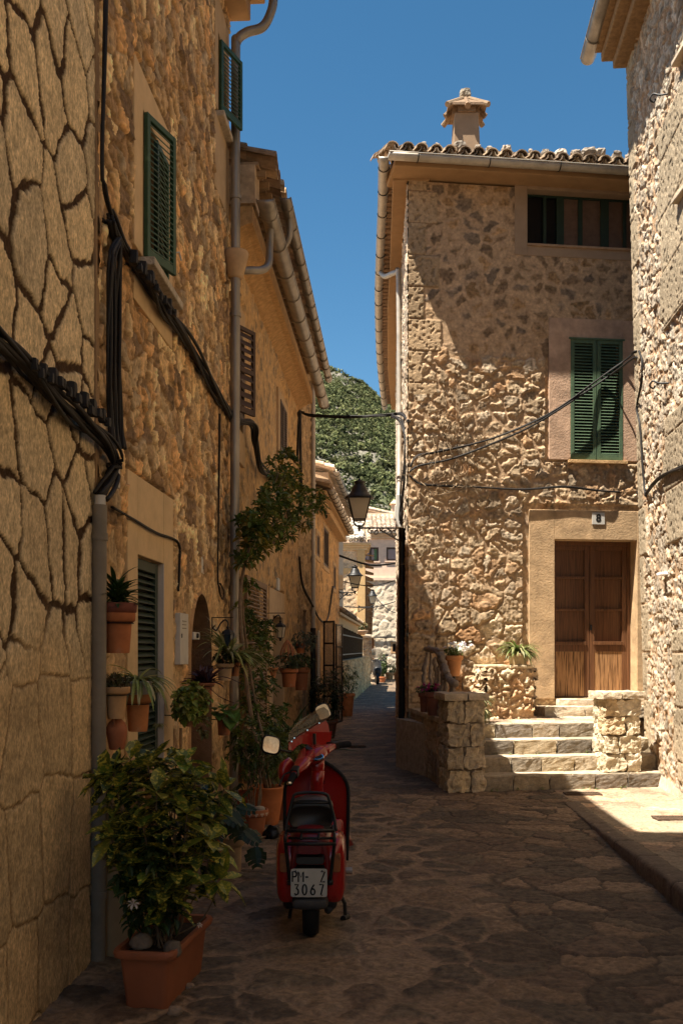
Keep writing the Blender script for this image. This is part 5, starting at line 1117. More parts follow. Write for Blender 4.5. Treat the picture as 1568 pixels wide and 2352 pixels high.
m = MB(); m.col = (.75, .68, .62)
for p, sz in ((at(307, 2075, 4.62), .032), (at(459, 2124, 4.75), .016)):
    for k in range(7): a = 6.283*k/7; m.leaf(p, (math.cos(a), -.35, math.sin(a)), sz, sz*.62, .1)
m.build('flower', FLOW, t)
for i_, (px_, py_, sz) in enumerate(((322, 2160, .085), (398, 2172, .075))):
    m = MB(); m.rock(at(px_, py_+6, 4.72), (sz*1.1, sz, sz*.8), 6, .02, 5+i_, (.17, .14, .11), .8); tag(m.build('stone', STN, None, smooth=True), ['greyish stone lying on the soil at the left end of the foreground planter', 'brownish stone lying on the soil at the right of the foreground planter'][i_], 'stone')
for i_, (px_, py_, sz, lab) in enumerate(((437, 2262, .04, 'small loose stone on the paving right of the foreground planter'), (400, 2322, .055, 'loose stone wedged under the front corner of the foreground planter'))):
    Yq = 1.68*F/(py_-HY); m = MB(); m.rock((X(px_, Yq), Yq, sz*.3), (sz*1.2, sz, sz*.8), 5, .015, 15+i_, (.3, .22, .16), .7); tag(m.build('stone', STN, None), lab, 'stone')
m = MB(); p = LF(5.75, Zp(2015, 5.72), .03); m.tube([p+Vector((.0, math.cos(a)*.022, math.sin(a)*.022)) for a in [i*.5 for i in range(14)]], .006, 6); tag(m.build('wall_ring', BLACK), 'small black iron ring fixed low on the rubble wall', 'ring')
# ---- monstera and pots by the scooter
r = random.Random(21)
c = (X(535, 7.55), 7.55, 0); t = plant('dark split-leaf plant in a slim cream pot behind the foreground shrub', c=c)
pot(t, c, .085, .27, (.42, .29, .17), rb=.06)
def monstera(m, p, d, s, col, r):
    p = Vector(p); d = Vector(d).normalized(); up = Vector((0, -.35, 1)).normalized(); sd = d.cross(up).normalized(); n = sd.cross(d).normalized()
    for sg in (-1, 1):
        for k in range(5):
            t0 = .02+.18*k; t1 = t0+.15; w_ = [.38, .52, .50, .40, .24][k]*s
            a = p+d*s*t0; b2 = p+d*s*t1; o1 = a+sd*sg*w_+d*s*.10-n*.06*s; o2 = b2+sd*sg*w_*.93+d*s*.12-n*.07*s; mid = (a+b2)/2+sd*sg*w_*.5+n*.03*s
            q = [a-d*s*.015, b2+d*s*.015, b2+sd*sg*w_*.5+n*.03*s+d*s*.05, a+sd*sg*w_*.5+n*.03*s+d*s*.02, o2, o1]
            m._add(q, [(0, 1, 2, 3), (3, 2, 4, 5)], jit(col, r, .1))
m = MB(); sm_ = MB()
for (px_, py_, Yq, dx, dz, s) in [(562, 1905, 7.3, .7, -.55, .17), (585, 1945, 7.2, .15, -.95, .16), (520, 1830, 7.4, .3, .3, .17), (545, 1850, 7.4, .9, -.2, .17), (500, 1850, 7.5, -.3, .2, .16), (540, 1880, 7.35, .2, -.8, .18), (505, 1890, 7.45, -.2, -.7, .17), (525, 1860, 7.3, .5, -.5, .18), (555, 1830, 7.6, .6, .5, .14)]:
    p = at(px_, py_, Yq); monstera(m, p, (dx, -.3, dz), s, (.025, .05, .018), r); sm_.tube(smooth_path([Vector(c)+Vector((0, 0, .25)), Vector(c)+Vector((0, 0, .45))+(p-Vector(c))*.1, p], 4), .005, 5)
m.build('foliage', LEAF, t); sm_.build('stems', M('green_stem', (.05, .08, .03), .6, .2, 9, 0), t)
c = (X(500, 7.9), 7.9, 0); t = plant('terracotta pot half hidden behind the slim cream pot', c=c); pot(t, c, .10, .24, TC)
m = MB(); bush(m, (c[0], c[1], .42), (.12, .12, .14), 26, .1, .045, r, [GD, G2], 4); m.build('foliage', LEAF, t)
# patterned pot with multi-stem shrub
c = (X(584, 8.95), 8.95, 0); t = plant('slender dark-leaved shrub in a terracotta pot with a white band pattern and saucer', c=c)
pt = pot(t, (c[0], c[1], .02), .125, .24, (.40, .14, .06), rb=.085, rim=.24)
m = MB(); m.col = (.36, .2, .1); m.lathe([(.09, 0), (.13, .015), (.135, .03), (.125, .032), (.1, .018)], c, 24); m.build('saucer', TERR, t, smooth=True)
m = MB(); m.col = (.55, .42, .3)
for k in range(14):
    a = 6.283*k/14
    for (da, z0_, z1_) in ((0, .205, .235), (.1, .222, .235), (-.1, .222, .235)):
        v = Vector((math.cos(a+da), math.sin(a+da), 0)); tt = Vector((-v.y, v.x, 0)); p = Vector((c[0], c[1], .0))+v*.1285; m._add([p-tt*.006+Vector((0, 0, z0_)), p+tt*.006+Vector((0, 0, z0_)), p+tt*.006+Vector((0, 0, z1_)), p-tt*.006+Vector((0, 0, z1_))], [(0, 1, 2, 3)])
m.build('pattern', TERR, pt)
sm_ = MB(); m = MB()
for k in range(9):
    a = r.uniform(0, 6.28); top = Vector((c[0]+r.uniform(-.2, .2), c[1]+r.uniform(-.2, .15), r.uniform(.6, 1.0))); sm_.tube(smooth_path([(c[0]+math.cos(a)*.03, c[1]+math.sin(a)*.03, .22), (c[0]+math.cos(a)*.06, c[1]+math.sin(a)*.06, .45), top], 4), [.008*(1-.6*i/8) for i in range(9)], 6)
    bush(m, top, (.09, .09, .09), 7, .055, .027, r, [GD, G2, G1], 5)
bush(m, (c[0]+.0, c[1], .78), (.25, .22, .23), 95, .055, .027, r, [GD, G2, G1], 5, hollow=.1); m.build('foliage', LEAF, t); sm_.build('stems', BARK, t)
for i_, (dx, dy) in enumerate(((-.045, -.04), (.05, -.03))):
    m = MB(); m.rock((c[0]+dx, c[1]+dy, .265), (.09, .07, .05), 5, .012, 31+i_, (.42, .36, .28), .8); tag(m.build('stone', STN, None, smooth=True), ['pale stone on the soil at the left of the patterned pot', 'pale stone on the soil at the right of the patterned pot'][i_], 'stone')
c = (X(613, 9.65), 9.65, 0); t = plant('big bright terracotta pot with a tall woody climbing tree against the wall', c=c, name='climbing_tree', cat='potted tree')
m = MB(); m.col = (.50, .17, .06); m.lathe([(.105, 0), (.115, .02), (.135, .16), (.155, .28), (.162, .33), (.172, .345), (.175, .362), (.168, .37), (.148, .368), (.14, .33), (.05, .325)], c, 30); o = m.build('pot', TERR, t, smooth=True); e = o.modifiers.new('e', 'EDGE_SPLIT'); e.split_angle = R(50)
m = MB(); m.lathe([(.14, .33), (.07, .34), (.005, .34)], c, 14); m.build('soil', SOIL, o)
# climbing tree trunk along the pipe, crown over the lane side
tr = MB(); C0 = Vector((c[0], c[1], .33))
def atw(px, py, off): Yq = YL(px, 1.64-off); return LF(Yq, Zp(py, Yq), off)
trunk = [C0, atw(598, 1740, .40), atw(580, 1660, .32), atw(566, 1560, .25), atw(556, 1460, .22), atw(552, 1380, .20), atw(558, 1320, .22), atw(575, 1250, .3)]
tp = smooth_path(trunk, 5); tr.tube(tp, [.026*(1-.45*i/len(tp)) for i in range(len(tp))], 8)
trunk2 = [C0+Vector((.03, .02, 0)), atw(606, 1700, .42), atw(592, 1640, .34), atw(575, 1540, .26), atw(562, 1440, .22), atw(556, 1360, .2)]
tp = smooth_path(trunk2, 5); tr.tube(tp, [.016*(1-.5*i/len(tp)) for i in range(len(tp))], 7)
crown = [(575, 1230, .3, .12, 30), (600, 1190, .35, .16, 40), (570, 1200, .28, .12, 24), (640, 1190, .42, .18, 46), (620, 1145, .4, .18, 42), (680, 1150, .5, .2, 46), (720, 1150, .55, .17, 34), (650, 1100, .45, .14, 28), (650, 1060, .42, .16, 30), (665, 1100, .45, .13, 20), (700, 1190, .5, .15, 26), (590, 1255, .3, .14, 30), (565, 1275, .25, .12, 24), (600, 1230, .32, .13, 26), (660, 1215, .42, .12, 20), (735, 1170, .55, .12, 16), (628, 1240, .34, .12, 16),
         (562, 1400, .2, .10, 16), (575, 1440, .22, .12, 24), (590, 1490, .24, .14, 30), (605, 1470, .24, .12, 24), (570, 1345, .2, .09, 14), (600, 1520, .26, .13, 26), (580, 1560, .25, .13, 28), (610, 1440, .22, .1, 14), (612, 1580, .26, .13, 22), (580, 1620, .28, .14, 30), (610, 1660, .35, .15, 34), (630, 1700, .4, .15, 30), (600, 1700, .38, .14, 26), (640, 1640, .38, .13, 24), (570, 1680, .34, .12, 20)]
m = MB(); r = random.Random(77)
for (px_, py_, off, rad, n) in crown:
    p = atw(px_, py_, off); bush(m, p, (rad, rad*1.3, rad), int(n*.8), .092 if py_ < 1300 else .072, .044 if py_ < 1300 else .038, r, [G2, G1, G2, G3, (.24, .20, .035)] if py_ < 1300 else [G2, G2, G1, G3], 6, droop=.12, hollow=.25, up=.8)
    if n > 15:
        near = min(tp if py_ > 1330 else smooth_path(trunk, 5), key=lambda q: (q-p).length); tr.tube(smooth_path([near, near.lerp(p, .5)+Vector((0, 0, -.03)), p], 4), [.010, .009, .008, .007, .006, .006, .005, .004, .004], 6)
m.build('crown', LEAF, t); tr.build('trunk', BARK, t)
m = MB(); m.rock((X(622, 8.9), 8.9, .05), (.13, .12, .12), 7, .05, 4, None, .8); tag(m.build('plastic_bag', M('black_bag', (.008, .008, .009), .35, .1, 9, .5, 25, .01, spec=.6), None, smooth=True), 'crumpled black plastic bag on the paving beside the patterned pot', 'bag')
c = (X(648, 9.9), 9.9, 0); t = plant('dark terracotta pot partly hidden between the bright pot and the scooter', c=c); pot(t, c, .12, .27, (.28, .1, .05)); m = MB(); bush(m, (c[0]+.02, c[1], .55), (.2, .2, .24), 70, .06, .026, r, [G1, G2, G3], 5); m.build('foliage', LEAF, t)
c = (X(560, 9.75), 9.75, 0); t = plant('low red-brown pot behind the patterned pot', c=c); pot(t, c, .15, .3, (.34, .1, .05)); m = MB(); bush(m, (c[0], c[1], .5), (.17, .15, .18), 40, .06, .03, r, [GD, G2], 5); m.build('foliage', LEAF, t)
# bush mass and agave further along
for (px_, Yq, rx, rz, zc, lab, L_) in ((672, 11.0, .28, .34, .55, 'fine-leaved green shrub in a pot behind the scooter screen', .065), (700, 12.6, .22, .26, .45, 'small potted shrub beside the agave', .06), (750, 8.5, .12, .10, .13, 'low green leafy plant peeking out right of the scooter column', .05)):
    c = (X(px_, Yq), Yq, 0); t = plant(lab, c=c); pot(t, c, .13 if rx > .15 else .08, .24 if rx > .15 else .1, TC); m = MB(); bush(m, (c[0], c[1], zc), (rx, rx, rz), int(150 if rx > .15 else 40), L_, L_*.45, r, [G1, G2, G3, G4], 5); m.build('foliage', LEAF, t)
c = (X(692, 12.9), 12.9, 0); t = plant('large spiky agave with sword leaves in a pot by the wall', c=c); pot(t, c, .18, .32, TC); m = MB()
for k in range(26):
    a = 2.4*k; e_ = .35+1.6*(k/26); m.blade((c[0], c[1], .32), (math.cos(a), math.sin(a), e_), r.uniform(.55, .85), .075, .5, 7, jit((.05, .085, .035), r), .5)
m.build('foliage', LEAF, t)
c = (X(655, 11.6), 11.6, 0); t = plant('thin spiky dark plant left of the agave', c=c); pot(t, c, .12, .3, TC); m = MB(); spider(m, (c[0], c[1], .55), 34, .7, .022, r, [(.04, .06, .02)], 1.2, 1.0); m.build('foliage', LEAF, t)
c = (X(752, 19.0), 19.0, 0); t = plant('dark bushy shrub beside the open glazed door', c=c); pot(t, c, .2, .35, (.25, .1, .05)); m = MB(); bush(m, (c[0], c[1], .8), (.34, .34, .5), 260, .08, .03, r, [GD, (.02, .035, .012)], 5); m.build('foliage', LEAF, t)
c = (X(797, 25), 25.0, 0); t = plant('tapered terracotta pot with a sprig standing by the low lane wall', c=c); pot(t, c, .2, .58, TCL, rb=.13, rim=.14); m = MB(); bush(m, (c[0]-.05, c[1], .95), (.35, .3, .45), 120, .08, .03, r, [G2, G1, GD], 5); m.build('foliage', LEAF, t)
# ---- pots fixed to the walls
def bracket(t, c, rr, h):
    m = MB(); m.tube([Vector(c)+Vector((math.cos(a)*rr, math.sin(a)*rr, h)) for a in [i*.42 for i in range(16)]], .0028, 5); n = LF.n; m.tube([Vector(c)-n*rr+Vector((0, 0, h)), LF(c[1], c[2]+h, 0)], .004, 5); m.build('bracket', BLACK, t)
r = random.Random(55)
def wallpot(px, py_top, py_bot, off, col, label, rb=None, rim=.22, inner=None, w=None, wav=0):
    Yq = YL(px, 1.64-off); z0, z1 = Zp(py_bot, Yq), Zp(py_top, Yq); h = z1-z0; rt = w/2/F*Yq; c = LF(Yq, z0, off); t = plant(label, c=tuple(c), cat='wall plant', group='flower pots hung on the left house walls'); pot(t, c, rt, h, col, rb=rb and rt*rb, rim=rim, wav=wav); bracket(t, c, rt*.92, h*.74)
    top = Vector((c[0], c[1], z1)); return t, top, rt, Yq
t, top, rt, Yq = wallpot(272, 1408, 1500, .11, TC, 'topmost wall pot, doubled dark rim, with a crown of broad strappy leaves', w=78)
m = MB(); m.col = (.2, .065, .04); m.lathe([(rt*.86, -.06), (rt*1.0, .0), (rt*1.08, .005), (rt*1.12, .052), (rt*1.0, .056), (rt*.9, .04)], top, 28); m.build('inner_pot', TERR, t, smooth=True)
m = MB()
for k in range(95):
    a = 2.4*k+r.uniform(-.2, .2); f = k/95; p = top+Vector((r.uniform(-.03, .03), r.uniform(-.03, .03), .05+.12*f*r.random())); m.blade(p, (math.cos(a), math.sin(a), .3+1.9*f), r.uniform(.12, .19), .028, 1.0, 5, jit(r.choice([(.035, .07, .018), (.055, .09, .02)]), r), .3)
m.build('foliage', LEAF, t)
t, top, rt, Yq = wallpot(268, 1577, 1650, .11, (.52, .30, .14), 'cream fluted wall pot full of small succulents', w=62, wav=.05, rb=.62)
m = MB()
for k in range(60):
    a = r.uniform(0, 6.28); p = top+Vector((math.cos(a)*rt*r.random(), math.sin(a)*rt*r.random(), r.uniform(-.01, .06))); bush(m, p, (.012, .012, .012), 2, .022, .014, r, [(.09, .09, .035), (.13, .09, .04)], 6)
m.build('foliage', LEAF, t)
t, top, rt, Yq = wallpot(318, 1594, 1679, .17, (.52, .2, .07), 'orange wall pot with a white inner pot and arching striped grass', w=66, rb=.66)
m = MB(); m.col = (.62, .55, .45); m.lathe([(rt*.8, -.01), (rt*.88, .0), (rt*.98, .055), (rt*1.04, .06), (rt*1.04, .075), (rt*.9, .076)], top, 28); m.build('inner_pot', TERR, t, smooth=True)
m = MB(); spider(m, top+Vector((0, 0, .07)), 80, .26, .011, r, [(.3, .33, .09), (.18, .23, .06), (.5, .5, .26)], .9, 2.2, bias=(.3, -.2, 0)); m.build('foliage', LEAF, t)
m = MB(); p = top+Vector((.09, .0, .05)); m.col = (.15, .15, .06); m.tube(smooth_path([p, p+Vector((.03, -.02, -.04)), p+Vector((.04, -.02, -.15)), p+Vector((.04, -.02, -.22))], 4), .0015, 4); q = p+Vector((.04, -.02, -.22)); spider(m, q, 14, .05, .006, r, [(.16, .16, .06)], .4, 2.5); m.build('runner', LEAF, t)
Yq = YL(269, 1.54); c = LF(Yq, Zp(1721, Yq), .10); t = plant('small round terracotta jug with a tiny succulent, lowest on the wall', c=tuple(c), cat='wall plant', group='flower pots hung on the left house walls')
k_ = 1/F*Yq; m = MB(); m.col = (.40, .14, .065); m.lathe([(15*k_, 0), (17*k_, 2*k_), (24*k_, 40*k_), (24*k_, 50*k_), (18*k_, 62*k_), (10*k_, 70*k_), (9*k_, 78*k_), (13*k_, 86*k_), (12*k_, 87*k_), (8*k_, 84*k_)], c, 24); m.tube(smooth_path([c+Vector((-.0, -12*k_, 80*k_)), c+Vector((0, -24*k_, 74*k_)), c+Vector((0, -24*k_, 60*k_)), c+Vector((0, -20*k_, 54*k_))], 4), 2.6*k_, 6); m.build('jug', TERR, t, smooth=True)
m = MB(); bush(m, c+Vector((0, 0, 92*k_)), (.025, .025, .022), 16, .02, .012, r, [(.06, .06, .03)], 6); m.build('foliage', LEAF, t)
# shelf items
t, top, rt, Yq = wallpot(470, 1568, 1600, .17, (.3, .12, .06), 'wall pot of long purple pointed leaves beside the arch', w=48)
m = MB()
for k in range(46):
    a = r.uniform(0, 6.28); m.blade(top+Vector((r.uniform(-.04, .04), r.uniform(-.04, .04), 0)), (math.cos(a), math.sin(a), r.uniform(.2, 1.9)), r.uniform(.12, .22), .034, .7, 5, jit(r.choice([(.045, .018, .028), (.07, .03, .04)]), r), .5)
for (dx, dz) in ((.25, -.1), (.3, .05)): m.tube(smooth_path([top, top+Vector((dx*.5, -.1, dz)), top+Vector((dx, -.15, dz-.05))], 4), .003, 4, col=(.07, .03, .04))
m.build('foliage', LEAF, t)
t, top, rt, Yq = wallpot(438, 1634, 1668, .20, TCL, 'wall pot with a round mound of scalloped lime-green leaves', w=34)
m = MB(); bush(m, top+Vector((0, 0, .06)), (.125, .15, .14), 130, .05, .045, r, [(.26, .30, .05), (.32, .33, .065), (.18, .22, .035)], 4, droop=.3, hollow=.5); bush(m, top+Vector((.10, -.02, -.1)), (.04, .05, .07), 14, .04, .035, r, [(.14, .13, .04)], 4); m.build('foliage', LEAF, t)
t, top, rt, Yq = wallpot(515, 1640, 1688, .2, (.32, .13, .06), 'wall pot with large smooth round green leaves before the drainpipe', w=40)
m = MB()
for (dx, dz, L_) in [(.03, .12, .17), (.15, .02, .18), (-.08, .1, .14), (.1, -.1, .17), (.16, .12, .14), (-.02, -.02, .15), (.06, .05, .15), (.2, -.05, .14), (0, .15, .12), (.12, -.16, .14), (-.1, .02, .12)]:
    m.leaf(top+Vector((dx*.35, -.04, .02+dz*.35)), (dx, -.45, dz), L_*1.15, L_*.9, .3, .12, jit((.10, .19, .045), r), r.uniform(-.3, .3))
m.build('foliage', LEAF, t)
t, top, rt, Yq = wallpot(517, 1524, 1563, .2, CRM, 'pale cream wall pot with long arching striped grass by the small lantern', w=42)
m = MB(); spider(m, top+Vector((.03, .05, .03)), 120, .42, .014, r, [(.34, .33, .1), (.5, .46, .22), (.2, .24, .06)], 1.1, 1.7, bias=(.6, -.1, .2)); bush(m, top+Vector((0, 0, .06)), (.1, .1, .07), 34, .04, .03, r, [(.07, .07, .02), (.05, .06, .02)], 4); m.build('foliage', LEAF, t)
t, top, rt, Yq = wallpot(540, 1522, 1553, .24, TCL, 'small orange wall pot with reddish drooping leaves', w=26)
m = MB(); bush(m, top+Vector((0, 0, .03)), (.1, .1, .08), 34, .05, .03, r, [(.12, .045, .03), (.15, .07, .035), (.06, .06, .02)], 4, droop=.8); m.build('foliage', LEAF, t)
t, top, rt, Yq = wallpot(628, 1533, 1558, .14, TCL, 'small flared orange wall pot right of the taupe shutter', w=24, rb=.35)
m = MB(); bush(m, top, (.07, .07, .06), 16, .05, .02, r, [G2, GD], 4); m.build('foliage', LEAF, t)
t, top, rt, Yq = wallpot(664, 1535, 1578, .2, TC, 'round terracotta wall pot with fleshy green rosettes', w=42)
m = MB(); bush(m, top+Vector((0, 0, .08)), (.2, .2, .14), 60, .06, .035, r, [(.06, .08, .03), (.1, .11, .04)], 6); m.build('foliage', LEAF, t)
t, top, rt, Yq = wallpot(692, 1533, 1585, .2, (.33, .13, .06), 'wider brown wall pot beside the fleshy rosettes', w=38)
m = MB(); bush(m, top+Vector((0, 0, .1)), (.2, .25, .12), 50, .06, .035, r, [G2, GD], 5); m.build('foliage', LEAF, t)
t, top, rt, Yq = wallpot(690, 1478, 1500, .2, TC, 'small wall pot with grey-green leaves above the other two', w=24)
m = MB(); bush(m, top+Vector((.05, 0, .05)), (.2, .2, .14), 60, .05, .03, r, [(.07, .09, .06), (.1, .12, .08)], 5, droop=.8); m.build('foliage', LEAF, t)
Yq = YL(660, 1.48); c = LF(Yq, Zp(1520, Yq), .16); k_ = Yq/F; m = MB(); m.col = (.42, .17, .08)
for k in range(9):
    a = math.pi*2*k/9; v = Vector((math.cos(a), math.sin(a), 0)); m.tube(smooth_path([c+v*13*k_, c+v*16*k_+Vector((0, 0, 18*k_)), c+v*9*k_+Vector((0, 0, 38*k_)), c+Vector((0, 0, 50*k_))], 4), 1.8*k_, 6)
m.lathe([(13*k_, -2*k_), (14*k_, 2*k_)], c, 16); tag(m.build('ribbed_lantern', TERR, None, smooth=True), 'ribbed terracotta candle lantern hanging above the wall pots', 'candle lantern')
m = MB(); p = atw(416, 1672, .1); m.tube([p, p-Vector((.0, 0, .12))], .012, 8); m.tube([p-Vector((0, 0, .12)), p-Vector((0, 0, 1.0))], .010, 8); tag(m.build('broom_handle', M('pale_wood', (.4, .26, .13), .6, .2, 20, .1)), 'wooden broom handle leaning under the lime-green wall plant', 'broom')
m = MB()
for py_ in (1745, 1752): pass
c = atw(340, 1745, .22); m.col = (.45, .28, .14)
m.fb(LF, c[1]-.3, c[1]+.3, c[2]-.05, c[2]-.02, .03, .3); m.fb(LF, c[1]-.28, c[1]-.24, 0, c[2]-.05, .05, .27); m.fb(LF, c[1]+.24, c[1]+.28, 0, c[2]-.05, .05, .27); tag(m.build('wooden_bench', PLA, None, bevel=.004), 'narrow wooden shelf stand below the green shuttered door', 'bench')
# ================================================================ plants by the steps
r = random.Random(91)
def grassy(px, py_top, py_bot, Yq, w, col, label, n, L, cols, zp=None, bias=(0, 0, 0), off=None, **k):
    z0, z1 = Zp(py_bot, Yq), Zp(py_top, Yq); c = (X(px, Yq), Yq, z0); t = plant(label, c=c); pot(t, c, w/2/F*Yq, z1-z0, col, rb=w/2/F*Yq*.8, rim=.2); m = MB(); spider(m, (c[0], c[1], z1-.01), n, L, .014, r, cols, 1.3, 2.1, bias=bias); m.build('foliage', LEAF, t); return t
grassy(1188, 1500, 1532, 13.95, 48, (.50, .38, .22), 'grassy arching plant in a cream pot on top of the rubble planter block', 190, .38, [(.12, .17, .04), (.20, .22, .07), (.30, .28, .12)], bias=(.25, -.1, .1))
c = (X(1088, 13.1), 13.1, .73); t = plant('pale striped grassy plant on the landing behind the left pillar', c=c); pot(t, c, .13, .30, (.46, .32, .18)); m = MB(); spider(m, (c[0], c[1], 1.02), 150, .33, .013, r, [(.2, .24, .07), (.3, .3, .14), (.12, .17, .04)], 1.0, 2.4); spider(m, (c[0]+.1, c[1], .9), 60, .25, .013, r, [(.3, .3, .14)], .3, 2.4); m.build('foliage', LEAF, t)
c = (X(1042, 12.6), 12.6, Zp(1553, 12.6)); t = plant('orange pot of white blossoms wedged beside the branch railing', c=c); pot(t, c, .115, .26, (.55, .24, .09), rb=.07); m = MB(); bush(m, (c[0], c[1], c[2]+.31), (.12, .12, .07), 50, .045, .03, r, [G1, G3], 4); m.build('foliage', LEAF, t)
m = MB(); m.col = (.82, .8, .76)
for k in range(60):
    v = Vector((r.gauss(.04, .09), r.gauss(0, .06), r.uniform(.30, .44))); bush(m, Vector(c)+v, (.012, .012, .012), 1, .028, .026, r, [(.8, .78, .74)], 5)
m.build('blossom', FLOW, t)
m = MB(); m.tube([(c[0]-.02, c[1], .82), (c[0], c[1], c[2])], .02, 6); m.build('stand', BLACK, t)
for (px_, Yq, h, lab, fl) in ((998, 12.7, .30, 'dark pot of magenta flowers on the low side wall beside the railing', 1), (977, 13.4, .26, 'smaller shaded pot behind the magenta flowers on the low side wall', 0)):
    c = (X(px_, Yq), Yq, .85); t = plant(lab, c=c); pot(t, c, .13 if fl else .1, h, (.22, .085, .05)); m = MB(); bush(m, (c[0]-.02, c[1], .85+h+.04), (.12, .1, .05), 30, .04, .025, r, [G2, GD], 4); m.build('foliage', LEAF, t)
    if fl:
        m = MB(); 
        for k in range(26): bush(m, (c[0]-.03+r.gauss(0, .07), c[1]+r.gauss(0, .05), .85+h+r.uniform(.02, .11)), (.01, .01, .01), 1, .03, .026, r, [(.42, .02, .14), (.5, .03, .2)], 5)
        m.build('blossom', FLOW, t)
# branch railing
m = MB(); rb_ = random.Random(6); t = thing('branch_railing', (X(1000, 12.8), 12.8, .8), 'rustic railing of twisted grey branches on the low side wall', 'railing'); DW = M('grey_driftwood', (.26, .2, .15), .9, .35, 12, .9, 30, .015, stretch=(3, 3, 1))
def branch(m, pts, r0, r1): 
    P = smooth_path(pts, 6); P = [p+Vector((rb_.gauss(0, .008), rb_.gauss(0, .008), rb_.gauss(0, .006))) for p in P]; m.tube(P, [(r0+(r1-r0)*i/(len(P)-1))*rb_.uniform(.82, 1.2) for i in range(len(P))], 9)
branch(m, [at(976, 1490, 13.6), at(992, 1492, 13.2), at(1008, 1500, 12.8), at(1020, 1530, 12.5), at(1028, 1556, 12.3), at(1046, 1572, 12.15)], .035, .045); m.build('handrail', DW, t, smooth=True)
for (px_, Yq, pt_, r0) in ((981, 13.5, 1498, .035), (990, 13.3, 1500, .028), (998, 13.1, 1512, .04), (1006, 12.9, 1502, .025), (1014, 12.6, 1520, .045), (1022, 12.45, 1540, .035), (1036, 12.25, 1565, .04)):
    m = MB(); a = at(px_, pt_, Yq); b_ = Vector((a.x+rb_.uniform(-.05, .05), a.y, .84 if px_ < 1030 else .95)); branch(m, [b_, b_.lerp(a, .35)+Vector((rb_.uniform(-.03, .03), 0, 0)), b_.lerp(a, .7)+Vector((rb_.uniform(-.03, .03), 0, 0)), a], r0, r0*.8); m.build('post', DW, t, smooth=True)
m = MB(); branch(m, [at(1010, 1492, 12.6), at(1014, 1510, 12.55), at(1022, 1535, 12.5), at(1020, 1560, 12.5)], .05, .03); m.build('brace', DW, t, smooth=True)
m = MB()
for k in range(14):
    v = FS(r.uniform(.1, 2.2), .37 if k % 2 else .02, -.62 if k % 2 else .02); bush(m, v, (.04, .02, .02), 4, .03, .015, r, [G1, G3], 4)
tag(m.build('weeds', LEAF), 'tiny green weeds sprouting from the joints of the steps', 'weeds', kind='stuff')
# ================================================================ far end of the lane
r = random.Random(17)
t = thing('lane_wall', (X(815, 38), 38, 0), 'low rubble garden wall along the lane beyond the far left house', 'wall')
fl = mkframe((X(787, 28), 28), (X(849, 46)-X(787, 28), 18)); fl = fl if fl.n.x > 0 else mkframe((X(787, 28), 28), (X(849, 46)-X(787, 28), 18), flip=-1)
LW = math.dist((X(787, 28), 28), (X(849, 46), 46))
sheet('wall', fl, rng(0, LW, .08), rng(-.05, 1.36, .05), mk_rubble(.4, .25, 300, [(.6, .41, .2), (.5, .33, .16)], (.62, .41, .2), .03, .04, .04), WALL, t)
body(t, [fl(0, 0, -.05), fl(LW, 0, -.05), fl(LW, 0, -.4), fl(0, 0, -.4)], -.05, 1.36, 'core', (.45, .31, .18))
t = thing('reed_fence', (X(810, 35), 35, 1.3), 'dark reed fence panel on top of the lane wall', 'fence')
m = MB(); L2 = LW*.80
for i in range(150):
    u = L2*i/150+.2; h = 1.0-.0*i+r.uniform(-.05, .05); m.fb(fl, u, u+L2/150*.75, 1.34, 1.34+h*(1-.12*i/150), -.2, -.16)
m.build('reeds', M('dark_reed', (.06, .034, .014), 1, .4, 30, .3, spec=.05), t)
m = MB(); [m.fb(fl, .2, L2, z, z+.04, -.16, -.13) for z in (1.5, 2.1)]; m.build('rail', BLACK, t)
t = thing('garden_pillar', (X(843, 46.5), 46.5, 0), 'stone garden pillar with a flat cap at the end of the lane wall', 'pillar')
fp = mkframe((X(833, 46.4), 46.4), (1, .03)); sheet('wall', fp, rng(0, .42, .05), rng(0, 2.2, .05), mk_rubble(.3, .2, 310, [(.55, .42, .26), (.4, .3, .2)], (.5, .36, .22), .03, .04, .05), WALL, t); body(t, [fp(.02, 0, -.03), fp(.42, 0, -.03), fp(.42, 0, -.5), fp(.02, 0, -.5)], 0, 2.2, 'core', (.5, .37, .22)); m = MB(); m.col = (.6, .48, .33); m.fb(fp, -.05, .5, 2.2, 2.29, -.55, .08); m.build('cap', STN, t, bevel=.02)
c = (X(829, 46), 46, 2.33); t = plant('wide clay bowl planter with a bushy plant above the garden pillar', c=c); m = MB(); m.col = (.55, .36, .22); m.lathe([(.14, 0), (.18, .02), (.32, .16), (.34, .22), (.31, .22), (.1, .18)], c, 20); m.build('bowl', TERR, t, smooth=True); m = MB(); bush(m, (c[0], c[1], 2.75), (.32, .3, .25), 120, .09, .05, r, [(.14, .14, .04), (.2, .14, .05), (.08, .1, .03)], 5); m.build('foliage', LEAF, t)
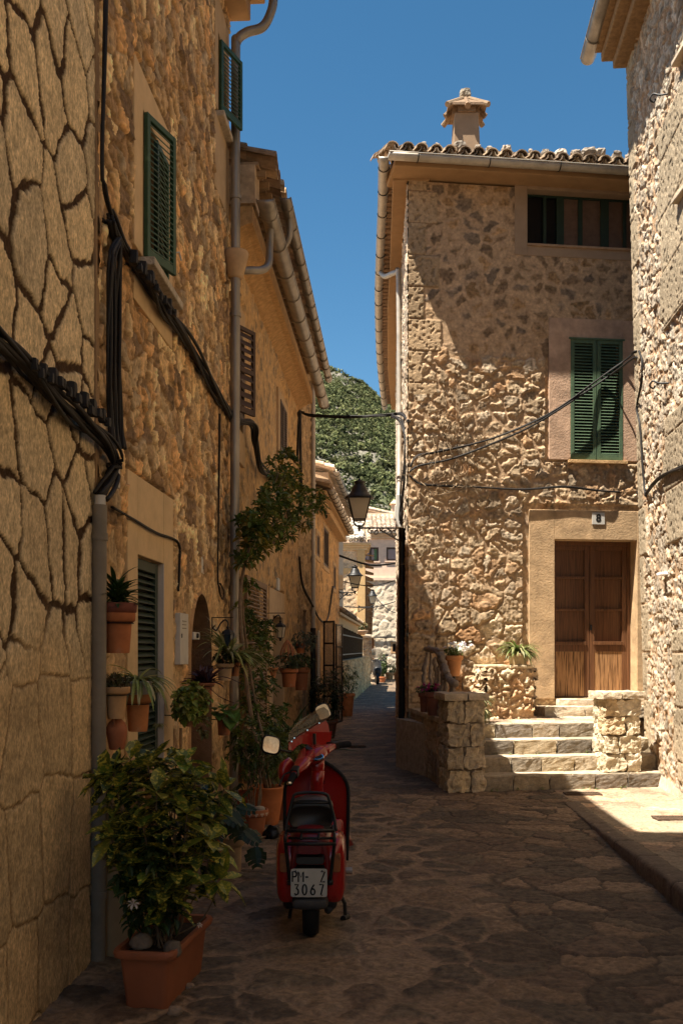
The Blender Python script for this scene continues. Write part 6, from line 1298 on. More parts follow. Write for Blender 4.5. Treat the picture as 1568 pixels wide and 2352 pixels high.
# outbuilding behind the fence with tile coping
t = thing('garden_outbuilding', (X(800, 37), 37, 0), 'low ochre outbuilding with a sloping tiled coping behind the reed fence', 'outbuilding')
fo_ = mkframe((X(777, 29.5), 29.5), (X(827, 45)-X(777, 29.5), 15.5)); fo_ = fo_ if fo_.n.x > 0 else mkframe((X(777, 29.5), 29.5), (X(827, 45)-X(777, 29.5), 15.5), flip=-1); LO = math.dist((X(777, 29.5), 29.5), (X(827, 45), 45))
m = MB(); m.col = (.58, .37, .17); m.fb(fo_, 0, LO, -.05, 2.85, -3, -.1); m.build('wall', PLA, t); m = MB(); tiles(m, fo_, 0, LO, .12, 2.8, .35, 3, seed=51); m.col = (.6, .42, .24); m.fb(fo_, 0, LO, 2.72, 2.8, -.5, .05); m.build('roof', TILE, t)
FRX = mkframe((0, 50.0), (1, .0001))
def FR(Yq):
    f = mkframe((0, Yq), (1, .0001)); return f
def rectf(px0, px1, py0, py1, Yq): return (X(px0, Yq), X(px1, Yq), Zp(py1, Yq), Zp(py0, Yq))
# ochre corner house (far left, behind the outbuilding)
Yq = 50.0; f = FR(Yq); t = thing('ochre_corner_house', (X(800, Yq), Yq+2, 0), 'small ochre house with a rubble-tiled hip roof and moulded cornice near the lane end', 'house')
a = rectf(770, 838, 1264, 1600, Yq); sheet('wall', f, rng(a[0]-1.5, X(822, Yq), .05), rng(0, a[3], .05), mk_rubble(.4, .28, 320, [(.60, .44, .28), (.55, .4, .25)], (.62, .44, .26), .05, .02, .03), WALL, t)
m = MB(); m.col = (.60, .38, .17); m.fb(f, X(820, Yq), X(838, Yq), 0, a[3], -4, .12); m.fb(f, a[0]-1.5, X(838, Yq)+.02, a[3]-1.15, a[3]-.9, -4, .05); m.build('pilaster', PLA, t)
m = MB(); m.col = (.62, .44, .24); 
for i, (dz, o_) in enumerate(((.0, .12), (.12, .2), (.24, .3))): m.fb(f, a[0]-1.5, X(838, Yq)+o_, a[3]+dz, a[3]+dz+.12, -4, o_)
m.build('cornice', PLA, t, bevel=.02); body(t, [f(a[0]-1.5, 0, -.1), f(X(836, Yq), 0, -.1), f(X(836, Yq), 0, -4), f(a[0]-1.5, 0, -4)], 0, a[3], col=(.55, .37, .2))
m = MB(); tiles(m, f, a[0]-1.5, X(838, Yq)+.2, .42, a[3]+.36, .45, 8, r=.11, L=.5, seed=61, rocks=0, cols=((.5, .37, .25), (.42, .3, .2), (.56, .44, .32)))
for k in range(60): m.rock(f(r.uniform(X(785, Yq), X(838, Yq)), 0, 0)+Vector((0, 0, 0))+Vector((0, r.uniform(0, 2.4), 0)), (.001, .001, .001), 1, 0)
for k in range(46):
    s_ = r.uniform(0, 2.6); p = f(r.uniform(X(812, Yq), X(832, Yq)), a[3]+.62+s_*.41, .42-s_*.91); m.rock(p, (.2, .2, .15), 3, .04, r.random()*40, (.55, .5, .42), .8)
for k in range(10): p = f(r.uniform(X(775, Yq), X(830, Yq)), a[3]+.6, .3); m.rock(p, (.24, .22, .2), 3, .04, r.random()*40, (.55, .5, .42), .8)
m.build('roof', TILE, t)
m = MB(); m.col = (.3, .2, .12); hwx = X(838, Yq)
for k in range(14): m._add([Vector((hwx+.02, Yq+.2*k, a[3]-.2-.25*k)), Vector((hwx+.45, Yq+.2*k, a[3]-.25-.28*k)), Vector((hwx+.45, Yq+.2*k+.19, a[3]-.30-.3*k)), Vector((hwx+.02, Yq+.2*k+.19, a[3]-.25-.3*k))], [(0, 1, 2, 3)])
m.build('verge_tiles', TILE, t)
# pink and stone building closing the lane
Yq = 56.0; f = FR(Yq); t = thing('pink_house', (X(880, Yq), Yq+3, 0), 'pink plastered house over a pale rubble ground floor closing the lane', 'house')
P1 = rectf(832, 869, 1257, 1289, Yq); P2 = rectf(887, 925, 1257, 1288, Yq); P3 = rectf(901, 922, 1478, 1497, Yq); P4 = rectf(849, 859, 1465, 1515, Yq); zt = Zp(1333, Yq)
sheet('wall', f, rng(X(800, Yq), X(1010, Yq), .045), rng(-.05, zt, .045), mk_rubble(.5, .36, 330, [(.55, .44, .31), (.48, .38, .28), (.6, .5, .36)], (.78, .66, .48), .08, .02, .02, tilt=.1), WALL, t, holes=[P3, P4])
m = MB(); m.col = (.78, .57, .42); zu = Zp(1237, Yq)
for (u0_, u1_) in ((X(800, Yq), P1[0]), (P1[1], P2[0]), (P2[1], X(1010, Yq))): m.fb(f, u0_, u1_, zt, zu, -.3, .0)
for Pw in (P1, P2): m.fb(f, Pw[0], Pw[1], zt, Pw[2], -.3, -.002); m.fb(f, Pw[0], Pw[1], Pw[3], zu, -.3, -.002)
m.build('upper_wall', PLA, t)
m = MB(); m.col = (.72, .56, .42); m.fb(f, X(800, Yq), X(1010, Yq), zt, zt+.16, -.1, .08); m.build('band', PLA, t)
for k, Pw in enumerate((P1, P2)):
    m = MB(); m.col = (1, 1, 1); fwd = .09; 
    m.fb(f, Pw[0], Pw[0]+fwd, Pw[2], Pw[3], -.12, -.04); m.fb(f, Pw[1]-fwd, Pw[1], Pw[2], Pw[3], -.12, -.04); m.fb(f, Pw[0]+fwd, Pw[1]-fwd, Pw[2], Pw[2]+fwd, -.12, -.041); m.fb(f, Pw[0]+fwd, Pw[1]-fwd, Pw[3]-fwd, Pw[3], -.12, -.041)
    if k == 0: mm = (Pw[0]+Pw[1])/2; m.fb(f, mm-.06, mm+.06, Pw[2]+fwd, Pw[3]-fwd, -.12, -.042)
    wv = m.build('window', BROWN, t); m = MB(); m.fb(f, Pw[0]+fwd, Pw[1]-fwd, Pw[2]+fwd, Pw[3]-fwd, -.14, -.11); m.build('pane', M('sky_reflecting_glass', (.05, .08, .16), .04, .05, 3, 0, spec=1.0), wv)
    if k == 0: m = MB(); m.fb(f, mm+.2, Pw[1]-fwd, Pw[2]+fwd, Pw[3]-fwd, -.108, -.10); m.build('curtain', M('green_curtain', (.12, .22, .1), .8, .2, 8, .1), wv)
    m = MB(); m.col = (.78, .57, .42); m.fb(f, Pw[0]-.08, Pw[1]+.08, Pw[2]-.07, Pw[2]-.002, -.1, .07); m.build('sill', PLA, wv)
W = window(t, f, *P3, bl=.1, br=.1, bt=.08, bb=.1, depth=.25, col=(.5, .3, .15)); m = MB(); [m.fb(f, P3[0]+.2*i+.15, P3[0]+.2*i+.18, P3[2], P3[3], -.1, -.07) for i in range(4)]; m.build('bars', BLACK, W)
DRM = M('orange_door_paint', (.5, .26, .11), .7, .2, 8, .2); W = window(t, f, P4[0], P4[1], 0, P4[3], bl=.06, br=.06, bt=.06, bb=0, depth=.2, col=(.6, .45, .3), backmat=DRM, name='doorway')
shutter(t, WHITE, f(X(840, Yq), 0, .03)[:2], (1, 0), (0, -1), Zp(1409, Yq), Zp(1372, Yq), .36, 11, .05, .03)
m = MB(); m.col = (.62, .44, .28); m.fb(f, X(800, Yq), X(1010, Yq), zu, zu+.14, -.3, .14); m.fb(f, X(800, Yq), X(1010, Yq), zu+.14, zu+.26, -.3, .24); m.build('cornice', PLA, t)
for k in range(40): pass
gutter('gutter', [f(X(800, Yq), zu+.32, .34), f(X(1010, Yq), zu+.30, .34)], .07, ZINCL, t, clips=2)
m = MB(); tiles(m, f, X(800, Yq), X(1010, Yq), .34, zu+.3, .42, 9, r=.11, L=.45, seed=71, cols=((.42, .31, .22), (.36, .26, .18), (.5, .4, .3))); m.col = (.3, .2, .13); m._add([f(X(800, Yq), zu+.3, .2), f(X(1010, Yq), zu+.3, .2), f(X(1010, Yq), zu+1.9, -3.4), f(X(800, Yq), zu+1.9, -3.4)], [(0, 1, 2, 3)]); m.build('roof', TILE, t)
body(t, [f(X(800, Yq), 0, -.3), f(X(1010, Yq), 0, -.3), f(X(1010, Yq), 0, -6), f(X(800, Yq), 0, -6)], 0, zu, col=(.6, .44, .3))
m = MB(); m.col = (1, 1, 1); a = rectf(852, 862, 1503, 1525, Yq-.1); m = MB(); q = rectf(853, 858, 1492, 1505, Yq)
m.fb(f, q[0], q[1], q[2], q[3], .03, .06); tag(m.build('wall_plaque', DKGREEN), 'small green plaque beside the orange doorway at the lane end', 'plaque')
cables('cable_bundle', [f(X(800, Yq), Zp(1462, Yq), .1), f(X(870, Yq), Zp(1464, Yq), .1), f(X(930, Yq), Zp(1463, Yq), .1)], 3, .02, .05, 'black cables running across the rubble ground floor at the lane end', seed=40)
# beige house behind
Yq = 66.0; f = FR(Yq); t = thing('beige_house', (X(850, Yq), Yq+4, 0), 'broad beige gable wall with a tiled verge rising behind the pink house', 'house')
x0, x1 = X(740, Yq), X(1010, Yq); za, zb_ = Zp(1146, Yq), Zp(1206, Yq); m = MB(); m.col = (.70, .50, .33)
m.poly([(x0, Yq, 0), (x1, Yq, 0), (x1, Yq, zb_), (x0, Yq, za)], 7, (0, 1, 0)); m.build('wall', PLA, t)
m = MB(); n = 60
for i in range(n):
    k = i/n; xx = x0+(x1-x0)*k; zz = za+(zb_-za)*k; m.tube([(xx-.05, Yq-.15, zz+.08), (xx+(x1-x0)/n*1.15, Yq-.15, zz+.02+(zb_-za)/n)], [.10, .12], 8, col=jit((.58, .44, .32), r))
    m.tube([(xx-.05, Yq+.15, zz+.10), (xx+(x1-x0)/n*1.15, Yq+.15, zz+.04+(zb_-za)/n)], [.10, .12], 8, col=jit((.5, .38, .27), r))
m.build('verge_tiles', TILE, t)
for (pa, pb, pt_, pb_, Yk, nm) in ((787, 805, 1192, 1235, 58.5, 'c'), (899, 914, 1157, 1185, 66.5, 'd')):
    q = rectf(pa, pb, pt_, pb_, Yk); m = MB(); m.col = (.66, .47, .33); m.box((q[0], Yk, q[2]-.6), (q[1], Yk+.5, q[3])); ch_ = m.build('chimney', PLA, t); m = MB(); m.col = (.55, .42, .3); xm = (q[0]+q[1])/2; m.hexa([(q[0]-.12, Yk-.12, q[3]), (q[1]+.12, Yk-.12, q[3]), (q[1]+.12, Yk+.62, q[3]), (q[0]-.12, Yk+.62, q[3]), (xm-.08, Yk+.1, q[3]+.28), (xm+.08, Yk+.1, q[3]+.28), (xm+.08, Yk+.4, q[3]+.28), (xm-.08, Yk+.4, q[3]+.28)]); m.build('cap', TILE, ch_)
# little roof and gutter between
t = thing('hip_roof_house', (X(760, 32), 33, 0), 'pale house glimpsed behind the far left roof with stones on its tiles', 'house')
fz = wallframe((XL(27.6, 2.1), 27.6), (XL(38, 1.9), 38)); m = MB(); m.col = (.58, .42, .27); m.fb(fz, 0, 10, 0, Zp(1168, 32), -4, 0); m.build('wall', PLA, t); zz = Zp(1150, 33)
m = MB(); m.col = (.5, .34, .2); m.fb(fz, -.2, 10, zz-.3, zz-.05, -.3, .3); tiles(m, fz, -.2, 10, .45, zz, .3, 8, r=.1, seed=81, rocks=.3, cols=((.62, .46, .3), (.55, .4, .26), (.66, .5, .36))); m.build('roof', TILE, t); gutter('gutter', [fz(0, zz, .5), fz(10, zz-.05, .5)], .08, ZINCL, t, clips=.7)
# cables over the lane far away
for (a_, b_, lab, n, rr) in (((778, 1276, 27.3), (925, 1291, 27.3), 'thick black cable crossing the lane below the far roofs', 3, .016), ((776, 1333, 27.4), (925, 1328, 27.4), 'thin dark wire sagging across the lane by the middle lantern', 1, .014), ((790, 1393, 40), (925, 1376, 40), 'thin wire above the farthest lantern', 1, .018), ((862, 1372, 45), (925, 1412, 40), 'thin wire slanting down right of the farthest lantern', 1, .018)):
    A_ = at(*a_); B_ = at(*b_); mid = (A_+B_)/2-Vector((0, 0, .18)); cables('cable', [A_, mid, B_], n, rr, .02, lab, seed=int(a_[0]))
wm = MB(); p = at(777, 1338, 27.3); wm.box((p.x-.02, p.y-.25, p.z-.2), (p.x+.14, p.y+.25, p.z+.2)); tag(wm.build('air_conditioner', WHITE, None, bevel=.02), 'white box unit on the end of the far left house', 'wall unit')
# parked far scooter
Yq = 47.8; x = X(866, Yq); t = thing('far_scooter', (x, Yq, 0), 'dark scooter with a tall clear windscreen parked at the sunny lane end', 'scooter')
m = MB(); m.loft([((x, Yq-.5, .6), (.16, 0, 0), (0, 0, .2)), ((x, Yq, .65), (.22, 0, 0), (0, 0, .28)), ((x, Yq+.4, .55), (.2, 0, 0), (0, 0, .25)), ((x, Yq+1.1, .8), (.25, 0, 0), (0, 0, .4)), ((x, Yq+1.3, .9), (.15, 0, 0), (0, 0, .3))], 14); m.build('body', BLACK, t, smooth=True)
for dy in (-.4, 1.2):
    m = MB(); m.tube([(x-.07, Yq+dy, .28), (x+.07, Yq+dy, .28)], .28, 18); m.build('wheel', BLACK, t)
m = MB(); m.loft([((x, Yq+1.0, 1.25), (.3, 0, 0), (0, .01, .02)), ((x, Yq+.95, 1.45), (.32, 0, 0), (0, .01, .02)), ((x, Yq+.85, 1.7), (.2, 0, 0), (0, .01, .02))], 12); m.build('windscreen', bpy.data.materials['pale_glass'], t, smooth=True)
m = MB(); m.tube([(x-.35, Yq+.7, 1.15), (x, Yq+.95, 1.1), (x+.38, Yq+.7, 1.15)], .025, 6); m.loft([((x+.48, Yq+.8, 1.38), (.1, 0, 0), (0, 0, .06)), ((x+.48, Yq+.84, 1.38), (.08, 0, 0), (0, 0, .05))], 10); m.tube([(x+.35, Yq+.75, 1.17), (x+.45, Yq+.8, 1.36)], .012, 5); m.build('handlebar', BLACK, t)
for (px_, Yk, rr, h, lab, cols, fl) in ((878, 50, .18, 1.0, 'tall green plant beside the far scooter', [G1, G2], 0), (876, 54.5, .2, .42, 'left small terracotta pot with pink flowers at the lane end', [G3, G1], 1), (894, 54.8, .26, .40, 'middle orange terracotta pot with a leafy plant at the lane end', [G2, G1], 0), (911, 55, .22, .45, 'right orange terracotta pot at the lane end, cut by the corner', [G3], 0)):
    c = (X(px_, Yk), Yk, 0); t = plant(lab, c=c, group='pots in the sun at the lane end'); 
    if h < .9: pot(t, c, rr, h, (.6, .3, .12))
    else: pot(t, c, rr, .3, TC)
    m = MB(); bush(m, (c[0], c[1], h+.18 if h < .9 else .9), (rr*1.2, rr*1.2, .25 if h < .9 else .6), 60 if h < .9 else 160, .12, .05, r, cols, 5); m.build('foliage', LEAF, t)
    if fl: m = MB(); [bush(m, (c[0]+r.gauss(0, .2), c[1], h+.3+r.gauss(.15, .2)), (.02,)*3, 1, .06, .05, r, [(.6, .2, .25)], 5) for k in range(14)]; m.build('blossom', FLOW, t)
# ================================================================ the red scooter
SX, SY = -.180, 5.96
t = thing('red_scooter', (SX, SY, 0), 'vintage red motor scooter parked in the lane, seen from behind, handlebar turned left', 'scooter'); ROOT = t
RED = M('red_paint', (.33, .012, .009), .24, .12, 7, .05, 40, .002, spec=.5, coat=.35, tint=((.2, .02, .01), 8, .66, .8))
DRED = M('dark_red_paint', (.19, .008, .007), .38, .15, 7, .05, 40, .002, spec=.5, coat=.2)
RUB = M('black_rubber', (.012, .012, .012), .75, .2, 20, .3, 60, .003, spec=.3); VIN = M('black_vinyl', (.016, .013, .011), .42, .15, 20, .25, 60, .003, spec=.5); CHR = M('chrome', (.6, .58, .54), .15, .05, 5, 0, metal=1)
GREY = M('grey_bumper_rubber', (.045, .042, .04), .7, .25, 14, .3, 50, .003)
def W3(x, y, z): return (SX+x, SY+y, z)
def secs(L): return [(W3(cx_, y, cz), (hw, 0, 0), (0, 0, hh)) for (y, cx_, cz, hw, hh) in L]
m = MB(); m.loft(secs([(-.20, 0, .40, .085, .12), (-.235, 0, .44, .10, .155), (-.21, 0, .47, .115, .165), (-.1, 0, .49, .13, .17), (.1, 0, .50, .135, .16), (.35, 0, .48, .13, .16), (.5, 0, .42, .12, .14), (.56, 0, .36, .10, .1)]), 28, 3.2); m.build('body', DRED, t, smooth=True)
for sg in (-1, 1):
    m = MB(); m.loft(secs([(-.215, sg*.120, .39, .035, .11), (-.20, sg*.130, .40, .056, .165), (-.15, sg*.134, .405, .066, .186), (-.05, sg*.136, .41, .072, .192), (.1, sg*.135, .41, .073, .19), (.28, sg*.132, .39, .07, .17), (.42, sg*.13, .36, .06, .13), (.5, sg*.12, .33, .035, .07)]), 28, 3.8); m.build('side_cowl', RED, t, smooth=True)
    m = MB(); m.loft([(W3(sg*.150, -.212, .465), (.026, 0, 0), (0, 0, .055)), (W3(sg*.150, -.226, .465), (.024, 0, 0), (0, 0, .052))], 16, 7)
    m.build('indicator', M('amber_lens', (.26, .07, .01), .25, .2, 30, .3, 90, .003, spec=.6), t)
# tail lamp
m = MB(); m.loft([(W3(0, -.225, .555), (.075, 0, 0), (0, 0, .035)), (W3(0, -.262, .553), (.068, 0, 0), (0, 0, .03))], 16, 6); m.build('tail_lamp', M('tail_lens', (.16, .008, .012), .2, .1, 30, .1, spec=.6), t)
m = MB(); m.loft([(W3(0, -.22, .49), (.085, 0, 0), (0, 0, .028)), (W3(0, -.265, .487), (.078, 0, 0), (0, 0, .02))], 16, 6); m.build('lamp_bracket', VIN, t)
# number plate
py0 = -.285; pc = Vector(W3(-.005, py0, .365))
m = MB(); m.loft([(pc, (.104, 0, 0), (0, 0, .081)), (pc+Vector((0, .004, 0)), (.104, 0, 0), (0, 0, .081))], 24, 14); pl = m.build('plate', M('plate_white', (.50, .47, .40), .5, .12, 10, .08, tint=((.3, .24, .16), 30, .68, .8)), t)
m = MB(); m.hexa([W3(-.09, py0+.005, .30), W3(.09, py0+.005, .30), W3(.08, -.2, .33), W3(-.08, -.2, .33), W3(-.09, py0+.005, .44), W3(.09, py0+.005, .44), W3(.08, -.2, .45), W3(-.08, -.2, .45)]); m.build('plate_holder', RUB, pl)
def arc(cx_, cz_, rx, rz, a0, a1, n=8): return [(cx_+rx*math.cos(R(a0+(a1-a0)*i/n)), cz_+rz*math.sin(R(a0+(a1-a0)*i/n))) for i in range(n+1)]
GL = {'P': [[(-.5, -1), (-.5, 1), (.1, 1)]+arc(.1, .5, .4, .5, 90, -90)+[(-.5, 0)]], 'M': [[(-.6, -1), (-.6, 1), (0, -.1), (.6, 1), (.6, -1)]], '-': [[(-.35, 0), (.35, 0)]], 'Z': [[(-.5, 1), (.5, 1), (-.5, -1), (.5, -1)]],
      '3': [[(-.45, 1), (.45, 1), (-.05, .2)]+arc(-.02, -.4, .5, .6, 80, -150)], '0': [arc(0, 0, .5, 1, 0, 360, 16)], '6': [[(.3, 1), (-.25, .3)]+arc(0, -.42, .5, .58, 150, 510, 16)], '7': [[(-.5, 1), (.5, 1), (-.1, -1)]]}
for s_, x_, z_ in (('P', -.082, .036), ('M', -.046, .036), ('-', -.012, .034), ('Z', .079, .036), ('3', -.071, -.038), ('0', -.025, -.038), ('6', .022, -.038), ('7', .070, -.038)):
    m = MB()
    for st in GL[s_]: m.tube([pc+Vector((x_+a*.0235, -.0022, z_+b*.029)) for a, b in st], .0042, 6)
    m.build('digit' if s_.isdigit() else 'letter', RUB, pl)
m = MB()
for x_, z_ in ((-.075, .07), (.075, .07), (-.075, -.07), (.075, -.07)): m.tube([pc+Vector((x_, -.004, z_)), pc+Vector((x_, .002, z_))], .004, 8)
m.build('bolts', CHR, pl)
m = MB(); m.loft([(W3(0, -.225, .245), (.105, 0, 0), (0, 0, .035)), (W3(0, -.275, .24), (.10, 0, 0), (0, 0, .03)), (W3(0, -.285, .24), (.09, 0, 0), (0, 0, .022))], 20, 4); m.build('bumper', GREY, t, smooth=True)
# rear wheel, fender, engine
m = MB(); c0 = Vector(W3(0, -.03, .215))
n = 36
for i in range(n):
    for (rr, xx) in ((.12, -.035), (.165, -.048), (.198, -.046), (.213, -.026), (.217, 0), (.213, .026), (.198, .046), (.165, .048), (.12, .035)):
        a = 2*math.pi*i/n; m.v.append((c0.x+xx, c0.y+rr*math.cos(a), c0.z+rr*math.sin(a))); m.c.append((1, 1, 1))
for i in range(n):
    for j in range(8): m.f.append((i*9+j, i*9+j+1, ((i+1) % n)*9+j+1, ((i+1) % n)*9+j))
wh = m.build('rear_wheel', RUB, t, smooth=True); m = MB(); m.tube([c0-Vector((.03, 0, 0)), c0+Vector((.03, 0, 0))], .13, 24); m.build('rim', ZINC, wh)
m = MB(); m.loft(secs([(-.12, .10, .24, .03, .035), (-.1, .11, .22, .045, .055), (.15, .11, .21, .05, .06), (.3, .1, .22, .05, .06)]), 16, 3); m.tube([W3(.14, .1, .19), W3(.12, -.05, .17), W3(.10, -.12, .165)], .022, 10); m.build('engine', GREY, t, smooth=True)
m = MB(); m.loft(secs([(-.12, -.12, .23, .03, .04), (-.09, -.125, .22, .042, .055), (.1, -.12, .21, .042, .06), (.2, -.1, .22, .04, .05)]), 14, 3); m.build('silencer', BLACK, t, smooth=True)
m = MB(); m.tube([W3(.14, .35, .22), W3(.20, .30, .10), W3(.205, .28, .01)], .012, 8); m.tube([W3(.19, .25, .015), W3(.22, .32, .015)], .02, 8); m.tube([W3(-.10, .35, .2), W3(-.14, .3, .05), W3(-.145, .28, .01)], .012, 8); m.build('stand', BLACK, t)
m = MB(); m.tube([W3(.205, .05, .36), W3(.245, .05, .36)], .022, 10); m.build('footpeg', ZINC, t)
# seat
m = MB(); m.loft([(W3(0, -.07, .70), (.118, 0, 0), (0, 0, .062)), (W3(0, -.085, .705), (.128, 0, 0), (0, 0, .072)), (W3(0, -.06, .715), (.132, 0, 0), (0, 0, .082)), (W3(0, .05, .73), (.13, 0, 0), (0, 0, .078)), (W3(0, .25, .72), (.12, 0, 0), (0, 0, .06)), (W3(0, .42, .71), (.09, 0, 0), (0, 0, .055)), (W3(0, .52, .70), (.04, 0, 0), (0, 0, .03))], 28, 3.6); se = m.build('seat', VIN, t, smooth=True)
m = MB(); m.loft([(W3(0, -.068, .722), (.134, 0, 0), (0, 0, .083)), (W3(0, -.058, .722), (.134, 0, 0), (0, 0, .083))], 28, 3.6); m.build('piping', RUB, se, smooth=True)
# rack
m = MB(); zr_ = .645
for y_ in (-.26, -.21, -.16, -.10): m.tube([W3(-.125, y_, zr_ if y_ > -.25 else zr_-.03), W3(.135, y_, zr_ if y_ > -.25 else zr_-.03)], .0075, 8)
m.tube([W3(-.145, -.30, zr_-.055), W3(.150, -.30, zr_-.055)], .010, 8); m.tube([W3(-.135, -.27, zr_+.015), W3(.14, -.27, zr_+.015)], .009, 8)
for sg in (-1, 1):
    m.tube(smooth_path([W3(sg*.13, -.10, zr_+.01), W3(sg*.135, -.22, zr_), W3(sg*.14, -.29, zr_-.02), W3(sg*.135, -.27, zr_-.10), W3(sg*.115, -.24, .36)], 5), .010, 8); m.tube([W3(sg*.05, -.29, zr_-.03), W3(sg*.05, -.08, zr_)], .007, 8)
    m.tube([W3(sg*.115, -.24, .37), W3(sg*.115, -.24, .345)], .018, 8)
m.tube(smooth_path([W3(-.145, -.20, zr_+.0), W3(-.132, -.17, zr_+.07), W3(-.105, -.15, .82), W3(-.085, -.145, .852), W3(0, -.14, .860), W3(.085, -.145, .852), W3(.108, -.15, .82), W3(.138, -.17, zr_+.07), W3(.148, -.20, zr_+.0)], 5), .009, 8)
m.tube([W3(-.112, -.15, .80), W3(.115, -.15, .80)], .006, 6); m.build('luggage_rack', BLACK, t, smooth=True)
# floor, leg shield, front
m = MB(); m.hexa([W3(-.20, .45, .24), W3(.20, .45, .24), W3(.17, .85, .26), W3(-.17, .85, .26), W3(-.20, .45, .275), W3(.20, .45, .275), W3(.17, .85, .295), W3(-.17, .85, .295)]); m.build('floorboard', DRED, t, bevel=.01)
m = MB(); nx, nz = 20, 18; b0 = 0; cols_ = []
def shp(a, b):   # a -1..1 across, b 0..1 up
    w_ = .205+.012*math.sin(b*2.5); w_ *= (1-max(0, (b-.66)/.34)**2.6*.80); x = a*w_; z = .27+.66*b-(.0 if b < .9 else 0); y = .80+.10*b-.05*(a*a)*1+.02
    return x+.01, y, z
for layer, dy in ((0, 0), (1, .022)):
    for j in range(nz+1):
        for i in range(nx+1): x, y, z = shp(-1+2*i/nx, j/nz); m.v.append(W3(x, y+dy, z)); m.c.append((1, 1, 1))
N1 = (nx+1)*(nz+1)
for j in range(nz):
    for i in range(nx): a = j*(nx+1)+i; m.f.append((a, a+1, a+nx+2, a+nx+1)); m.f.append((N1+a, N1+a+nx+1, N1+a+nx+2, N1+a+1))
ls = m.build('leg_shield', RED, t, smooth=True)
m = MB(); edge = [W3(*(lambda p: (p[0], p[1]-.005, p[2]))(shp(-1, j/nz))) for j in range(nz+1)]+[W3(*(lambda p: (p[0], p[1]-.005, p[2]))(shp(-1+2*i/nx, 1))) for i in range(1, nx)]+[W3(*(lambda p: (p[0], p[1]-.005, p[2]))(shp(1, j/nz))) for j in reversed(range(nz+1))]
m.tube(edge, .012, 8); m.build('trim', RUB, ls, smooth=True)
m = MB(); m.loft([(W3(.12, .76, .42), (.075, 0, 0), (0, .0, .14)), (W3(.12, .70, .42), (.07, 0, 0), (0, 0, .135))], 18, 7); m.loft([(W3(.01, .82, .35), (.05, 0, 0), (0, .06, 0)), (W3(.01, .78, .62), (.048, 0, 0), (0, .05, 0)), (W3(.015, .74, .80), (.045, 0, 0), (0, .045, 0)), (W3(.022, .73, .88), (.046, 0, 0), (0, .045, 0))], 18, 2.4); m.build('steering_column', RED, t, smooth=True)
# front wheel and mudguard (turned left)
c0 = Vector(W3(.0, 1.17, .215)); q = Matrix.Rotation(R(50), 3, 'Z'); m = MB()
for i in range(n):
    for (rr, xx) in ((.12, -.035), (.165, -.046), (.205, -.036), (.215, 0), (.205, .036), (.165, .046), (.12, .035)):
        a = 2*math.pi*i/n; v = q @ Vector((xx, rr*math.cos(a), rr*math.sin(a))); m.v.append(tuple(c0+v)); m.c.append((1, 1, 1))
for i in range(n):
    for j in range(6): m.f.append((i*7+j, i*7+j+1, ((i+1) % n)*7+j+1, ((i+1) % n)*7+j))
wh = m.build('front_wheel', RUB, t, smooth=True); m = MB(); m.tube([c0-q @ Vector((.03, 0, 0)), c0+q @ Vector((.03, 0, 0))], .13, 24); m.build('rim', ZINC, wh)
m = MB(); 
m.loft([(c0+q @ Vector((0, -.27*math.cos(a), .27*math.sin(a))), q @ Vector((.085, 0, 0)), q @ Vector((0, -.05*math.cos(a), .05*math.sin(a)))) for a in [R(20+i*17) for i in range(9)]], 14, 3); m.build('mudguard', DRED, t, smooth=True)
# handlebar, headset and screen turned hard left
Lg = at(664, 1800, 6.30); Rg = at(803, 1709, 6.95); bv = (Rg-Lg); bl_ = bv.length; bv.normalize(); ctr = Lg+bv*bl_*.50
fwd = Vector((-bv.y, bv.x, 0)).normalized(); upv = bv.cross(fwd); upv = upv if upv.z > 0 else -upv
def HB(a, f_, u_): return ctr+bv*a+fwd*f_+upv*u_
Hc = at(718, 1732, 6.70); La = at(690, 1758, 6.50); Lo = at(678, 1772, 6.42); Ra = at(744, 1722, 6.80); Ro = at(764, 1713, 6.87); Zv = Vector((0, 0, 1)); tl = Vector((0, -.55, .84)).normalized(); tf = Vector((0, .84, .55))
m = MB(); m.loft([(Hc+Vector((-.01, .0, -.045)), bv*.085, fwd*.085), (Hc+Vector((0, 0, -.01)), bv*.098, fwd*.095), (Hc+Vector((0, 0, .028)), bv*.088, fwd*.085), (Hc+Vector((0, 0, .045)), bv*.06, fwd*.06)], 24, 2.5)
m.loft([(Hc+Vector((-.03, -.03, .0)), fwd*.07, Zv*.042), (La, fwd*.05, Zv*.034), (Lo, fwd*.03, Zv*.024), (Lo.lerp(Lg, .25), fwd*.022, Zv*.019)], 20, 3)
m.loft([(Hc+Vector((.03, .04, .0)), fwd*.07, Zv*.042), (Ra, fwd*.05, Zv*.032), (Ro, fwd*.028, Zv*.022), (Ro.lerp(Rg, .2), fwd*.02, Zv*.018)], 20, 3)
m.loft([(at(731, 1800, 6.74), (.045, 0, 0), (0, .045, 0)), (at(729, 1765, 6.72), (.046, 0, 0), (0, .046, 0)), (Hc+Vector((.02, .02, -.03)), (.06, 0, 0), (0, .06, 0))], 18, 2.4); m.build('headset', RED, t, smooth=True)
dc = at(727, 1740, 6.62); m = MB(); m.loft([(dc, Vector((.052, 0, 0)), tf*.036), (dc+tl*.012, Vector((.048, 0, 0)), tf*.033)], 24, 2); m.build('speedometer_ring', CHR, t)
m = MB(); m.loft([(dc+tl*.0122, Vector((.040, 0, 0)), tf*.027), (dc+tl*.0135, Vector((.040, 0, 0)), tf*.027)], 24, 2); m.build('speedometer', BLACK, t)
wc = at(710, 1722, 6.66); m = MB(); m.loft([(wc, Vector((.022, -.01, -.012)), Vector((.006, .012, .008))), (wc+tl*.014, Vector((.022, -.01, -.012)), Vector((.006, .012, .008)))], 12, 6); m.build('warning_lights', BLACK, t)
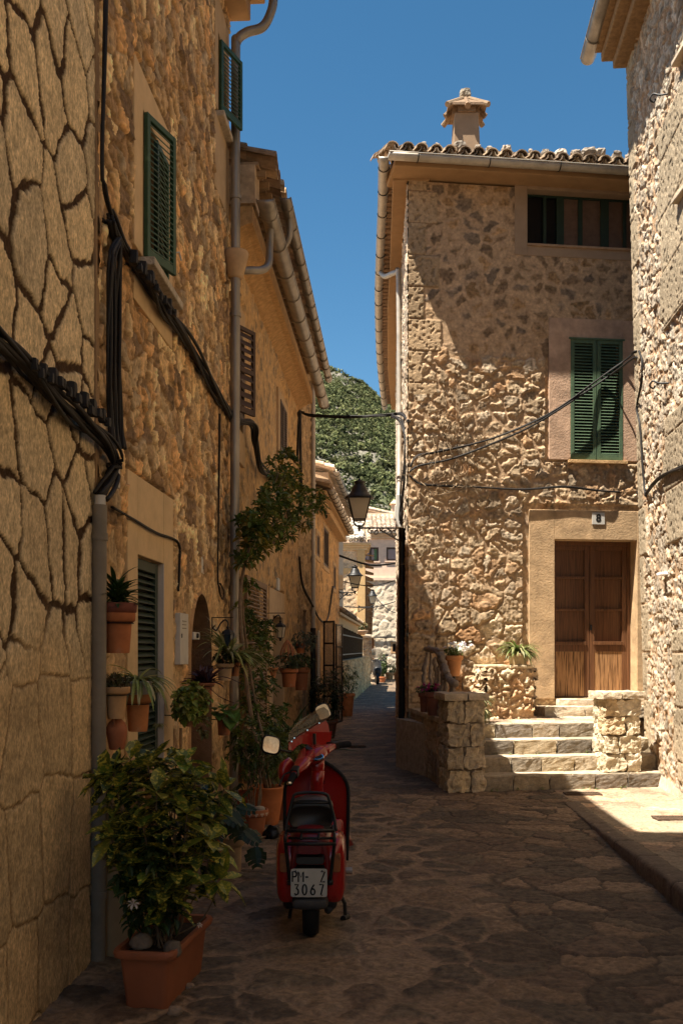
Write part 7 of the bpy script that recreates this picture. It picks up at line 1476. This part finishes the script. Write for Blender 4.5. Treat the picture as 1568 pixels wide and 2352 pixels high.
for (i0_, e0) in ((Lo.lerp(Lg, .22), Lg), (Ro.lerp(Rg, .18), Rg)):
    m = MB(); m.tube([i0_, e0], [.019, .020], 14); [m.tube([i0_.lerp(e0, k/9), i0_.lerp(e0, k/9+.05)], .0225, 14) for k in range(1, 9)]; m.build('grip', RUB, t, smooth=True)
    dr_ = (e0-i0_).normalized(); s0 = i0_-dr_*.02; m = MB(); m.loft([(s0-dr_*.03, fwd*.03, Zv*.028), (s0+dr_*.02, fwd*.03, Zv*.028)], 14, 5); m.build('switch_box', BLACK, t)
    m = MB(); m.tube(smooth_path([s0+fwd*.03, s0+dr_*.04+fwd*.07, s0+dr_*.14+fwd*.07-Zv*.01], 5), .006, 6); m.build('lever', BLACK, t)
m = MB(); m.lathe([(.018, -.004), (.020, .004), (.014, .014), (.004, .017)], Lg, 12); m.build('bar_end', CHR, t)
def yp(px): return 6.62+(px-665)/95*.36
def pp(px, py, d=0): return at(px, py, yp(px)+d)
def curved(name, pts, mat, th):
    m = MB(); m.poly([pp(*p) for p in pts], th, fwd); return m.build(name, mat, t)
curved('fly_screen', [(663, 1722, 0), (664, 1706, .02), (672, 1698, .04), (700, 1680, .06), (726, 1664, .06), (748, 1653, .04), (754, 1665, .02), (757, 1682, 0), (762, 1679, -.01), (760, 1700, -.01), (756, 1712, -.01), (742, 1714, 0), (727, 1720, .01), (714, 1711, .03), (694, 1708, .04), (684, 1712, .03), (672, 1725, .01)], RED, .006)
SM = M('smoked_acrylic', (.12, .085, .05), .06, .2, 6, 0, spec=.6); SM.node_tree.nodes['Principled BSDF'].inputs['Alpha'].default_value = .5
curved('windscreen', [(661, 1703, 0), (664, 1685, .03), (676, 1667, .06), (692, 1652, .08), (712, 1640, .09), (732, 1628, .08), (744, 1624, .05), (754, 1632, .02), (757, 1644, .0), (748, 1655, .03), (726, 1666, .05), (700, 1682, .05), (674, 1699, .03)], SM, .004)
m = MB(); [m.tube([pp(px_, py_, -.006), pp(px_, py_, .01)], .005, 8) for px_, py_ in ((676, 1695), (670, 1703), (706, 1677), (733, 1661))]; m.build('rivets', CHR, t)
m = MB(); m.tube([pp(722, 1685, .0), pp(723, 1722, -.02)], .011, 8); m.build('screen_stay', BLACK, t)
# engine-side lower fairing left
m = MB(); hg = at(658, 1768, 6.62); m.loft([(hg-fwd*.03, bv*.05, Zv*.05), (hg, bv*.075, Zv*.075), (hg+fwd*.03, bv*.06, Zv*.06)], 18, 2.6); m.build('hand_guard', RED, t, smooth=True)
MIR = M('mirror_glass', (.62, .58, .52), .02, .02, 3, 0, metal=1)
def mirror(px, py, Yq, w_, h_, rot, stem):
    c = at(px, py, Yq); n_ = Vector((.42, -.85, .24)).normalized() if px < 700 else Vector((.45, -.85, .25)).normalized(); x_ = Vector((0, 0, 1)).cross(n_).normalized(); x_ = x_ if x_.x > 0 else -x_; q = Matrix.Rotation(rot, 3, n_); x_ = q @ x_; z_ = n_.cross(x_); z_ = z_ if z_.z > 0 else -z_
    m = MB(); m.loft([(c-n_*.035, x_*w_*.7, z_*h_*.7), (c-n_*.01, x_*w_*1.17, z_*h_*1.17), (c+n_*.004, x_*w_*1.2, z_*h_*1.2)], 24, 3.6); o = m.build('mirror', BLACK, t, smooth=True)
    m = MB(); m.loft([(c+n_*.0042, x_*w_, z_*h_), (c+n_*.0062, x_*w_, z_*h_)], 24, 3.6); m.build('glass', MIR, o)
    m = MB(); m.tube(smooth_path([c-n_*.03, c-n_*.05+(stem-c)*.3, stem], 4), .0075, 8); m.build('stem', BLACK, o)
mirror(622, 1711, 6.45, .055, .053, R(-14), at(668, 1728, 6.62)); mirror(741, 1635, 7.05, .052, .050, R(20), at(748, 1690, 6.95))
